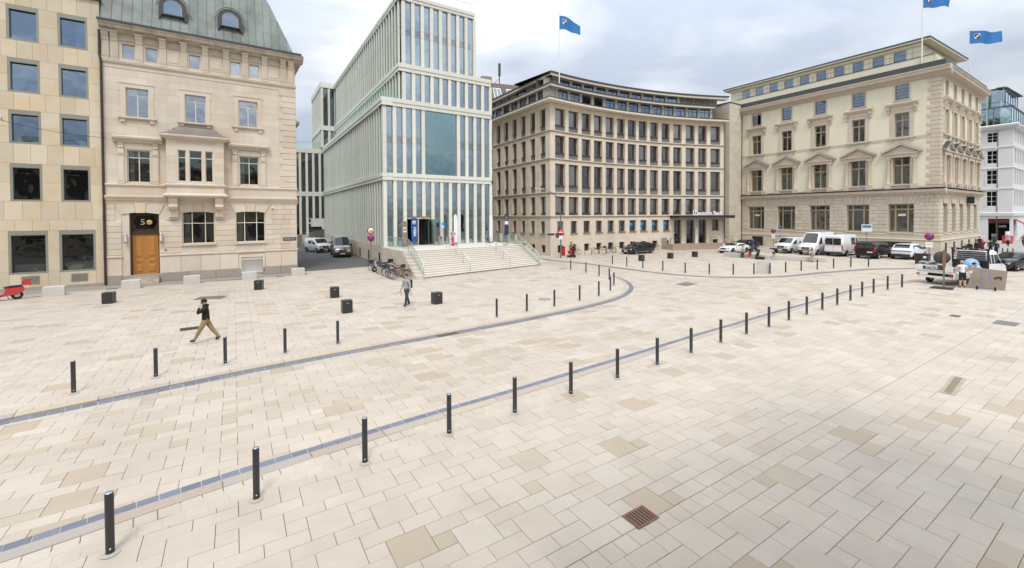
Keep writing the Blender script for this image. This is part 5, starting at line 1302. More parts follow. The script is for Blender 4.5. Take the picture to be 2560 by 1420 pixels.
    # parapet, penthouse, roof
    fa.box('parapet', M_CREAM, -1.2, E_L-.9, .6, .8, 22.7, 23.85); fa.box('parapet_coping', M_DKGREY, -1.2, E_L-.85, .55, .85, 23.85, 23.92)
    fb.box('parapet', M_CREAM, .9, E_SL, .6, .8, 22.7, 23.85)
    W0 = 1.7
    hs = [(E_L-(24.5-2.2*k)-.2-.0, 24.05, 1.3, 1.3) for k in range(10)]
    fa.put('penthouse_wall', wall_mesh(-3, E_L-2.2, 23, 25.75, [(x, 24.05, 1.25, 1.35) for x, *_ in hs if x > -3], .15, 'penthouse_wall', M_CREAM), 0, W0, 0)
    for x, *_ in hs:
        window(fa, x, 24.05, 1.25, 1.35, W0+.08, M_BRZ, GL_A, 1, None, .06, .06); fa.box('pilaster', M_CREAM, x+1.48, x+1.78, W0-.06, W0, 23.5, 25.6)
        fa.box('interior', M_INT, x-.2, x+1.6, W0+1, W0+1.05, 23.6, 25.6)
    fa.box('penthouse_side', M_CREAM, E_L-2.4, E_L-2.2, W0+.2, 15, 23, 25.75); fa.box('penthouse_frieze', M_CREAM, -3, E_L-2.1, W0-.2, W0, 25.55, 25.9)
    b = MB(); b.box(-4, E_L-1.3, W0-.6, 16, 25.95, 26.12); b.box(-4, E_L-1.25, W0-.66, 16.1, 26.13, 26.3, 1); fa.mb('flat_roof', b, [M_CREAM, mat('verdigris_edge', (.055, .10, .11), .6)])
    q = MB(); q.tube([(-1.2, .7, 24.6), (E_L-1, .7, 24.6)], .018, 4)
    for k in range(14): q.tube([(-1+1.83*k, .7, 23.9), (-1+1.83*k, .7, 24.6)], .014, 4)
    fa.mb('roof_railing', q, M_DKGREY)
    fa.box('roof_deck', M_ROOFDK, 0, E_L-.4, .3, 15, 22.4, 22.6)
    b = MB(); b.tube([(.05, -.2, 0), (.05, -.2, 21)], .07, 6); fa.mb('drain_pipe', b, M_DKGREY)
    # bracket sign of the bank on the flank, white stickers in two windows
    b = MB(); b.box(12.0, 12.25, -.75, -.1, 6.3, 7.15); b.box(12.3, 15.5, -.24, -.12, 6.4, 7.0); o = fb.mb('bank_sign', b, M_BLACK); text('sign_lettering', 'Deutsche Bank', .5, M_WHITE, o, (13.9, -.26, 6.7), ext=.01)
    for c in (cs_f[0], cs_f[4]): fa.box('window_sticker', M_CURTW, c-.35, c+.4, .28, .29, 4.7, 4.95)
palace()

# ------------------------------------------------------------------ F: white house with glass roof storeys
def white_house():
    M_WR = mat('white_render', (.66, .66, .655), .8, noise=.05, nscale=.4, streak=.05)
    cx, cy = 88.0, 76.5
    root = empty('white_corner_house', (cx, cy, 0), 'white rendered corner house with glass roof storeys behind the palace', 'building')
    Lf = 16; lo = (cx+Lf*cos(radians(121.5)), cy+Lf*sin(radians(121.5))); f = Fr(root, lo, -58.5); s = Fr(root, (cx, cy), 33.5)
    rows = [(17.7, 1.75), (13.9, 2.3), (10.2, 2.5), (6.2, 2.7)]
    for fr, L, ws in ((f, Lf, [Lf-3.2-4*k for k in range(4)]), (s, 14, [.9+2.4*k for k in range(5)])):
        H = [(x, z, 1.3, h) for x in ws for z, h in rows]
        if fr is f: H.append((Lf-2.9, .05, 2.6, 3.9))
        fr.put('wall', wall_mesh(0, L, 0, 20.3, H, .25, 'wall', M_WR), 0, 0, 0)
        fr.box('interior', M_INT, 0, L-.3, 1.8, 1.9, .1, 20)
        for x in ws:
            for z, h in rows:
                window(fr, x, z, 1.3, h, .14, M_WHITE, GL_B, 2, [h*.33, h*.66], .07, .08, bars=.06)
                q = MB(); q.box(x-.2, x, -.06, 0, z, z+h+.2); q.box(x+1.3, x+1.5, -.06, 0, z, z+h+.2); q.box(x-.3, x+1.6, -.12, 0, z+h+.2, z+h+.32); fr.mb('window_surround', q, M_WR)
        b = MB()
        for z in (16.6, 12.9, 9.2): b = MB(); cornice(b, 0, L+.1, [(.05, z), (.12, z+.1), (.12, z+.25), (.03, z+.3)]); fr.mb('string_course', b, M_WR)
        b = MB(); cornice(b, 0, L+.3, [(.1, 4.4), (.25, 4.5), (.3, 5.0), (.1, 5.1)]); fr.mb('shop_cornice', b, M_WR)
        b = MB(); cornice(b, 0, L+.7, [(.1, 19.9), (.3, 20.0), (.35, 20.2), (.65, 20.35), (.7, 20.6), (.2, 20.8)]); dentils(b, .1, L, 19.75, 19.95, .3, .15, .4); fr.mb('main_cornice', b, M_WR)
        # glass storeys
        M_GF = mat('glass_storey_frame', (.2, .21, .22), .4, metal=.5)
        for z0, z1, sb in ((20.8, 23.9, .3), (24.0, 27.3, 1.2)):
            n = int(L/2.2)
            for k in range(n): 
                x = L-sb-2.2*(k+1); window(fr, x, z0, 2.2, z1-z0, sb, M_GF, GL_C, 1, [(z1-z0)*.3] if z0 > 23 else None, .07, .1)
            fr.box('storey_edge', M_GF, 0, L-sb+.1, sb-.12, sb+1, z1, z1+.12); fr.box('inner_wall', M_CINT, 0, L-3, 3.2, 3.3, z0, z1)
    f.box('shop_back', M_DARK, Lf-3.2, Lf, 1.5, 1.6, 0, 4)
    o = f.box('shop_fascia', M_BLACK, Lf-2.9, Lf-.3, .05, .2, 3.1, 3.9); text('shop_lettering', 'LE CROBAG', .5, mat('red_letter', (.55, .02, .02), .4), o, (1.3, -.01, .4), ext=.01)
    f.box('shop_display', M_WHITE, Lf-2.6, Lf-1.9, .8, 1.4, .1, 1.2); f.box('shop_lightbox', M_CURTW, Lf-2.2, Lf-.9, 1.2, 1.25, 2.4, 2.8)
    b = MB(); b.quad((1.0, -1.2, 3.0), (4.0, -1.2, 3.0), (4.0, 0, 3.9), (1.0, 0, 3.9)); b.quad((1.0, -1.2, 2.7), (4.0, -1.2, 2.7), (4.0, -1.2, 3.0), (1.0, -1.2, 3.0)); s.mb('awning', b, mat('red_awning', (.3, .02, .03), .7))
    for b_ in range(1):
        f.box('roof', M_ROOFDK, 0, Lf-1, 1, 13, 27.35, 27.5)
white_house()

# ------------------------------------------------------------------ G: brown roofed building behind the bank, and the exchange behind the viewer
def brown_roof():
    M_BR = mat('brown_sheet_roof', (.135, .095, .08), .6, noise=.1, rnd=.06, streak=.1)
    o = (-22.0, 80.5)
    root = empty('brown_roofed_building', (*o, 0), 'building with steep brown metal roof and white skylights behind the bank', 'building')
    f = Fr(root, o, 20); L = 46
    f.box('wall', M_CREAM, 0, L, 0, 10, 0, 26); f.box('eave', M_WHITE, 0, L, -.4, .3, 25.6, 27.0)
    z0, z1, dy = 27.0, 32.2, 2.6
    for k in range(46):
        b = MB(); b.quad((k+.02, -.2, z0), (k+.98, -.2, z0), (k+.98, dy, z1), (k+.02, dy, z1)); f.mb('roof_panel', b, M_BR)
    b = MB(); b.quad((0, -.15, z0), (L, -.15, z0), (L, dy+.05, z1), (0, dy+.05, z1)); b.quad((0, dy, z1-.02), (L, dy, z1-.02), (L, 10, z1), (0, 10, z1)); f.mb('roof', b, M_BR)
    for k in range(10):
        x = 20.0+2.9*k; r = lambda z: -.2+(dy+.2)*(z-z0)/(z1-z0)
        b = MB()
        for a, e in ((x, x+.14), (x+.78, x+.92), (x+1.56, x+1.7)): b.raw([(a, r(27.9)-.12, 27.9), (e, r(27.9)-.12, 27.9), (e, r(31)-.12, 31), (a, r(31)-.12, 31), (a, r(27.9), 27.9), (e, r(27.9), 27.9), (e, r(31), 31), (a, r(31), 31)], [(0, 1, 2, 3), (0, 4, 5, 1), (1, 5, 6, 2), (2, 6, 7, 3), (3, 7, 4, 0)])
        for z in (27.9, 30.84): b.raw([(x, r(z)-.13, z), (x+1.7, r(z)-.13, z), (x+1.7, r(z+.16)-.13, z+.16), (x, r(z+.16)-.13, z+.16)], [(0, 1, 2, 3)])
        w = f.mb('skylight', b, M_WHITE); b = MB(); b.quad((x+.1, r(28)-.08, 28), (x+1.6, r(28)-.08, 28), (x+1.6, r(30.9)-.08, 30.9), (x+.1, r(30.9)-.08, 30.9)); f.mb('pane', b, mat('skylight_glass', (.25, .3, .33), .08), w)
    b = MB(); b.tube([(22.0, 3.4, 32), (22.0, 3.4, 36.5)], .1, 6); b.box(21.8, 22.2, 3.1, 3.6, 34.0, 36.6); b.tube([(22, 3.4, 33.5), (20.6, 3.4, 32.1)], .05, 5); f.mb('roof_antenna', b, M_DKGREY)
    b = MB(); b.box(17.5, 19.6, 1.0, 3, 30.5, 32.9); f.mb('roof_box', b, M_GREYPANEL)
brown_roof()
def exchange():
    M_X = mat('exchange_sandstone', (.42, .35, .27), .85, noise=.12, nscale=.5, grain=.06, streak=.12)
    p0 = (1.35, -2.0)
    root = empty('exchange_building', (*p0, 0), 'long sandstone exchange building with green copper roof facing the square', 'building')
    f = Fr(root, p0, 214); H = []
    for k in range(-2, 8):
        c = 3.4+4.6*k; H += [(c-1.1, 1.2, 2.2, 3.6), (c-1.1, 7.4, 2.2, 4.2), (c-.9, 13.6, 1.8, 2.2)]
    f.put('wall', wall_mesh(-9, 38, 0, 12.6, [h for h in H if h[1] < 12], .4, 'wall', M_X), 0, 0, 0)
    for h in [h for h in H if h[1] < 12]: f.box('dark_window', M_DKGREY, h[0], h[0]+h[2], .3, .36, h[1], h[1]+h[3])
    for z0, z1, d in ((6.0, 6.5, .3), (12.2, 13.0, .6)): f.box('cornice', M_X, -9, 38, -d, .1, z0, z1)
    b = MB(); b.quad((-9, -.3, 13.0), (38, -.3, 13.0), (38, 5, 16), (-9, 5, 16)); b.quad((-9, 5, 16), (38, 5, 16), (38, 14, 16.5), (-9, 14, 16.5)); f.mb('copper_roof', b, mat('bright_verdigris', (.26, .37, .31), .6))
exchange()
# ------------------------------------------------------------------ vehicles
M_TYRE = mat('tyre_rubber', (.02, .02, .02), .85)
M_RIM = mat('alloy_rim', (.5, .5, .51), .3, metal=.8)
M_PLAST = mat('black_plastic', (.025, .025, .027), .55)
M_CARGL = mat('car_glass', (.012, .016, .018), .04, spec=.9)
M_PLATE = mat('number_plate', (.75, .75, .73), .5)
M_LAMP = mat('headlamp', (.6, .62, .64), .12, metal=.4)
M_TAIL = mat('tail_lamp', (.45, .01, .015), .2)
M_CHROME = mat('chrome', (.7, .7, .7), .15, metal=1)
def paint(n, c, r=.25, met=0, coat=.6): return mat(n, c, r, metal=met, coat=coat, noise=.02)
def ip(pts, x):
    if x <= pts[0][0]: return pts[0][1]
    for (a, p), (b, q) in zip(pts, pts[1:]):
        if x <= b: return p+(q-p)*(x-a)/(b-a) if b > a else q
    return pts[-1][1]
class Car:
    """body lofted from side profile; +x is the front, the origin on the ground in the middle"""
    def __init__(s, name, label, loc, deg, L, W, top, belt, col, tumble=.16, zb=.24, wheels=None, wr=.33, cat='car', endtap=.16, group=None):
        s.root = empty(name, (loc[0], loc[1], loc[2] if len(loc) > 2 else 0), label, cat, group, radians(deg)); s.L, s.W, s.top, s.belt, s.tum, s.zb, s.et = L, W, top, belt, tumble, zb, endtap
        xs = sorted({round(x, 3) for x, _ in top} | {round(-L/2+L*i/24, 3) for i in range(25)})
        b = MB(); rows = [s.sec(x) for x in xs]; m = len(rows[0]); vs = []
        for x, r in zip(xs, rows): vs += [(x, y, z) for y, z in r]
        fs = []
        for i in range(len(xs)-1):
            for k in range(m-1): fs.append((i*m+k, (i+1)*m+k, (i+1)*m+k+1, i*m+k+1))
        fs.append(tuple(range(m))); fs.append(tuple(range((len(xs)-1)*m+m-1, (len(xs)-1)*m-1, -1)))
        b.raw(vs, fs, 0, True); s.body = b.build('body', col, s.root); s.col = col
        e = s.body.data; 
        for p in list(e.polygons)[-2:]: p.use_smooth = False
        s.wr = wr
        for wx in (wheels if wheels is not None else (-L*.3, L*.31)):
            for sy in (-1, 1): s.wheel(wx, sy)
    def w(s, x): t = abs(x)/(s.L/2); return s.W/2*(1-s.et*t**6)
    def sec(s, x):
        zt = ip(s.top, x); w = s.w(x); zb = s.zb+(.1 if abs(x) > s.L*.47 else 0); zbl = min(s.belt, zt-.12); zs = zt-.06; zmid = zb+(zbl-zb)*.55
        ys = w*.975-s.tum*max(0, zs-s.belt)/max(.3, 1); yt = max(.1, ys-.1)
        h = [(w*.86, zb), (w*.965, zb+.1), (w, zmid), (w*.985, zbl), (ys, zs), (yt, zt)]
        return [(-y, z) for y, z in h]+[(0, zt+.025)]+[(y, z) for y, z in h[::-1]]
    def ys(s, x, z):
        r = s.sec(x)[7:][::-1]      # outward right half from bottom to top
        for (y0, z0), (y1, z1) in zip(r, r[1:]):
            if z <= z1: return y0+(y1-y0)*(z-z0)/max(z1-z0, 1e-6)
        return r[-1][0]
    def wheel(s, wx, sy):
        r = s.wr; y = sy*(s.w(wx)-.11)
        def arch():
            b = MB(); b.lathe([(0, .0), (r+.07, .0), (r+.07, .012), (0, .012)], 22, axis='y'); return b.mesh('wheel_arch', M_BLACK)
        link('wheel_arch', cached(('arch', r), arch), s.root, (wx, sy*(s.w(wx)*.995)-.006, r+.02))
        def ty():
            b = MB(); b.lathe([(r*.62, -.1), (r*.9, -.105), (r, -.08), (r, .08), (r*.9, .105), (r*.62, .1)], 24, axis='y'); return b.mesh('tyre', M_TYRE)
        def rim():
            b = MB()
            for sgn in (-1, 1):
                b.lathe([(r*.62, sgn*.1), (r*.58, sgn*.085), (r*.56, sgn*.04)], 20, axis='y'); b.lathe([(.0, sgn*.075), (.06, sgn*.075), (.07, sgn*.06)], 10, axis='y')
                for k in range(7): a = 2*pi*k/7; c, d = cos(a), sin(a); b.raw([(c*.05-d*.03, sgn*.07, d*.05+c*.03), (c*.05+d*.03, sgn*.07, d*.05-c*.03), (c*r*.6+d*.022, sgn*.08, d*r*.6-c*.022), (c*r*.6-d*.022, sgn*.08, d*r*.6+c*.022)], [(0, 1, 2, 3)])
            return b.mesh('rim', M_RIM)
        def dk():
            b = MB(); b.lathe([(0, 0.02), (r*.6, .02), (r*.6, -.02), (0, -.02)], 18, axis='y'); return b.mesh('brake_disc', M_BLACK)
        t = link('wheel', cached(('ty', r), ty), s.root, (wx, y+sy*.035, r)); link('rim', cached(('rim', r), rim), t); link('brake_disc', cached(('dk', r), dk), t)
    def side(s, poly, name='side_window', m=None, off=.012, both=True, **k):
        for sy in ((-1, 1) if both is True else (both,)):
            b = MB(); p = [(x, sy*(s.ys(x, z)+off), z) for x, z in poly]; p = p if sy < 0 else p[::-1]
            c = tuple(sum(q[i] for q in p)/len(p) for i in range(3)); n = len(p)
            b.raw(p+[c], [(i, (i+1) % n, n) for i in range(n)]); b.build(name, m or M_CARGL, s.root, **k)
    def deck(s, x0, x1, name='windscreen', m=None, k=.93, off=.014, n=6):
        """a sheet lying on the upper surface between two stations"""
        b = MB(); vs = []; fs = []
        for i in range(n+1):
            x = x0+(x1-x0)*i/n; r = s.sec(x); zt = ip(s.top, x); yt = r[5][0]*-1; dz = (ip(s.top, x+.02)-ip(s.top, x-.02))/.04; nx, nz = -dz/hypot(dz, 1), 1/hypot(dz, 1)
            for y, zz in ((-yt*k, zt+.003), (-yt*.5, zt+.02), (0, zt+.025), (yt*.5, zt+.02), (yt*k, zt+.003)): vs.append((x+nx*off, y, zz+nz*off))
        for i in range(n):
            for j in range(4): fs.append((i*5+j, (i+1)*5+j, (i+1)*5+j+1, i*5+j+1) if x1 > x0 else (i*5+j, i*5+j+1, (i+1)*5+j+1, (i+1)*5+j))
        b.raw(vs, fs, 0, True); b.build(name, m or M_CARGL, s.root)
    def box(s, name, m, x0, x1, y0, y1, z0, z1, c=0): b = MB(); b.box(x0, x1, y0, y1, z0, z1); return b.build(name, m, s.root)
    def pair(s, name, m, x0, x1, y0, y1, z0, z1):
        s.box(name, m, x0, x1, y0, y1, z0, z1); s.box(name, m, x0, x1, -y1, -y0, z0, z1)
    def end_face(s, front, z, y0, y1, dz, name, m, t=.03):
        """a rounded panel on the nose or tail that follows the body"""
        sg = 1 if front else -1; X = sg*s.L/2
        s.box(name, m, min(X-sg*.1, X+sg*t), max(X-sg*.1, X+sg*t), y0, y1, z, z+dz)
    def mirrors(s, x, z, m=None):
        for sy in (-1, 1):
            b = MB(); y = sy*(s.ys(x, z)+.12); b.box(x-.06, x+.06, y-.1, y+.1, z-.02, z+.2); b.build('wing_mirror', m or M_PLAST, s.root)
def van(name, label, loc, deg, col, H, L=5.9, W=1.99, panel=False, rearwin=True, sidewin='front', blackb=True, group='vans in the square', wr=.34):
    k = H
    top = [(-L/2, k-.22), (-L/2+.08, k-.06), (-L/2+.5, k), (L/2-2.0, k), (L/2-1.75, k-.08), (L/2-.95, 1.42 if H > 2.1 else 1.28), (L/2-.28, 1.18 if H > 2.1 else 1.08), (L/2-.04, .95), (L/2, .6)]
    c = Car(name, label, loc, deg, L, W, top, 1.32, col, tumble=.11, zb=.3, wheels=(-L*.31, L*.335), wr=wr, cat='van', endtap=.1, group=group)
    hi = 1.0 if H > 2.1 else .9
    x0, x1 = L/2-.97, L/2-1.72; c.deck(x0, x1)
    zt = min(k-.3, 2.15 if H > 2.1 else 1.8); zb = 1.36 if H > 2.1 else 1.2
    c.side([(L/2-1.12, zb), (L/2-2.05, zb), (L/2-2.05, zt), (L/2-1.78, zt)])
    if sidewin == 'all':
        c.side([(L/2-2.2, zb), (L/2-3.5, zb), (L/2-3.5, zt), (L/2-2.2, zt)]); c.side([(L/2-3.65, zb), (-L/2+.35, zb), (-L/2+.35, zt), (L/2-3.65, zt)])
    if sidewin == 'mid': c.side([(L/2-2.25, zb), (L/2-3.3, zb), (L/2-3.3, zt), (L/2-2.25, zt)])
    fm = M_PLAST if blackb else col
    F = L/2
    c.box('front_bumper', fm, F-.25, F+.05, -W*.44, W*.44, .32, .62); c.box('grille', M_PLAST, F-.2, F+.03, -.42, .42, .7, .98); c.box('grille_bar', M_CHROME, F-.1, F+.04, -.4, .4, .8, .83)
    c.pair('headlight', M_LAMP, F-.3, F-.0, W*.27, W*.425, .72, 1.0); c.box('number_plate', M_PLATE, F+.04, F+.065, -.26, .26, .42, .53)
    b = MB(); b.lathe([(.1, 0), (.12, .0), (.12, .02), (.1, .02)], 14, axis='x', o=(F+.02, 0, .87)); b.build('badge', M_CHROME, c.root)
    c.box('rear_bumper', fm, -F-.06, -F+.2, -W*.45, W*.45, .34, .56); c.pair('tail_light', M_TAIL, -F-.015, -F+.06, W*.435, W*.49, .75, 1.35); c.box('rear_plate', M_PLATE, -F-.03, -F, -.75, -.25, .7, .81)
    if rearwin:
        for sy in (-1, 1): c.box('rear_window', M_CARGL, -F-.02, -F+.04, *( (.04, W*.4) if sy > 0 else (-W*.4, -.04)), zb, zt-.02)
    c.box('door_seam', M_PLAST, -F-.012, -F+.02, -.008, .008, .6, k-.2)
    c.side([(L/2-2.3, .7), (-L/2+.3, .7), (-L/2+.3, .78), (L/2-2.3, .78)], 'rub_strip', M_PLAST, .015)
    c.side([(L/2-2.12, .4), (L/2-2.14, .4), (L/2-2.14, k-.25), (L/2-2.12, k-.25)], 'door_seam', M_PLAST, .006)
    c.side([(L/2-3.4, .4), (L/2-3.42, .4), (L/2-3.42, k-.25), (L/2-3.4, k-.25)], 'door_seam', M_PLAST, .006)
    c.side([(L/2-1.0, 1.16), (L/2-1.22, 1.16), (L/2-1.22, 1.2), (L/2-1.0, 1.2)], 'door_handle', M_PLAST, .03) if 0 else None
    c.mirrors(L/2-1.2, zb+.02); return c
P_WHITE = paint('white_car_paint', (.72, .73, .75)); P_BLACKC = paint('black_car_paint', (.006, .006, .007), .2, 0, .25); P_SILV = paint('grey_metallic_paint', (.16, .15, .14), .25, .6, 1); P_SILV2 = paint('silver_paint', (.55, .56, .58), .3, .3); P_ICE = paint('pale_blue_white_paint', (.68, .74, .8), .2); P_DKB = paint('dark_blue_black_paint', (.008, .009, .013), .2, 0, .3)
U_E = Vector((.853, .5225, 0)); DEG_IN = 31.5; DEG_OUT = 211.5
def parked(p, L, inward):   # p = ground point of the end facing the square
    c = Vector((p[0], p[1], 0))+U_E*(L/2); return (c.x, c.y)
van('parked_van', 'small white delivery van facing out, leftmost of the vans by the palace', parked((34.15, 55.3), 4.97, 0), DEG_OUT, P_WHITE, 1.98, 4.97, 1.97, rearwin=True, group='vans parked by the palace', wr=.32)
v = van('parked_van', 'tall white van with chrome badge facing out, between two other white vans', parked((35.5, 52.6), 5.9, 0), DEG_OUT, P_WHITE, 2.72, group='vans parked by the palace')
v.side([(.3, 1.5), (-.4, 1.5), (-.4, 1.8), (.3, 1.8)], 'blue_logo', M_BLUE, .013)
v = van('parked_van', 'high white van seen from behind with thin yellow stripe and dark rear windows', parked((37.6, 50.9), 5.6, 1), DEG_IN, P_WHITE, 2.55, 5.6, sidewin='mid', group='vans parked by the palace')
v.box('yellow_stripe', mat('yellow_tape', (.7, .42, .03), .4), -2.8-.016, -2.78, -.86, .86, 1.24, 1.29); v.side([(2.0, 1.22), (-2.6, 1.22), (-2.6, 1.27), (2.0, 1.27)], 'yellow_stripe', bpy.data.materials['yellow_tape'], .014)
b = MB(); b.ball((0, 0, 2.6), .12, 0, 8, (1.4, 1.4, .5)); b.build('roof_lamp', M_BLACK, v.root, (-2.3, 0, 0))
van('parked_van', 'black passenger van seen from behind between white van and pale car', parked((39.0, 48.1), 5.1, 1), DEG_IN, P_BLACKC, 1.9, 5.1, 1.93, sidewin='all', blackb=False, group='vans parked by the palace', wr=.33)
def suv(name, label, loc, deg, col, L=4.8, W=1.95, H=1.66, gl=True):
    top = [(-L/2, .95), (-L/2+.1, 1.12), (-L/2+.25, 1.2), (-L/2+.75, H-.06), (-L/2+1.5, H), (.35, H), (.9, H-.14), (1.45, 1.16), (L/2-.5, 1.0), (L/2-.1, .85), (L/2, .6)]
    c = Car(name, label, loc, deg, L, W, top, 1.05, col, tumble=.34, zb=.3, wheels=(-L*.3, L*.305), wr=.36, endtap=.2)
    c.deck(1.42, .75); c.deck(-L/2+.3, -L/2+.78, 'rear_window'); c.side([(1.15, 1.1), (-1.75, 1.12), (-1.45, H-.14), (.35, H-.13), (.8, H-.28)])
    F = L/2
    c.box('rear_apron', M_PLAST, -F-.03, -F+.25, -.8, .8, .3, .62); c.box('rear_light_band', M_PLAST, -F-.02, -F+.1, -.82, .82, .9, .98); c.pair('tail_light', M_TAIL, -F-.03, -F+.2, .62, .88, .9, .98); c.box('number_plate', M_PLATE, -F-.03, -F, -.26, .26, .72, .83); c.box('roof_spoiler', col, -F+.55, -F+.95, -.6, .6, H-.05, H-.0)
    c.pair('headlight', M_LAMP, F-.35, F-.06, .5, .82, .74, .86); c.box('grille', M_PLAST, F-.2, F+.01, -.5, .5, .6, .78); c.mirrors(.95, 1.1); c.side([(1.6, .42), (-1.7, .42), (-1.7, .34), (1.6, .34)], 'sill_trim', M_PLAST, .01); return c
suv('parked_car', 'pale bluish white car seen from behind, rightmost in the parked row', parked((42.0, 47.0), 4.8, 1), DEG_IN, P_ICE)
def estate(name, label, loc, deg, col, L=4.7, W=1.81, H=1.46, wagon=True):
    if wagon: top = [(-L/2, .8), (-L/2+.12, 1.0), (-L/2+.25, 1.08), (-L/2+.75, H-.08), (-.6, H), (.2, H-.02), (1.05, 1.0), (1.6, .93), (L/2-.25, .8), (L/2, .58)]
    else: top = [(-L/2, .75), (-L/2+.1, .95), (-L/2+.55, 1.0), (-.95, H-.06), (-.4, H), (.1, H-.03), (.85, .95), (1.5, .88), (L/2-.25, .74), (L/2, .52)]
    c = Car(name, label, loc, deg, L, W, top, .92, col, tumble=.36, zb=.2, wheels=(-L*.295, L*.31), wr=.32, endtap=.22)
    if wagon:
        c.deck(1.02, .3); c.deck(-L/2+.3, -L/2+.8, 'rear_window'); c.side([(.85, .97), (-.35, .97), (-.35, H-.13), (.1, H-.13)]); c.side([(-.45, .97), (-1.95, 1.0), (-1.6, H-.14), (-.45, H-.13)])
    else: c.deck(.82, .15); c.deck(-1.7, -1.0, 'rear_window'); c.side([(.6, .93), (-1.2, .95), (-.85, H-.14), (-.1, H-.13), (.1, H-.16)])
    F = L/2; c.box('grille', M_CHROME if wagon else M_PLAST, F-.15, F+.015, -.35, .35, .5, .68); c.pair('headlight', M_LAMP, F-.4, F-.09, .48, .78, .56, .7); c.box('number_plate', M_PLATE, F, F+.03, -.26, .26, .33, .44); c.pair('tail_light', M_TAIL, -F-.0, -F+.15, .5, .8, .7, .86); c.box('front_apron', M_PLAST, F-.2, F+.01, -.7, .7, .2, .32); c.mirrors(.75, .96, col); c.side([(1.0, .3), (-1.1, .3), (-1.1, .33), (1.0, .33)], 'chrome_strip', M_CHROME, .01); return c
estate('parked_car', 'black estate car parked beside the bicycle racks of the bank', (16.3, 56.1), 213, P_BLACKC)
estate('parked_car', 'white sports coupe half hidden behind the long bench', (28.9, 56.6), 207, P_WHITE, 4.25, 1.79, 1.28, False)
estate('parked_car', 'black saloon car behind the white sports coupe', (32.6, 61.0), 207, P_BLACKC, 4.6, 1.8, 1.42)
estate('parked_car', 'dark car cut off by the right edge behind the flatbed truck', (44.6, 38.6), 196, P_DKB, 4.7, 1.85, 1.5)
v = van('lane_van', 'dark grey van with pale roof parked in the side lane', (-21.65, 54.7), -63, P_SILV, 2.42, group='vans in the side lane')
v.deck(2.9-.3, 2.02, 'bonnet', P_SILV2, .99, .006); v.deck(1.0, -2.85, 'roof_skin', P_SILV2, 1.0, .004)
van('lane_van', 'white van behind the dark grey van in the side lane', (-27.2, 60.8), -42, P_WHITE, 1.95, 4.9, 1.93, sidewin='mid', group='vans in the side lane')

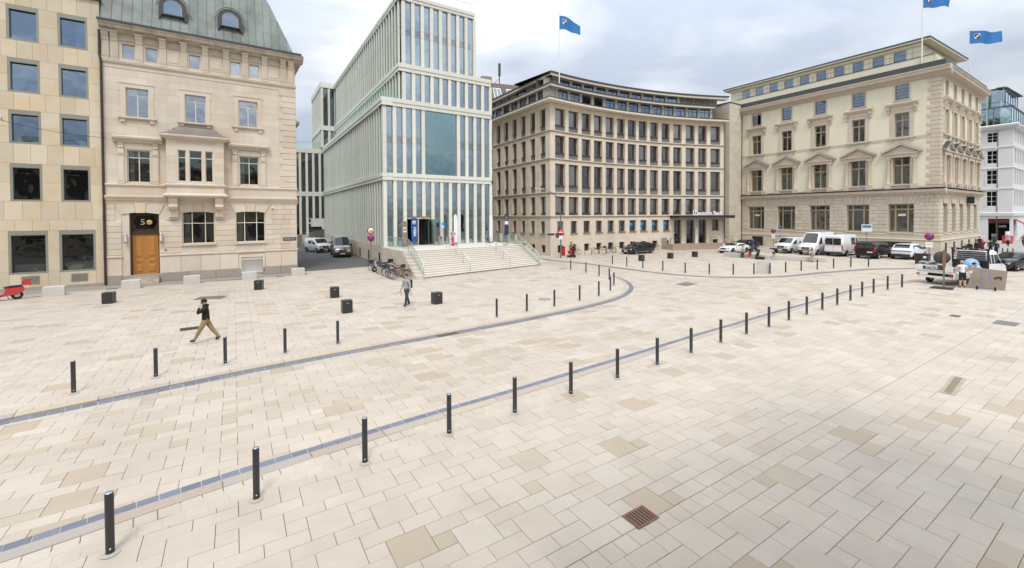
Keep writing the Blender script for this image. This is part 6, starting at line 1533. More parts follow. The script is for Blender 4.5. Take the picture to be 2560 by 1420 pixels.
# flatbed truck
def truck():
    hx, hy = cos(radians(19)), sin(radians(19)); c0 = (31.05+hx*2.0-hy*.85, 30.0+hy*2.0+hx*.85)
    root = empty('flatbed_truck', (*c0, 0), 'white flatbed builders truck with black headboard and dropped side', 'truck', None, radians(19))
    # x forward; rear axle at x=-2, front axle at 2.1
    cab = Car.__new__(Car); 
    c = Car('cab_tmp', None, (0, 0), 0, 2.35, 1.98, [(-1.175, 2.2), (-1.1, 2.3), (-.2, 2.32), (0, 2.24), (.45, 1.42), (1.0, 1.2), (1.14, .95), (1.175, .6)], 1.3, P_WHITE, .13, .4, wheels=(), endtap=.1)
    c.deck(.42, -.02); c.side([(.3, 1.36), (-.42, 1.36), (-.42, 2.0), (.02, 2.0)]); c.side([(-.5, 1.36), (-1.0, 1.36), (-1.0, 2.02), (-.5, 2.02)])
    c.side([(1.0, .98), (-1.1, .98), (-1.1, 1.14), (1.0, 1.14)], 'navy_stripe', mat('navy_film', (.02, .03, .06), .4), .012); c.mirrors(.35, 1.42)
    c.pair('headlight', M_LAMP, .9, 1.15, .6, .86, .75, 1.0); c.box('front_bumper', M_PLAST, .95, 1.22, -.9, .9, .35, .65)
    for o in list(c.root.children): o.parent = root; o.location.x += 2.15; o.name = 'cab' if o.name.startswith('body') else o.name
    bpy.data.objects.remove(c.root)
    o = text('truck_lettering', 'STROH', .13, M_WHITE, root, (2.35, -1.02, 1.06), ext=.002)
    Q = lambda n, m, *a: (lambda b: (b.box(*a), b.build(n, m, root))[1])(MB())
    Q('chassis_rail', M_PLAST, -3.2, 2.6, -.45, -.3, .5, .75); Q('chassis_rail', M_PLAST, -3.2, 2.6, .3, .45, .5, .75)
    Q('load_bed', M_WHITE, -3.3, .8, -1.02, 1.02, .82, .95); Q('bed_floor', M_GREYPANEL, -3.25, .75, -.97, .97, .95, .97)
    tg = Q('tailgate', M_WHITE, -3.38, -3.32, -1.04, 1.04, .98, 1.36); Q('tailgate_stripe', bpy.data.materials['navy_film'], -3.395, -3.38, -.55, .6, 1.06, 1.28)
    text('truck_lettering', 'STROH', .22, M_WHITE, tg, (-3.4, .02, 1.17), rot=(pi/2, 0, -pi/2), ext=.003, bold=.006, sx=1.2)
    Q('bed_side', M_WHITE, -3.3, .8, .98, 1.04, .95, 1.34); Q('dropped_side', M_WHITE, -3.3, .8, -1.1, -1.04, .5, .9)
    Q('underrun_bar', M_WHITE, -3.3, -3.2, -.95, .95, .48, .62); Q('number_plate', M_PLATE, -3.33, -3.3, .35, .85, .66, .77); Q('tail_light', M_TAIL, -3.36, -3.3, .82, 1.0, .64, .76); Q('tail_light', M_TAIL, -3.36, -3.3, -1.0, -.82, .64, .76)
    hb = MB()
    hb.box(.78, .88, -1.02, -.94, .95, 2.35); hb.box(.78, .88, .94, 1.02, .95, 2.35); hb.box(.76, .9, -1.05, 1.05, 2.3, 2.44); hb.box(.8, .86, -.94, .94, .97, 1.6)
    for z in (1.7, 1.85, 2.0, 2.15): hb.box(.8, .86, -.94, .94, z, z+.06)
    hb.build('headboard', M_BLACK, root)
    for y in (-.8, -.6, .1, .3, .8):
        b = MB(); b.box(.74, .76, y-.05, y+.05, 2.35, 2.4); b.build('marker_lamp', M_WHITE, root)
    helper = Car.__new__(Car); helper.root = root; helper.W = 1.96; helper.L = 20; helper.et = 0; helper.wr = .34
    for wx in (-2.0, 2.15):
        for sy in (-1, 1): helper.wheel(wx, sy)
    for o in root.children:
        if o.name.startswith('wheel_arch') and o.location.x < 0: o.location.z = .2; o.scale = (.9, 1, .2)
    return root
truck()
# ------------------------------------------------------------------ people
M_SKIN = mat('skin', (.52, .32, .22), .6); M_SKIN2 = mat('skin_tan', (.42, .25, .16), .6)
HAIRS = {'black': mat('black_hair', (.012, .010, .009), .8), 'brown': mat('brown_hair', (.06, .035, .02), .5), 'blond': mat('blond_hair', (.35, .24, .11), .5), 'grey': mat('grey_hair', (.35, .34, .33), .6), 'red': mat('auburn_hair', (.16, .05, .025), .5)}
M_SHOE = mat('dark_shoes', (.02, .02, .022), .6)
CL = {}
def cloth(c):
    k = tuple(c)
    if k not in CL: CL[k] = mat('cloth_%d' % len(CL), c, .9, noise=.14, nscale=9, bump=.5, bscale=22)
    return CL[k]
def person(label, loc, deg, top, legs, hair='brown', legL=(0, 0), legR=(0, 0), armL=(0, .1, .15), armR=(0, .1, .15), lean=0, h=1.75, sit=None, shorts=False, short_sleeve=False, shoe=None, skin=None, coat=0, z0=0, headturn=0, headdown=0, group=None, slim=1.0):
    k = h/1.75; skin = skin or M_SKIN
    V = []; E = []; R = []; T = []
    def add(p, r, par=None, tag=None):
        V.append(Vector(p)); R.append(r); i = len(V)-1
        if par is not None: E.append((par, i)); T.append(tag)
        return i
    ln = radians(lean); cl, sn = cos(ln), sin(ln)
    up = lambda x, y, z: Vector((x*cl+(z-.96)*sn, y, .96+(z-.96)*cl-x*sn))
    pel = add((0, 0, .97), .128*slim)
    w = add(up(.0, 0, 1.10), .115*slim, pel, 'hip'); ch = add(up(.0, 0, 1.30), .128*slim, w, 'top'); cu = add(up(-.005, 0, 1.42), .10*slim, ch, 'top'); nk = add(up(.0, 0, 1.50), .055, cu, 'top')
    hd = headdown; h0 = add(up(.015+hd*.3, 0, 1.57), .062, nk, 'skin'); h1 = add(up(.03+hd*.7, 0, 1.645-hd*.2), .088, h0, 'skin'); h2 = add(up(.02+hd, 0, 1.715-hd*.4), .068, h1, 'skin')
    hands = []
    for sy, arm in ((1, armL), (-1, armR)):
        a, o, e = arm[:3]
        sh = add(up(-.005, sy*.135, 1.425), .074, cu, 'top'); sp = up(-.005, sy*.19, 1.40); s2 = add(sp, .066*slim, sh, 'top')
        d1 = Vector((sin(a)*cos(o), sy*sin(o), -cos(a)*cos(o))); el = add(sp+d1*.28, .046, s2, 'top')
        a2 = a+e; o2 = arm[3] if len(arm) > 3 else o*.3-(.35*min(1, e) if e > .6 else 0); d2 = Vector((sin(a2)*cos(o2), sy*sin(o2), -cos(a2)*cos(o2)))
        wr = add(V[el]+d2*.25, .03, el, 'skin' if short_sleeve else 'top'); hands.append((V[wr].copy(), d2.copy(), sy))
        add(V[wr]+d2*.05, .028, wr, 'skin')
    feet = []
    for sy, (a, bnd) in ((1, legL), (-1, legR)):
        hp = add((0, sy*.085, .90), .098*slim, pel, 'leg'); d1 = Vector((sin(a), sy*.02, -cos(a))); kn = add(V[hp]+d1*.42, .062, hp, 'leg')
        a2 = a-bnd; d2 = Vector((sin(a2), 0, -cos(a2))); md = add(V[kn]+d2*.16, .058, kn, 'shin'); an = add(V[kn]+d2*.415, .042, md, 'shin'); tp = a2*.6 if not sit else 0
        to = add(V[an]+Vector((cos(tp)*.15, 0, -.045+sin(tp)*.15)), .036, an, 'shoe'); add(V[an]+Vector((-.045, 0, -.04)), .036, an, 'shoe'); feet.append(min(V[an].z, V[to].z)-.036)
    dz = -min(feet) if sit is None else sit-(.97-.12)
    for v in V: v.z += dz
    for t in hands: t[0].z += dz
    me = bpy.data.meshes.new('tmp'); me.from_pydata([v*k for v in V], E, []); ob = bpy.data.objects.new('tmp', me); TMPC.objects.link(ob)
    F = [1.36]*len(R)
    for i in (h0, h1, h2, nk): F[i] = 1.2
    sk = ob.modifiers.new('s', 'SKIN'); sk.use_smooth_shade = True; sk.branch_smoothing = .6
    for i, d in enumerate(me.skin_vertices[0].data): d.radius = (R[i]*k*F[i], R[i]*k*F[i]); d.use_root = i == 0
    ob.modifiers.new('u', 'SUBSURF').levels = 1
    return dict(ob=ob, V=[v*k for v in V], E=E, T=T, k=k, hands=hands, label=label, loc=loc, deg=deg, top=top, legs=legs, hair=hair, shorts=shorts, shoe=shoe, skin=skin, coat=coat, z0=z0, hd=(V[h1]*k, V[h2]*k), group=group, lean=ln, sit=sit)
TMPC = bpy.data.collections.new('tmpc'); COL.children.link(TMPC)
PEOPLE = []
def finish_people():
    dg = bpy.context.evaluated_depsgraph_get(); out = {}
    for q in PEOPLE:
        me = bpy.data.meshes.new_from_object(q['ob'].evaluated_get(dg)); k = q['k']; V = q['V']
        mats = [q['skin'], cloth(q['top']), cloth(q['legs']), q['shoe'] or M_SHOE, M_BLACK, M_WHITE]
        segs = [(V[a], V[b], t) for (a, b), t in zip(q['E'], q['T'])]
        vs = [v.co.copy() for v in me.vertices]; fs = [tuple(p.vertices) for p in me.polygons]; mi = []
        for p in me.polygons:
            c = p.center; best = None; bd = 9
            for a, b, t in segs:
                ab = b-a; u = max(0, min(1, (c-a).dot(ab)/max(ab.length_squared, 1e-9))); d = (c-(a+ab*u)).length
                if d < bd: bd = d; best = t
            if best == 'hip': m = 1
            elif best == 'top': m = 1
            elif best == 'skin': m = 0
            elif best == 'leg': m = 2
            elif best == 'shin': m = 0 if q['shorts'] else 2
            else: m = 3
            mi.append(m)
        b = MB(); b.v = [tuple(v) for v in vs]; b.f = fs; b.m = mi; b.sm = [True]*len(fs)
        # hands with five fingers
        for (w, d, sy) in q['hands']:
            w = w*k; d = d.normalized(); side = d.cross(Vector((1, 0, 0)) if abs(d.x) < .8 else Vector((0, 0, 1))).normalized(); fwd = side.cross(d).normalized()
            for i, (o, l) in enumerate(((-.03, .075), (-.01, .085), (.01, .08), (.03, .065))):
                p = w+d*.075*k+fwd*o*k; b.tube([w+d*.03*k+fwd*o*.7*k, p, p+d*l*.5*k-side*sy*.012*k, p+d*l*.85*k-side*sy*.03*k], [.011*k, .011*k, .009*k, .007*k], 5)
            p = w+d*.03*k; b.tube([p, p+fwd*.035*k+d*.02*k, p+fwd*.045*k+d*.06*k], [.013*k, .011*k, .008*k], 5)
        # face
        h1, h2 = q['hd']; u = (h2-h1).normalized(); f = Vector((1, 0, 0)); f = (f-u*f.dot(u)).normalized(); sd = u.cross(f)
        b.tube([h1+f*.085*k+u*.025*k, h1+f*.112*k-u*.012*k, h1+f*.09*k-u*.022*k], [.009*k, .014*k, .01*k], 6)
        for s_ in (-1, 1): b.ball(tuple(h1+f*.084*k+u*.03*k+sd*s_*.032*k), .010*k, 4, 6); b.ball(tuple(h1+sd*s_*.088*k+u*.01*k-f*.01*k), .022*k, 0, 6, (.6, .5, 1))
        b.box(*(h1.x+.07*k, h1.x+.086*k, h1.y-.02*k, h1.y+.02*k, h1.z-.052*k, h1.z-.044*k), 4) if q['lean'] < .2 else None
        root = empty('person', (q['loc'][0], q['loc'][1], q['z0']), q['label'], 'person', q['group'], radians(q['deg']))
        b.build('body', mats, root)
        # hair
        c = h1+u*.035*k-f*.012*k; hb = MB(); n = 10; ring = []
        for i in range(6):
            t = pi*.62*i/5
            for j in range(n):
                ph = 2*pi*j/n; x, y, z = cos(ph)*sin(t), sin(ph)*sin(t), cos(t)
                if x > .35 and z < .45: z = .45+.1*z; 
                r = .107*k*(1.0+.05*sin(5*ph+i)); ring.append(c+f*(x*r*1.03)+sd*(y*r*.92)+u*(z*r*.98))
        hb.raw(ring, [(i*n+j, (i+1)*n+j, (i+1)*n+(j+1) % n, i*n+(j+1) % n) for i in range(5) for j in range(n)], 0, True)
        hb.build('hair', HAIRS[q['hair']], root)
        if q['coat']:      # jacket skirt below the waist
            j = MB(); l = q['coat']; j.lathe([(.148*k, 1.16*k), (.152*k, 1.02*k), (.165*k, (1.0-l)*k), (.15*k, (1.0-l)*k)], 14)
            j.v = [(x*.86, y, z) for x, y, z in j.v]; j.build('jacket_hem', cloth(q['top']), root)
        out[q['label']] = root; bpy.data.meshes.remove(me)
        bpy.data.objects.remove(q['ob'])
    COL.children.unlink(TMPC); bpy.data.collections.remove(TMPC)
    return out
def P(*a, **k): PEOPLE.append(person(*a, **k))
BLK = (.012, .012, .014); NAVY = (.02, .026, .05); GREY = (.3, .31, .32)
P('man in black hooded jacket and khaki trousers walking while phoning', (-12.25, 17.3), 205, BLK, (.30, .21, .12), 'black', (.5, .06), (-.48, .12), (.9, .3, 2.45, -.55), (-.2, .14, .35), 3, 1.76, coat=.1)
P('man in grey sweater and dark jeans walking with two blue bottles', (-5.85, 24.0), 236, (.33, .34, .34), (.05, .055, .065), 'black', (.26, .1), (-.24, .2), (-.18, .14, .25), (.2, .14, .3), 2, 1.76, shoe=mat('navy_shoes', (.02, .03, .07), .7))
P('woman in beige jacket and pink trousers at the top of the stairs', (-6.0, 44.0), 80, (.40, .34, .27), (.75, .03, .22), 'brown', (.08, .02), (-.1, .05), (.5, .1, 1.2), (.5, .1, 1.2), 6, 1.68, z0=1.9, coat=.12, slim=.95)
P('person in ochre coat standing beside the lamp post', (7.1, 52.2), 60, (.30, .19, .06), (.05, .05, .06), 'black', coat=.4, h=1.72)
P('woman in black walking with a red pushchair near the lamp post', (7.05, 50.2), 20, (.02, .02, .022), BLK, 'brown', (.45, .1), (-.4, .15), (.5, .1, .7), (.4, .1, .8), 4, 1.68, shoe=mat('tan_shoes', (.5, .33, .2), .6))
P('woman in pink striped top standing by the black saloon', (31.2, 63.4), 300, (.6, .25, .24), (.12, .16, .26), 'red', h=1.68, armL=(.3, .1, .6))
P('person in lime green top standing by the black saloon', (32.6, 64.4), 250, (.40, .55, .25), (.2, .2, .2), 'blond', h=1.72)
P('man in blue jacket standing right of the black saloon', (31.9, 57.6), 190, (.035, .07, .14), (.09, .11, .16), 'brown', coat=.12, armR=(.4, .2, 1.6))
P('seated person in beige jacket, leftmost of three on the bench', (26.55, 49.95), 232, (.46, .36, .28), (.03, .035, .05), 'brown', (1.45, 1.45), (1.3, 1.3), (.5, .1, .9), (.5, .1, .9), 12, 1.7, sit=.47)
P('seated person with black jacket and red trousers on the bench', (27.05, 49.35), 228, (.02, .02, .025), (.42, .03, .035), 'grey', (1.45, 1.35), (1.4, 1.1), (.5, .15, .9), (.6, .15, .8), 12, 1.74, sit=.47, shoe=mat('white_trainers', (.6, .6, .6), .7))
P('seated person with dark blue jacket, rightmost of three on the bench', (27.6, 48.75), 225, (.015, .018, .03), (.02, .022, .03), 'blond', (1.5, 1.5), (1.35, 1.3), (.6, .2, 1.3), (.5, .15, 1.1), 16, 1.7, sit=.47)
P('man with beige jacket reading alone at the near end of the bench', (31.35, 45.35), 226, (.45, .38, .28), (.44, .37, .28), 'brown', (1.45, 1.4), (1.4, 1.3), (.55, .1, 1.1), (.55, .1, 1.1), 14, 1.76, sit=.47, skin=M_SKIN2, headdown=.05)
P('workman with white shirt and black shorts at the truck', (30.15, 29.05), 62, (.72, .72, .72), (.02, .02, .022), 'grey', (.05, .05), (-.05, .05), (.6, .25, .5), (.7, .2, .4), 6, 1.78, shorts=True, short_sleeve=True)
P('workman with grey shirt leaning over the truck bed', (31.9, 29.35), 150, (.5, .5, .49), (.04, .045, .05), 'black', (.0, .0), (-.12, .1), (1.0, .15, .4), (1.1, .2, .3), 40, 1.78, short_sleeve=True)
CROWD = [('man in dark suit with white shirt walking ahead of the crowd', (49.4, 47.3), 215, 'grey', BLK, BLK), ('person in black reaching out an arm beside the palace flank', (53.0, 50.3), 200, 'brown', (.02, .02, .022), BLK), ('person in black jacket over white blouse in the crowd', (54.7, 51.1), 190, 'brown', (.022, .022, .026), NAVY), ('tall person in black at the back of the crowd', (63.4, 58.9), 200, 'black', BLK, BLK), ('person in dark red dress in the crowd', (57.6, 53.2), 60, 'red', (.2, .02, .04), (.2, .02, .04)), ('person in black coat seen from behind in the crowd', (58.6, 53.2), 45, 'brown', BLK, BLK), ('person in charcoal jacket far back near the barriers', (71.0, 64.0), 40, 'brown', (.05, .055, .06), NAVY), ('man in navy suit with white shirt at the right of the crowd', (56.5, 50.7), 214, 'black', NAVY, NAVY), ('person in pale blue shirt and dark trousers near the barriers', (74.4, 65.2), 215, 'brown', (.4, .5, .62), BLK), ('person in brown jacket at the right edge of the street', (76.6, 65.1), 200, 'brown', (.25, .12, .05), (.05, .06, .09))]
for lb, lo, dg_, hr, tp, lg in CROWD:
    r2 = random.Random(lb); P(lb, lo, dg_, tp, lg, hr, (r2.uniform(.15, .4), .08), (-r2.uniform(.15, .4), .15), (r2.uniform(-.3, .3), .12, .3), (r2.uniform(-.3, .9), .15, .3), 2, r2.uniform(1.68, 1.82), coat=.12 if 'dress' not in lb else .4, group='people in the street beside the palace')
FIG = finish_people()
# what people carry or wear
def carried(lbl, fn):
    fn(FIG[lbl])
r = FIG['man in black hooded jacket and khaki trousers walking while phoning']
b = MB(); b.tube([(.03, -.1, 1.49), (-.04, -.07, 1.47), (-.07, 0, 1.46), (-.04, .07, 1.47), (.03, .1, 1.49)], [.03, .05, .055, .05, .03], 8); b.build('hood', cloth(BLK), r)
def at_of(root, p): c, s = cos(root.rotation_euler.z), sin(root.rotation_euler.z); return (root.location.x+p[0]*c-p[1]*s, root.location.y+p[0]*s+p[1]*c, root.location.z+p[2])
b = MB(); b.box(-.01, .01, -.035, .035, -.07, .07); b.build('mobile_phone', M_BLACK, None, at_of(r, (.1, .12, 1.62)), radians(205), label='black mobile phone held to the ear of the man in the black jacket', category='phone')
r = FIG['man in grey sweater and dark jeans walking with two blue bottles']
bp = MB(); bp.cbox(-.18, .18, -.12, .1, 0, .46, .05); bp.build('backpack', M_BLACK, None, at_of(r, (-.2, 0, 1.0)), radians(236-90), label='black backpack worn by the man in the grey sweater', category='backpack')
M_BOT = mat('bottle_plastic', (.25, .45, .7), .15)
for y, lb in ((.3, 'blue and white bottle in the left hand of the man in the sweater'), (-.3, 'blue and white bottle in the right hand of the man in the sweater')):
    b = MB(); b.lathe([(0, 0), (.035, .005), (.037, .1), (.036, .18), (.015, .22), (.015, .25), (0, .25)], 10); o = b.build('bottle', M_BOT, None, at_of(r, (.0 if y > 0 else .14, y, .6)), 0, label=lb, category='bottle'); o.rotation_euler = (.5, .4, 0)
    b = MB(); b.lathe([(.038, .07), (.038, .15)], 10); b.build('bottle_label', M_WHITE, o)
# ------------------------------------------------------------------ street furniture
ORD = ['first', 'second', 'third', 'fourth', 'fifth', 'sixth', 'seventh', 'eighth', 'ninth', 'tenth', 'eleventh', 'twelfth', 'thirteenth', 'fourteenth', 'fifteenth', 'sixteenth', 'seventeenth', 'eighteenth', 'nineteenth', 'twentieth', 'twenty-first', 'twenty-second']
M_BOL = mat('bollard_steel', (.05, .052, .055), .42, metal=.3, noise=.1, nscale=4)
M_BOLC = mat('bollard_cap', (.33, .4, .5), .3, metal=.6)
def bollards(pts, label, grp):
    def post(): b = MB(); b.lathe([(.054, .0), (.054, .905), (.05, .92)], 16); return b.mesh('post', M_BOL)
    def cap(): b = MB(); b.lathe([(.05, .918), (.046, .926), (0, .927)], 16); return b.mesh('cap', M_BOLC)
    def col(): b = MB(); b.lathe([(.058, .03), (.075, .022), (.1, .012), (.115, .009)], 16); return b.mesh('base_collar', M_KERBC)
    def ref(): b = MB(); b.ball((0, -.055, .1), .012, 0, 6); return b.mesh('reflector', M_WHITE)
    for i, p in enumerate(pts):
        r = empty('bollard', (p[0], p[1], 0), label % ORD[i], 'bollard', grp)
        link('post', cached('bp', post), r); link('cap', cached('bc', cap), r); link('base_collar', cached('bcl', col), r)
        if hypot(*p) < 40: link('reflector', cached('brf', ref), r, rz=-atan2(p[0], p[1]))
M_KERBC = mat('collar_steel', (.4, .38, .34), .6, noise=.1)
bollards(BN[1:], 'dark steel bollard, %s from the left in the long row along the near kerb', 'bollards along the near kerb')
bollards(BF, 'dark steel bollard, %s from the left along the far kerb and round its curve', 'bollards along the far kerb')
bollards(BD, 'dark steel bollard, %s from the left in front of the bank forecourt', 'bollards at the bank forecourt')
bollards([(57.0, 51.0), (57.2, 50.65), (57.4, 50.3), (57.6, 49.95)], 'small dark bollard, %s from the left in the street behind the truck', 'bollards in the far street')

# black stone cubes and pale concrete blocks
M_CUBE = mat('black_basalt', (.028, .028, .03), .35, noise=.3, nscale=5, grain=.15)
cubes = [((-23.45, 25.2), 20, 'on the far left of the forecourt with a pale front edge'), ((-17.35, 29.7), 15, 'in front of the right bay of the town house'), ((-10.95, 26.7), 30, 'farther one of the pair left of the man in the sweater'), ((-8.6, 22.5), 32, 'nearer one of the pair left of the man in the sweater'), ((-4.3, 24.65), 40, 'to the right of the man in the sweater'), ((14.0, 47.0), 30, 'behind the bollards, leftmost of three before the bank'), ((18.0, 49.4), 30, 'middle one of three before the bank'), ((21.5, 51.1), 28, 'rightmost of three before the bank')]
for (p, a, w) in cubes:
    b = MB(); s, h = .25, .64
    b.prism([(-s, -s+.03), (-s+.03, -s), (s-.03, -s), (s, -s+.03), (s, s-.03), (s-.03, s), (-s+.03, s), (-s, s-.03)], .03, h); b.prism([(-s+.04, -s+.04), (s-.04, -s+.04), (s-.04, s-.04), (-s+.04, s-.04)], 0, .03)
    root = empty('stone_cube', (*p, 0), 'black stone cube seat '+w, 'cube seat', 'black stone cubes on the square', radians(a)); b.build('block', M_CUBE, root)
    b = MB(); b.box(-s-.004, -s+.01, -s-.004, -s+.01, .03, h) if 'pale' in w else b.box(-.06, .06, -s-.004, -s, .5, .53); b.build('edge_strip' if 'pale' in w else 'number_tag', M_CONC if 'pale' in w else M_STEEL, root)
for (p, w) in (((-29.35, 27.8), 'nearest the red scooter'), ((-26.75, 30.45), 'beside the steps of the oak door'), ((-24.0, 32.5), 'second to the right of the oak door'), ((-21.0, 34.65), 'below the cellar grille'), ((-18.2, 36.85), 'at the corner of the side lane')):
    b = MB(); s, t, h = .5, .25, .6
    b.raw([(-s, -t, 0), (s, -t, 0), (s, t, 0), (-s, t, 0), (-s, -t, h-.03), (s, -t, h-.03), (s, t, h-.03), (-s, t, h-.03), (-s+.03, -t+.03, h), (s-.03, -t+.03, h), (s-.03, t-.03, h), (-s+.03, t-.03, h)], [(0, 1, 5, 4), (1, 2, 6, 5), (2, 3, 7, 6), (3, 0, 4, 7), (4, 5, 9, 8), (5, 6, 10, 9), (6, 7, 11, 10), (7, 4, 8, 11), (8, 9, 10, 11)])
    b.build('concrete_block', M_CONC, None, (p[0], p[1], 0.005), radians(AB_A), label='pale concrete block '+w, category='concrete block', group='concrete blocks along the left houses')
# long bench and slanted stele
bl = smooth([(25.2, 51.75), (27.0, 49.2), (29.3, 46.9), (32.35, 44.75)], 2); br_ = offset(bl, .62)
bench = empty('stone_bench', (28, 48, 0), 'long curved pale concrete bench in front of the parked vans', 'bench')
seg = 4; n = (len(bl)-1)
for k in range(seg):
    i0, i1 = k*n//seg, (k+1)*n//seg; b = MB(); poly = [(x-28, y-48) for x, y in bl[i0:i1+1]]+[(x-28, y-48) for x, y in br_[i0:i1+1][::-1]]
    cx = sum(p[0] for p in poly)/len(poly); cy = sum(p[1] for p in poly)/len(poly); poly = [(cx+(x-cx)*.997, cy+(y-cy)*.997) for x, y in poly]
    b.prism(poly, .02, .46); b.build('bench_segment', M_CONC, bench)
b = MB(); b.raw([(-.5, -.12, 0), (.5, -.12, 0), (.5, .12, 0), (-.5, .12, 0), (-.45, -.1, .98), (.5, -.1, 1.2), (.5, .1, 1.2), (-.45, .1, .98)], [(0, 1, 5, 4), (1, 2, 6, 5), (2, 3, 7, 6), (3, 0, 4, 7), (4, 5, 6, 7)]); b.build('stone_stele', M_CONC, None, (21.2, 36.6, 0), radians(-20), label='slanted pale stone stele standing behind the bollards of the bank forecourt', category='stele')
# round and square covers, gratings
def disc(p, r, lab, m=M_IRON):
    root = empty('manhole_cover', (*p, .003), lab, 'manhole cover'); b = MB(); b.lathe([(r, 0), (r, .006), (r*.9, .008), (r*.88, .004)], 28); b.build('rim', m, root); b = MB(); b.lathe([(r*.88, .004), (0, .005)], 28); b.build('lid', mat('concrete_lid', (.3, .27, .24), .85, grain=.2), root)
disc((1.92, 25.78), .36, 'round manhole cover on the forecourt near the far kerb'); disc((4.78, 40.66), .4, 'round manhole cover near the farthest bollards of the curve')
def plate(name, q, lab, m, z=.005, cat='cover'):
    b = MB(); b.prism(q, 0, .004); b.build(name, m, None, (0, 0, z), label=lab, category=cat)
plate('cover_plate', [(-19.2, 26.05), (-17.72, 26.39), (-18.0, 27.45), (-19.51, 27.08)], 'dark rectangular cover plate behind the man with the phone', mat('dark_plate', (.16, .13, .115), .7, noise=.1))
plate('cover_plate', [(11.79, 31.38), (12.23, 30.48), (13.47, 31.52), (12.85, 32.3)], 'grey diamond shaped cover plate in the middle of the roadway', mat('grey_plate', (.16, .15, .145), .7, noise=.1), ROAD_Z+.006)
def grate(name, c, w, d, ang, bars, lab, m, z=.004, fr=.04):
    root = empty(name, (c[0], c[1], z), lab, 'drain grate', None, ang)
    b = MB(); b.box(-w/2, w/2, -d/2, -d/2+fr, 0, .008); b.box(-w/2, w/2, d/2-fr, d/2, 0, .008); b.box(-w/2, -w/2+fr, -d/2+fr, d/2-fr, 0, .008); b.box(w/2-fr, w/2, -d/2+fr, d/2-fr, 0, .008); b.build('frame', m, root)
    b = MB(); b.quad((-w/2+.01, -d/2+.01, .001), (w/2-.01, -d/2+.01, .001), (w/2-.01, d/2-.01, .001), (-w/2+.01, d/2-.01, .001)); b.build('shaft', M_DARK, root)
    def bar(): q = MB(); q.box(-.018, .018, -d/2+fr, d/2-fr, .001, .007); return q.mesh('bar', m)
    me = bar()
    for k in range(bars): link('bar', me, root, (-w/2+fr+(w-2*fr)*(k+.5)/bars, 0, 0))
grate('drain_grate', (2.1, 7.1), .5, .36, PA, 7, 'rusty brown drain grate in the near plaza paving', M_RUST, .005, .03)
grate('drain_grate', (12.8, 12.55), 2.0, .3, radians(37.5), 26, 'long pale channel grate at the right of the near plaza', mat('stone_grate', (.36, .31, .22), .8, noise=.2, nscale=5), .005, .07)
grate('drain_grate', (21.53, 21.06), .5, .35, PA, 7, 'small rusty grate far across the near plaza', M_RUST, .005, .03)
grate('drain_grate', (-14.4, 19.35), .75, .6, radians(35), 9, 'dark square grate beside the man with the phone', M_IRON, .005)
kp = resample(offset(NEAR_K, 0), 1)
grate('drain_grate', (-2.75, 18.35), .95, .28, radians(36), 14, 'rusty drain grate set in the gutter of the far kerb', M_RUST, ROAD_Z+.012, .03)
for c, lab in (((26.6, 23.07), 'framed paving cover near the truck at the right edge'), ((22.38, 19.63), 'grey paving cover at the right edge of the plaza')):
    plate('cover_plate', [(c[0]+x*PC-y*PS, c[1]+x*PS+y*PC) for x, y in ((-.55, -.35), (.55, -.35), (.55, .35), (-.55, .35))], lab, bpy.data.materials['grey_plate'] if 'grey' in lab else mat('light_plate', (.42, .39, .34), .7, noise=.1))
# street lamp with no-entry sign
M_POLE = mat('galvanised_pole', (.19, .195, .2), .45, metal=.5)
lp = empty('street_lamp', (5.65, 50.45, 0), 'tall grey street lamp with curved arm carrying a no entry sign', 'street lamp')
b = MB(); b.tube([(0, 0, 0), (0, 0, 5.3)], .075, 10); b.tube([(0, 0, 5.3), (-.1, 0, 6.4), (-.5, 0, 7.2), (-1.2, 0, 7.75), (-2.0, 0, 8.0)], [.06, .055, .05, .045, .04], 8); b.build('pole', M_POLE, lp)
b = MB(); b.box(-3.0, -1.95, -.12, .12, 7.98, 8.08); b.v = [(x, y, z-(x+2)*.12*-1*-1) for x, y, z in b.v]; b.build('lamp_head', M_CONC, lp)
M_RED = mat('sign_red', (.55, .015, .02), .4); M_SBLUE = mat('sign_blue', (.01, .06, .28), .4)
def disc_sign(parent, z, r, kind, face, y=-.1):
    """round traffic sign facing -y of its post"""
    b = MB(); b.lathe([(0, y), (r, y), (r, y+.02), (0, y+.02)], 28, axis='y', o=(0, 0, z)); s = b.build('sign_disc', M_RED, parent, rz=face)
    if kind == 'noentry': q = MB(); q.box(-r*.72, r*.72, y-.006, y, z-r*.16, z+r*.16); link('sign_bar', q.mesh('sign_bar', M_WHITE), s)
    if kind == 'weight':
        q = MB(); q.lathe([(0, y-.004), (r*.76, y-.004), (r*.76, y), (0, y)], 28, axis='y', o=(0, 0, z)); t = link('sign_field', q.mesh('sign_field', M_WHITE), s); text('sign_lettering', '12t', r*.75, M_BLACK, s, (0, y-.012, z), ext=.004, bold=.004)
    if kind in ('nostop', 'nopark'):
        q = MB(); q.lathe([(0, y-.004), (r*.78, y-.004), (r*.78, y), (0, y)], 28, axis='y', o=(0, 0, z)); link('sign_field', q.mesh('sign_field', M_SBLUE), s)
        q = MB(); w = r*.1
        for a in ((.785, 2.356) if kind == 'nostop' else (2.356,)):
            c, d = cos(a), sin(a); L = r*.8; q.raw([(c*L-d*w, y-.008, z+d*L+c*w), (c*L+d*w, y-.008, z+d*L-c*w), (-c*L+d*w, y-.008, z-d*L-c*w), (-c*L-d*w, y-.008, z-d*L+c*w)], [(0, 1, 2, 3)])
        link('sign_cross', q.mesh('sign_cross', M_RED), s)
    return s
def toward(p): return -atan2(p[0], p[1])
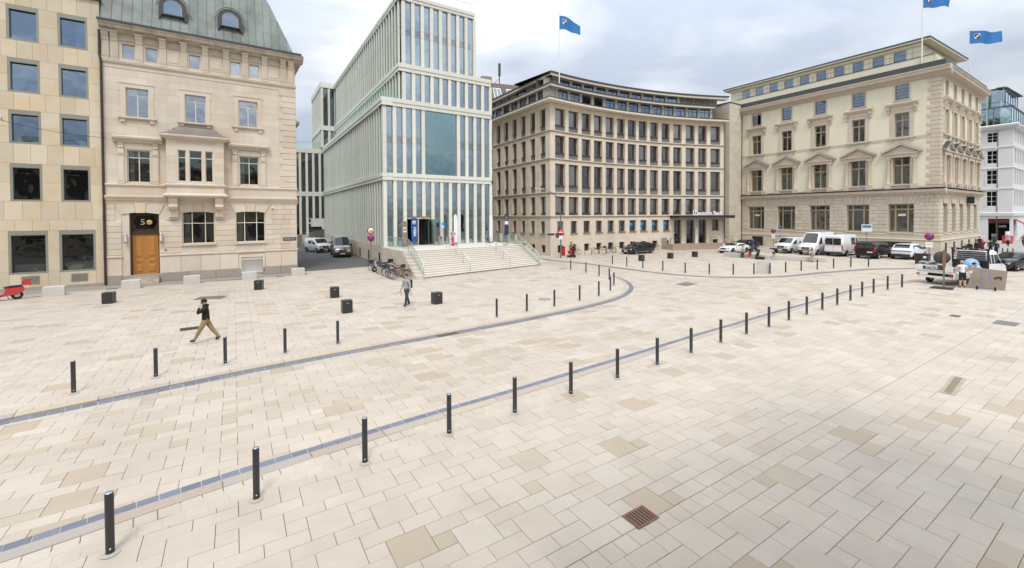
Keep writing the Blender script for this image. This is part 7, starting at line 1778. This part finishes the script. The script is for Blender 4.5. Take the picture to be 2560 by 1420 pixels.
disc_sign(lp, 3.0, .34, 'noentry', toward((5.65, 50.45))); b = MB(); b.box(-.2, .2, -.1, -.08, 2.2, 2.6); b.build('sub_plate', M_WHITE, lp)
def sign_post(p, h, lab, items, base=False):
    r = empty('traffic_sign', (*p, 0), lab, 'traffic sign', None, 0); f = toward(p)
    b = MB(); b.tube([(0, 0, 0), (0, 0, h)], .032, 8); b.build('post', M_POLE, r)
    if base: b = MB(); b.prism([(.5*cos(k*pi/6), .4*sin(k*pi/6)) for k in range(12)], 0, .12); b.build('foot', M_PLAST, r)
    for it in items:
        if it[0] == 'disc': disc_sign(r, it[1], it[2], it[3], f)
        if it[0] == 'plate':
            q = MB(); q.box(-it[2]/2, it[2]/2, -.09, -.07, it[1]-it[3]/2, it[1]+it[3]/2); s = q.build('sub_plate', it[4], r, rz=f)
            if len(it) > 5: text('sign_lettering', it[5], it[3]*.7, it[6], s, (0, -.095, it[1]), ext=.003)
sign_post((-13.35, 41.1), 4.0, 'weight limit sign above a no stopping sign left of the stairs', [('disc', 3.6, .33, 'weight'), ('disc', 2.92, .33, 'nostop')])
sign_post((37.4, 62.2), 2.9, 'no stopping sign with white plate behind the small white van', [('disc', 2.6, .32, 'nopark'), ('plate', 1.95, .42, .32, M_WHITE), ('plate', 1.62, .4, .2, M_WHITE)], True)
sign_post((38.6, 62.6), 3.4, 'blue parking sign above the small white van', [('plate', 3.15, .42, .42, M_SBLUE, 'P', M_WHITE)])
sign_post((44.4, 54.4), 3.7, 'blue and white parking notice board above the black van', [('plate', 3.2, 1.05, .9, M_WHITE), ('plate', 3.38, .9, .35, mat('notice_blue', (.08, .3, .6), .4))])
sign_post((39.9, 41.55), 3.05, 'no stopping sign with white plates in front of the palace corner', [('disc', 2.78, .36, 'nostop'), ('plate', 2.15, .5, .2, M_WHITE), ('plate', 1.88, .5, .24, M_WHITE)])
sign_post((74.5, 71.0), 4.2, 'black direction sign in the street before the white house', [('plate', 3.9, 2.2, .5, M_BLACK), ('plate', 3.3, 1.2, .4, M_BLACK)])
# rubbish bin near the pale car
rb = empty('litter_bin', (40.0, 42.3, 0), 'black square litter bin with stickers near the pale car', 'bin'); b = MB(); b.prism([(-.42, -.36), (.42, -.36), (.42, .36), (-.42, .36)], .05, 1.0); b.build('body', M_PLAST, rb); b = MB(); b.prism([(-.46, -.4), (.46, -.4), (.46, .4), (-.46, .4)], 1.0, 1.08); b.build('lid', M_BLACK, rb); b = MB(); b.box(-.3, .0, -.372, -.362, .66, .86); b.build('sticker', M_CURTW, rb, rz=0)
# builders' things beside the truck
ts = empty('temporary_sign', (28.6, 28.75, 0), 'temporary road sign seen from behind on a pole with rubber feet by the truck', 'road sign', None, toward((28.6, 28.75)))
b = MB(); b.box(-.045, .045, -.03, .03, .1, 2.6); b.build('pole', M_POLE, ts); b = MB(); b.box(-.09, .09, -.05, -.03, 1.45, 2.5); b.build('brown_plank', mat('brown_board', (.22, .12, .06), .7), ts)
b = MB(); b.lathe([(0, .05), (.42, .05), (.42, .07), (0, .07)], 24, axis='y', o=(-.1, 0, 2.05)); b.build('sign_back', mat('sign_back_grey', (.06, .06, .062), .6), ts); b = MB(); b.box(-.3, .05, .05, .08, 1.2, 1.55); b.build('lower_plate', bpy.data.materials['sign_back_grey'], ts)
for k, (x, y) in enumerate(((0, 0), (-.12, -.12))): b = MB(); b.prism([(x-.55, y-.3), (x+.45, y-.35), (x+.5, y+.3), (x-.5, y+.3)], .0+.06*(1-k), .055+.06*(1-k)); b.build('rubber_foot', M_DKGREY, ts)
bd = empty('wooden_board', (31.05, 28.45, 0), 'large brown board leaning against a hand cart by the truck', 'board', None, radians(-44))
b = MB(); b.raw([(-.85, 0, .08), (.85, 0, .0), (1.0, .5, 1.22), (-.5, .5, 1.36), (-.85, .025, .08), (.85, .025, .0), (1.0, .525, 1.22), (-.5, .525, 1.36)], [(0, 1, 2, 3), (7, 6, 5, 4), (0, 4, 5, 1), (1, 5, 6, 2), (2, 6, 7, 3), (3, 7, 4, 0)]); b.build('panel', mat('brown_panel', (.235, .18, .14), .65, noise=.08, streak=.1), bd)
b = MB(); b.plate([(.35, .72), (.5, .84), (.72, .86), (.74, .72), (.68, .58), (.64, .72), (.5, .68), (.42, .64)], -.0, .004); b.v = [(x, z*.41-.02+y, z) for x, y, z in b.v]; b.build('black_mark', M_BLACK, bd)
ct = empty('hand_cart', (30.75, 28.15, 0), 'blue tubular hand cart in front of the brown board', 'cart', None, radians(-44)); M_CART = mat('blue_tube', (.12, .2, .3), .4, metal=.3)
b = MB()
for x in (-.16, .16): b.tube([(x*1.6, -.12, .12), (x, .34, 1.25)], .025, 6)
b.tube([(-.16, .3, 1.2), (.16, .3, 1.2)], .022, 6); b.tube([(-.3, .12, .75), (.3, .12, .75)], .022, 6); b.tube([(-.4, -.1, .13), (.4, -.1, .13)], .02, 6); b.build('frame', M_CART, ct)
for x in (-.4, .4): b = MB(); b.lathe([(.03, -.04), (.11, -.045), (.125, 0), (.11, .045), (.03, .04)], 16, axis='x', o=(x, -.1, .125)); b.build('wheel', M_TYRE, ct)
b = MB(); b.lathe([(0, -.03), (.4, -.03), (.4, .03), (0, .03)], 28, axis='y', o=(0, 0, .4)); cdm = b.build('round_sign', mat('pale_blue_sign', (.25, .42, .6), .45), None, (32.95, 31.1, .97), radians(-60), label='large pale blue round sign standing on the truck bed', category='sign'); cdm.rotation_euler = (-.3, 0, radians(-35))
b = MB()
import random as _r
rr = _r.Random(2); nx, ny = 12, 8; vs = [(-.9+1.8*i/nx, -.4+.8*j/ny, .05+.12*rr.random()+.1*sin(i*.8)) for i in range(nx+1) for j in range(ny+1)]
b.raw(vs, [(i*(ny+1)+j, (i+1)*(ny+1)+j, (i+1)*(ny+1)+j+1, i*(ny+1)+j+1) for i in range(nx) for j in range(ny)], 0, True); b.build('tarpaulin', mat('grey_tarpaulin', (.22, .22, .22), .6, noise=.1), None, (30.6, 31.6, 1.32), radians(19), label='crumpled grey tarpaulin on the tail of the truck', category='tarpaulin')
# steles, banners and bins on the terrace
def terr(u): return c_pt(*u)
st = empty('info_stele', (*terr((1.55, -1.2)), 1.9), 'brown information stele with white panel and number six on the terrace', 'stele', None, radians(C_F)); b = MB(); b.box(-.28, .28, -.06, .06, 0, 2.55); b.build('slab', mat('brown_metal', (.24, .19, .15), .5, noise=.08), st); b = MB(); b.box(-.13, .15, -.068, -.06, 1.45, 1.95); b.build('notice', M_WHITE, st); b = MB(); b.box(-.07, .09, -.072, -.068, 1.6, 1.82); b.build('notice_square', M_BLACK, st); text('number', '6', .42, M_CONC, st, (.0, -.065, .5), ext=.004)
bn = empty('blue_banner', (*terr((2.85, -.35)), 1.9), 'blue hanging banner lettered HSBA beside the entrance', 'banner', None, radians(C_F)); b = MB(); b.raw([(-.3, 0, 2.85), (.3, -.03, 2.85), (.32, .02, 1.6), (.36, 0, .35), (-.24, -.03, .35), (-.3, .03, 1.6)], [(0, 5, 2, 1), (5, 4, 3, 2)]); b.build('cloth', mat('banner_blue', (.008, .085, .32), .7), bn)
bpy.data.materials['bank_blue'].node_tree.nodes['Principled BSDF'].inputs['Roughness'].default_value = .6
b = MB(); b.lathe([(.13, -.045), (.2, -.045), (.2, -.035), (.13, -.035)], 20, axis='y', o=(0, 0, 2.4)); b.lathe([(0, -.045), (.07, -.045), (.07, -.035)], 14, axis='y', o=(0, 0, 2.4)); b.build('emblem', M_WHITE, bn); t = text('lettering', 'HSBA', .4, M_WHITE, bn, (.05, -.05, 1.45), rot=(pi/2, pi/2, 0), ext=.004, bold=.01)
b = MB(); b.tube([(-.34, .02, 2.86), (.34, .02, 2.86)], .015, 6); b.build('rod', M_STEEL, bn)
for (x, y, lab) in ((6.95, -1.2, 'white feather flag beside the woman in pink trousers'), (11.55, -.8, 'white feather flag at the right end of the glass front')):
    r = empty('feather_flag', (*terr((x, y)), 1.9), lab, 'feather flag', 'white feather flags on the terrace', radians(C_F)); b = MB(); b.plate([(-.02, .25), (.42, .2), (.44, 2.6), (.36, 3.1), (.18, 3.25), (.0, 3.1)], 0, .01); b.build('cloth', M_WHITE, r); b = MB(); b.tube([(-.03, 0, 0), (-.03, 0, 3.15), (.18, 0, 3.28)], .014, 5); b.build('mast', M_BLACK, r); b = MB(); b.lathe([(.0, .03), (.4, .03), (.42, 0)], 18); b.build('foot', M_DKGREY, r)
fl = empty('navy_banner', (*terr((11.0, -5.0)), 1.9), 'navy blue banner with white dots on a thin mast at the stair top', 'banner', None, radians(C_F)); b = MB(); b.box(-.05, .42, -.01, .01, 1.05, 3.25); b.build('cloth', mat('navy_cloth', (.02, .035, .09), .8), fl); b = MB(); b.tube([(.42, 0, 0), (.42, 0, 3.3)], .015, 5); b.build('mast', M_BLACK, fl); b = MB(); b.box(-.04, .4, -.016, -.01, 2.15, 2.5); b.build('white_field', M_CURTW, fl); b = MB()
for dx, dz in ((.18, 3.0), (.08, 2.85), (.28, 2.85), (.02, 2.68), (.18, 2.68), (.34, 2.68)): b.lathe([(0, -.016), (.035, -.016), (.035, -.011)], 8, axis='y', o=(dx, 0, dz))
b.build('white_dots', M_WHITE, fl); b = MB(); b.lathe([(.0, .03), (.3, .03), (.32, 0)], 18); b.build('foot', M_DKGREY, fl)
for (x, y, w) in ((5.5, -.9, 'grey waste bin right of the open entrance door'),):
    r = empty('waste_bin', (*terr((x, y)), 1.9), w, 'bin', None, radians(C_F)); b = MB(); b.box(-.2, .2, -.18, .18, 0, .95); b.build('body', mat('taupe_metal', (.3, .28, .24), .5), r); b = MB(); b.box(-.1, .12, -.19, -.18, .68, .8); b.build('slot', M_BLACK, r)
b = MB(); b.tube([(0, 0, 0), (0, 0, 1.0)], .03, 8); b.box(-.02, .1, -.05, .05, .9, 1.0); b.build('door_post', M_STEEL, None, (*terr((4.85, -1.1)), 1.9), label='short steel push button post before the entrance', category='post')
tt = empty('striped_sign', (*terr((6.05, -.45)), 1.9), 'small blue and white sign held up before the glass front', 'sign', None, radians(C_F)); b = MB(); b.plate([(-.2, 1.9), (.2, 1.8), (.2, 2.35), (.0, 2.4), (-.2, 2.2)], 0, .012); b.build('panel', M_BLUE, tt); b = MB(); b.plate([(-.2, 1.9), (.2, 1.8), (-.2, 2.2)], -.004, 0); b.build('white_half', M_WHITE, tt); b = MB(); b.tube([(0, .02, 0), (0, .02, 2.0)], .012, 5); b.build('stick', M_STEEL, tt)
# flag poles and flags
def flag(pos, ztop, zbase, fz, L, H, lab, seed, droop=.15, logo=True):
    d = Vector((1, 0, 0)); r = empty('flagpole', (*pos, zbase), lab, 'flag', 'blue bank flags on the roofs', 0)
    b = MB(); b.tube([(0, 0, 0), (0, 0, ztop-zbase)], [.07, .045], 8); b.ball((0, 0, ztop-zbase+.05), .08, 0, 8); b.build('pole', M_WHITE, r)
    n, m = 18, 8; vs = []
    for i in range(n+1):
        for j in range(m+1):
            u, w = i/n, j/m; a = .16*sin(6*u*1.6+seed+w*1.2)*u**.7*L*.35
            vs.append((.05+u*L*(1-.06*w*sin(3*u)), a, fz-zbase-w*H*(1-.15*u)-droop*L*u*u*(1+.5*sin(seed+2*w))+.1*sin(7*u+seed)*u))
    b = MB(); b.raw(vs, [(i*(m+1)+j, i*(m+1)+j+1, (i+1)*(m+1)+j+1, (i+1)*(m+1)+j) for i in range(n) for j in range(m)], 0, True); f = b.build('flag_cloth', mat('flag_blue', (.03, .17, .45), .8) if 'flag_blue' not in bpy.data.materials else bpy.data.materials['flag_blue'], r)
    if logo:
        q = MB(); k = lambda i, j: vs[i*(m+1)+j]
        off = lambda p: (p[0], p[1]-.02, p[2])
        for i in range(3, 6):
            for j in range(2, 5): q.raw([off(k(i, j)), off(k(i, j+1)), off(k(i+1, j+1)), off(k(i+1, j))], [(0, 1, 2, 3)], 0 if (i, j) in ((3, 4), (4, 3), (5, 2)) else 1)
        link('flag_emblem', q.mesh('flag_emblem', [M_WHITE, mat('emblem_navy', (.01, .012, .05), .6)]), f)
        # frame of the emblem
        pts = [off(k(3, 2)), off(k(3, 5)), off(k(6, 5)), off(k(6, 2)), off(k(3, 2))]; q = MB(); q.tube([(p[0], p[1]-.01, p[2]) for p in pts], .03, 4); link('emblem_frame', q.mesh('emblem_frame', M_WHITE), f)
flag((6.05, 55.2), 30.4, 21.4, 30.1, 2.6, 1.75, 'blue bank flag on white pole above the corner of the curved bank', 1.0, .42)
e2 = (49.35, 52.6); flag(e2, 33.5, 22.6, 31.4, 3.2, 1.8, 'blue bank flag on white pole at the palace corner, mostly above the picture', 2.4, .1)
flag((64.6, 61.8), 31.1, 22.6, 30.7, 4.4, 1.85, 'blue bank flag flying on white pole above the palace flank', .4, .03)
# scooter at the left edge
def scooter(p, deg):
    M_SR = paint('red_scooter_paint', (.5, .01, .02), .2, 0, 1); r = empty('motor_scooter', (*p, 0), 'red motor scooter with top box parked at the left edge', 'scooter', None, radians(deg))
    for x in (-.62, .66):
        b = MB(); b.lathe([(.14, -.05), (.22, -.055), (.26, 0), (.22, .055), (.14, .05)], 22, axis='y'); w = b.build('wheel', M_TYRE, r, (x, 0, .26)); b = MB(); b.lathe([(0, -.04), (.15, -.05), (.15, .05), (0, .04)], 18, axis='y'); link('rim', b.mesh('rim', M_RIM), w)
    b = MB(); pr = [(-.95, .62), (-.85, .42), (-.4, .3), (.1, .25), (.12, .34), (-.1, .42), (-.15, .7), (-.5, .74), (-.9, .76)]
    for s_, e in ((-1, .14), (1, .14)): pass
    b.plate([(x, z) for x, z in pr], -.16, .16); b.build('rear_body', M_SR, r)
    b = MB(); b.raw([(.12, -.2, .25), (.12, .2, .25), (.5, .2, .32), (.5, -.2, .32), (.62, -.17, 1.0), (.62, .17, 1.0), (.5, -.2, .6), (.5, .2, .6)], [(0, 3, 2, 1), (3, 6, 7, 2), (6, 4, 5, 7)]); b.plate([(.42, .3), (.5, .3), (.66, 1.0), (.58, 1.0)], -.2, .2); b.build('leg_shield', M_SR, r)
    b = MB(); b.plate([(.02, .22), (.5, .24), (.5, .3), (.02, .3)], -.2, .2); b.build('footboard', M_PLAST, r); b = MB(); b.plate([(-.85, .76), (-.1, .72), (-.08, .8), (-.4, .86), (-.85, .86)], -.15, .15); b.build('seat', M_BLACK, r)
    b = MB(); b.tube([(.6, -.34, 1.06), (.64, 0, 1.02), (.6, .34, 1.06)], .02, 6); b.tube([(.6, -.25, 1.06), (.58, -.3, 1.3)], .01, 5); b.ball((.58, -.3, 1.33), .07, 0, 8, (.3, 1.2, .7)); b.build('handlebar', M_CHROME, r); b = MB(); b.ball((.7, 0, .98), .12, 0, 10); b.build('headlight', M_LAMP, r)
    b = MB(); b.cbox(-.21, .21, -.2, .2, 0, .3, .05); o = b.build('top_box', M_SR, r, (-1.02, 0, .86), pi/2); b = MB(); b.tube([(-.6, -.17, .3), (-.15, -.19, .28), (.0, -.17, .32)], [.05, .05, .02], 8); b.build('exhaust', M_CHROME, r); b = MB(); b.plate([(.5, .5), (.9, .44), (.92, .52), (.7, .58)], -.09, .09); b.build('front_mudguard', M_SR, r); b = MB(); b.tube([(-.2, -.1, .25), (-.3, -.2, .02)], .015, 5); b.build('side_stand', M_BLACK, r)
scooter((-30.75, 26.1), 228)
# bicycles
M_SPK = mat('spoke_steel', (.4, .4, .4), .35, metal=.7)
def bike(p, deg, lab, col, grp, basket=None, lean=.08, box=None, tyre=None):
    r = empty('bicycle', (*p, 0), lab, 'bicycle', grp, radians(deg)); r.rotation_euler = (lean, 0, radians(deg))
    m = paint('bike_'+lab.split()[0]+str(len(lab)), col, .35)
    def wh():
        b = MB(); b.lathe([(.315, -.016), (.345, -.018), (.352, 0), (.345, .018), (.315, .016), (.315, -.016)], 26, axis='y'); return b.mesh('tyre', tyre or M_TYRE)
    def sp():
        b = MB(); b.lathe([(0, -.03), (.025, -.03), (.025, .03), (0, .03)], 8, axis='y'); b.lathe([(.3, -.01), (.317, -.012), (.317, .012), (.3, .01), (.3, -.01)], 24, axis='y')
        for k in range(14): a = 2*pi*k/14; b.tube([(0, .02*(-1)**k, 0), (.31*cos(a), 0, .31*sin(a))], .0035, 3, cap=False)
        return b.mesh('spokes', M_SPK)
    for x in (-.52, .54): w = link('wheel', cached(('bw', tyre.name if tyre else 0), wh), r, (x, 0, .352)); link('spokes', cached('bsp', sp), w)
    b = MB(); T = lambda *q, rr=.018: b.tube(q, rr, 6); bb, seat, head, rear, front = (-.08, 0, .3), (-.24, 0, .82), (.36, 0, .82), (-.52, 0, .352), (.54, 0, .352)
    T(bb, seat); T(seat, (.34, 0, .86)); T(bb, (.38, 0, .74)); T(bb, rear, rr=.012); T(seat, rear, rr=.011); T((.34, 0, .92), (.4, 0, .68), front, rr=.016); b.build('frame', m, r)
    b = MB(); b.tube([(.3, -.28, .98), (.37, -.1, 1.0), (.37, .1, 1.0), (.3, .28, .98)], .012, 6); b.tube([(.34, 0, .9), (.36, 0, 1.0)], .014, 6); b.build('handlebar', M_BLACK, r); b = MB(); b.ball((-.27, 0, .93), .1, 0, 8, (1.3, .75, .4)); b.tube([(-.24, 0, .8), (-.26, 0, .92)], .013, 6); b.build('saddle', M_BLACK, r)
    b = MB(); b.lathe([(.07, -.05), (.09, -.05), (.09, -.04), (.07, -.04)], 14, axis='y', o=(-.08, 0, .3)); b.tube([(-.08, -.06, .3), (.02, -.08, .17)], .01, 4); b.tube([(-.08, .06, .3), (-.18, .08, .43)], .01, 4); b.box(-.02, .08, -.15, -.08, .155, .18); b.build('crank_and_pedals', M_BLACK, r)
    b = MB(); pts = [(-.52+.385*cos(a), 0, .352+.385*sin(a)) for a in [pi*(.15+.13*k) for k in range(7)]]; b.tube(pts, .02, 5); b.tube([(-.75, -.06, .76), (-.3, -.05, .76)], .01, 4); b.tube([(-.75, .06, .76), (-.3, .05, .76)], .01, 4); b.build('mudguard_and_rack', M_PLAST, r)
    if box: b = MB(); b.box(-.82, -.38, -.2, .2, .78, .98); b.build('luggage_box', box, r)
    if basket: b = MB(); b.box(.42, .72, -.18, .18, .84, 1.06); b.build('front_basket', basket, r)
u = Vector((cos(radians(121.7)), sin(radians(121.7)), 0)); B0 = Vector((-8.75, 34.05, 0)); G = 'bicycles parked left of the stairs'
M_TYW = mat('cream_tyre', (.55, .52, .45), .7)
for d, lab, col, bs, bx, ty_ in ((0, 'red bicycle in front, nearest the foot of the stairs', (.4, .015, .03), None, None, None), (.55, 'black bicycle right behind the red one', (.015, .015, .017), None, None, None), (1.1, 'dark grey bicycle third in the cluster by the stairs', (.05, .05, .055), M_BLACK, None, None), (1.75, 'silver bicycle with pale tyres in the middle of the cluster', (.4, .41, .42), None, None, M_TYW), (2.4, 'black bicycle carrying a dark luggage box', (.02, .02, .022), None, M_PLAST, None), (3.3, 'white bicycle with cream tyres towards the lane', (.55, .54, .5), None, None, M_TYW), (4.3, 'black bicycle with wire basket second from the lane', (.02, .02, .02), M_DKGREY, None, None), (6.9, 'dark red bicycle with box at the lane end of the cluster', (.12, .015, .03), None, M_PLAST, None)):
    c = B0+u*d; bike((c.x, c.y), 35+rng.uniform(-9, 9)+(180 if rng.random() < .4 else 0), lab, col, G, bs, rng.uniform(-.12, .12), bx, ty_)
bike((11.2, 55.2), 335, 'red bicycle at the racks before the bank', (.5, .03, .03), 'bicycles at the bank', M_BLACK); bike((13.0, 56.9), 30, 'black bicycle at the racks left of the estate car', (.02, .02, .02), 'bicycles at the bank', None); bike((20.3, 61.2), 35, 'dark bicycle between the estate car and the bank entrance', (.03, .03, .035), 'bicycles at the bank', None, .05, M_PLAST); bike((8.0, 54.2), 40, 'dark bicycle against the bank wall behind the pushchair', (.03, .03, .03), 'bicycles at the bank')
sc2 = empty('moped', (*(B0+u*5.7)[:2], 0), 'grey moped with windscreen standing among the bicycles by the stairs', 'moped', None, radians(215))
for x in (-.55, .6): b = MB(); b.lathe([(.1, -.05), (.22, -.055), (.25, 0), (.22, .055), (.1, .05)], 20, axis='y'); b.build('wheel', M_TYRE, sc2, (x, 0, .25))
b = MB(); b.plate([(-.8, .55), (-.6, .35), (.0, .28), (.45, .3), (.6, .95), (.5, .98), (.35, .45), (-.1, .48), (-.15, .72), (-.85, .74)], -.16, .16); b.build('body', P_SILV2, sc2); b = MB(); b.plate([(-.8, .74), (-.1, .73), (-.12, .82), (-.8, .84)], -.14, .14); b.build('seat', M_BLACK, sc2); b = MB(); b.raw([(.6, -.22, 1.0), (.6, .22, 1.0), (.45, .2, 1.5), (.45, -.2, 1.5)], [(0, 1, 2, 3)]); b.build('windscreen', GL_RAIL, sc2); b = MB(); b.tube([(.5, -.35, 1.05), (.55, 0, 1.0), (.5, .35, 1.05)], .02, 6); b.ball((.48, -.4, 1.25), .07, 0, 8, (.3, 1, .7)); b.build('handlebar', M_CHROME, sc2); b = MB(); b.cbox(-.2, .2, -.2, .2, 0, .3, .04); b.build('top_box', M_BLACK, sc2, (-.85, 0, .8), pi/2)
# bike racks
for k, s in enumerate((4.6, 5.9, 7.2, 8.5, 10.2, 11.6)):
    p = d_arc2(s, -2.0); b = MB(); b.tube([(-.55, 0, 0), (-.55, 0, .85), (.55, 0, .85), (.55, 0, 0)], .03, 6); b.build('bike_rack', M_DKGREY, None, (*p, 0), D_T0-s/D_R, label='grey hoop bike rack, %s from the lamp post before the bank' % ORD[k], category='bike rack', group='hoop racks before the bank')
# red pushchair by the lamp
pc = empty('pushchair', (7.0, 51.3, 0), 'red pushchair with black hood near the lamp post', 'pushchair', None, radians(200))
b = MB(); b.raw([(-.3, -.22, .45), (.3, -.22, .4), (.4, -.22, .75), (-.35, -.22, .95), (-.3, .22, .45), (.3, .22, .4), (.4, .22, .75), (-.35, .22, .95)], [(0, 1, 2, 3), (4, 7, 6, 5), (0, 4, 5, 1), (1, 5, 6, 2), (3, 2, 6, 7), (0, 3, 7, 4)]); b.build('seat', mat('red_cloth', (.5, .02, .03), .8), pc); b = MB(); b.tube([(-.3, -.2, .5), (.35, -.2, .15)], .015, 5); b.tube([(-.3, .2, .5), (.35, .2, .15)], .015, 5); b.tube([(.3, -.2, .5), (-.35, -.2, .15)], .015, 5); b.tube([(.3, .2, .5), (-.35, .2, .15)], .015, 5); b.tube([(-.3, -.2, .5), (-.6, -.2, 1.0), (-.6, .2, 1.0), (-.3, .2, .5)], .015, 5); b.build('frame', M_BLACK, pc); b = MB(); b.ball((-.15, 0, .92), .27, 0, 10, (.9, .85, .8)); b.build('hood', M_BLACK, pc)
for x in (-.35, .35):
    for y in (-.22, .22): b = MB(); b.lathe([(.03, -.02), (.13, -.025), (.145, 0), (.13, .025), (.03, .02)], 14, axis='y', o=(x, y, .145)); b.build('wheel', M_TYRE, pc)
b = MB(); b.prism([(-.2, -.12), (.2, -.12), (.2, .12), (-.2, .12)], 0, 1.15); b.build('parcel_box', mat('red_box', (.4, .015, .02), .5), None, (6.3, 53.4, 0), radians(40), label='red box standing at the bank wall behind the lamp post', category='box')
# things on the bench
b = MB(); b.cbox(-.45, .45, -.15, .15, 0, .3, .05); o = b.build('case', M_BLACK, None, (27.3, 47.85, 0.02), radians(-45), label='black instrument case lying before the bench', category='case'); b = MB(); b.tube([(-.12, -.16, .2), (-.1, -.2, .2), (.1, -.2, .2), (.12, -.16, .2)], .012, 5); b.build('handle', M_DKGREY, o)
fg = empty('toy_statue', (28.55, 47.35, .46), 'small dark object standing on the bench right of the three sitters', 'ornament'); b = MB(); b.tube([(-.1, 0, 0), (0, 0, .2)], .02, 5); b.tube([(.1, 0, 0), (0, 0, .2)], .02, 5); b.tube([(0, .1, 0), (0, 0, .2)], .02, 5); b.build('stand', M_BLACK, fg); b = MB(); b.cbox(-.12, .12, -.09, .09, .2, .42, .02); b.build('head', M_PLAST, fg); b = MB(); b.box(-.05, .04, -.1, -.09, .26, .36); b.build('red_mark', M_RED, fg)
b = MB(); b.raw([(-.22, 0, 0), (0, .03, .02), (.22, 0, 0), (-.22, .3, .02), (0, .33, .04), (.22, .3, .02)], [(0, 1, 4, 3), (1, 2, 5, 4)]); o = b.build('newspaper', M_WHITE, None, (31.05, 45.05, .95), radians(135), label='white newspaper held by the man reading on the bench', category='newspaper'); o.rotation_euler = (.6, 0, radians(135))
# barriers and far street clutter
for k in range(5):
    r = empty('road_barrier', (71.5+2.1*k, 70.2+.9*k, 0), 'red and white barrier, %s from the left before the white house' % ORD[k], 'barrier', 'red and white barriers in the far street', radians(22)); b = MB()
    b.box(-1, 1, -.03, .03, .25, 1.05); b.build('panel', M_WHITE, r)
    for j in range(4): b = MB(); b.plate([(-.95+.5*j, .3), (-.75+.5*j, .3), (-.6+.5*j, 1.0), (-.8+.5*j, 1.0)], -.04, -.032); b.build('red_stripe', M_RED, r)
    b = MB(); b.box(-.9, -.6, -.3, .3, 0, .12); b.box(.6, .9, -.3, .3, 0, .12); b.build('foot', M_PLAST, r)
b = MB(); b.prism([(-.6, -.4), (.6, -.4), (.6, .4), (-.6, .4)], 0, 1.3); o = b.build('red_container', mat('red_plastic', (.6, .03, .03), .5), None, (80.4, 70.5, 0), radians(20), label='bright red container behind the person in pale blue shirt', category='container'); b = MB(); b.box(-.5, .5, -.1, .1, 1.3, 2.0); b.build('notice', M_WHITE, o)
# overhead wire with lamp at the left, wall lamp on the palace flank
w0 = Vector((-31.6, 25.2, 11.2)); w1 = Vector((*ab_pt(-12.5, -.15), 10.75))
oh = empty('hanging_lamp', tuple(w0), 'grey street lamp hanging on a wire at the left edge', 'hanging lamp')
b = MB(); d = w1-w0; pts = [tuple(d*t-Vector((0, 0, .25*sin(pi*t)))) for t in [i/14 for i in range(15)]]; b.tube(pts, .014, 4); b.build('wire', M_BLACK, oh); b = MB(); b.prof([(-.22, -.15), (0, .12), (.22, -.15)], -.9, .7); b.build('shade', M_CONC, oh, (.75, .35, -.25), radians(30))

# chalk dots left on the forecourt
b = MB(); rr = _r.Random(9)
for i in range(26):
    t = i/25; x, y = -9.6+2.9*t+.5*sin(3*t), 20.4-1.1*t+1.5*sin(2.2*t); b.prism([(x+.035*cos(k*pi/3), y+.035*sin(k*pi/3)) for k in range(6)], .006, .009)
b.build('chalk_dots', M_WHITE, None, label='curved line of small white chalk dots on the forecourt paving', category='chalk marks', kind='stuff')
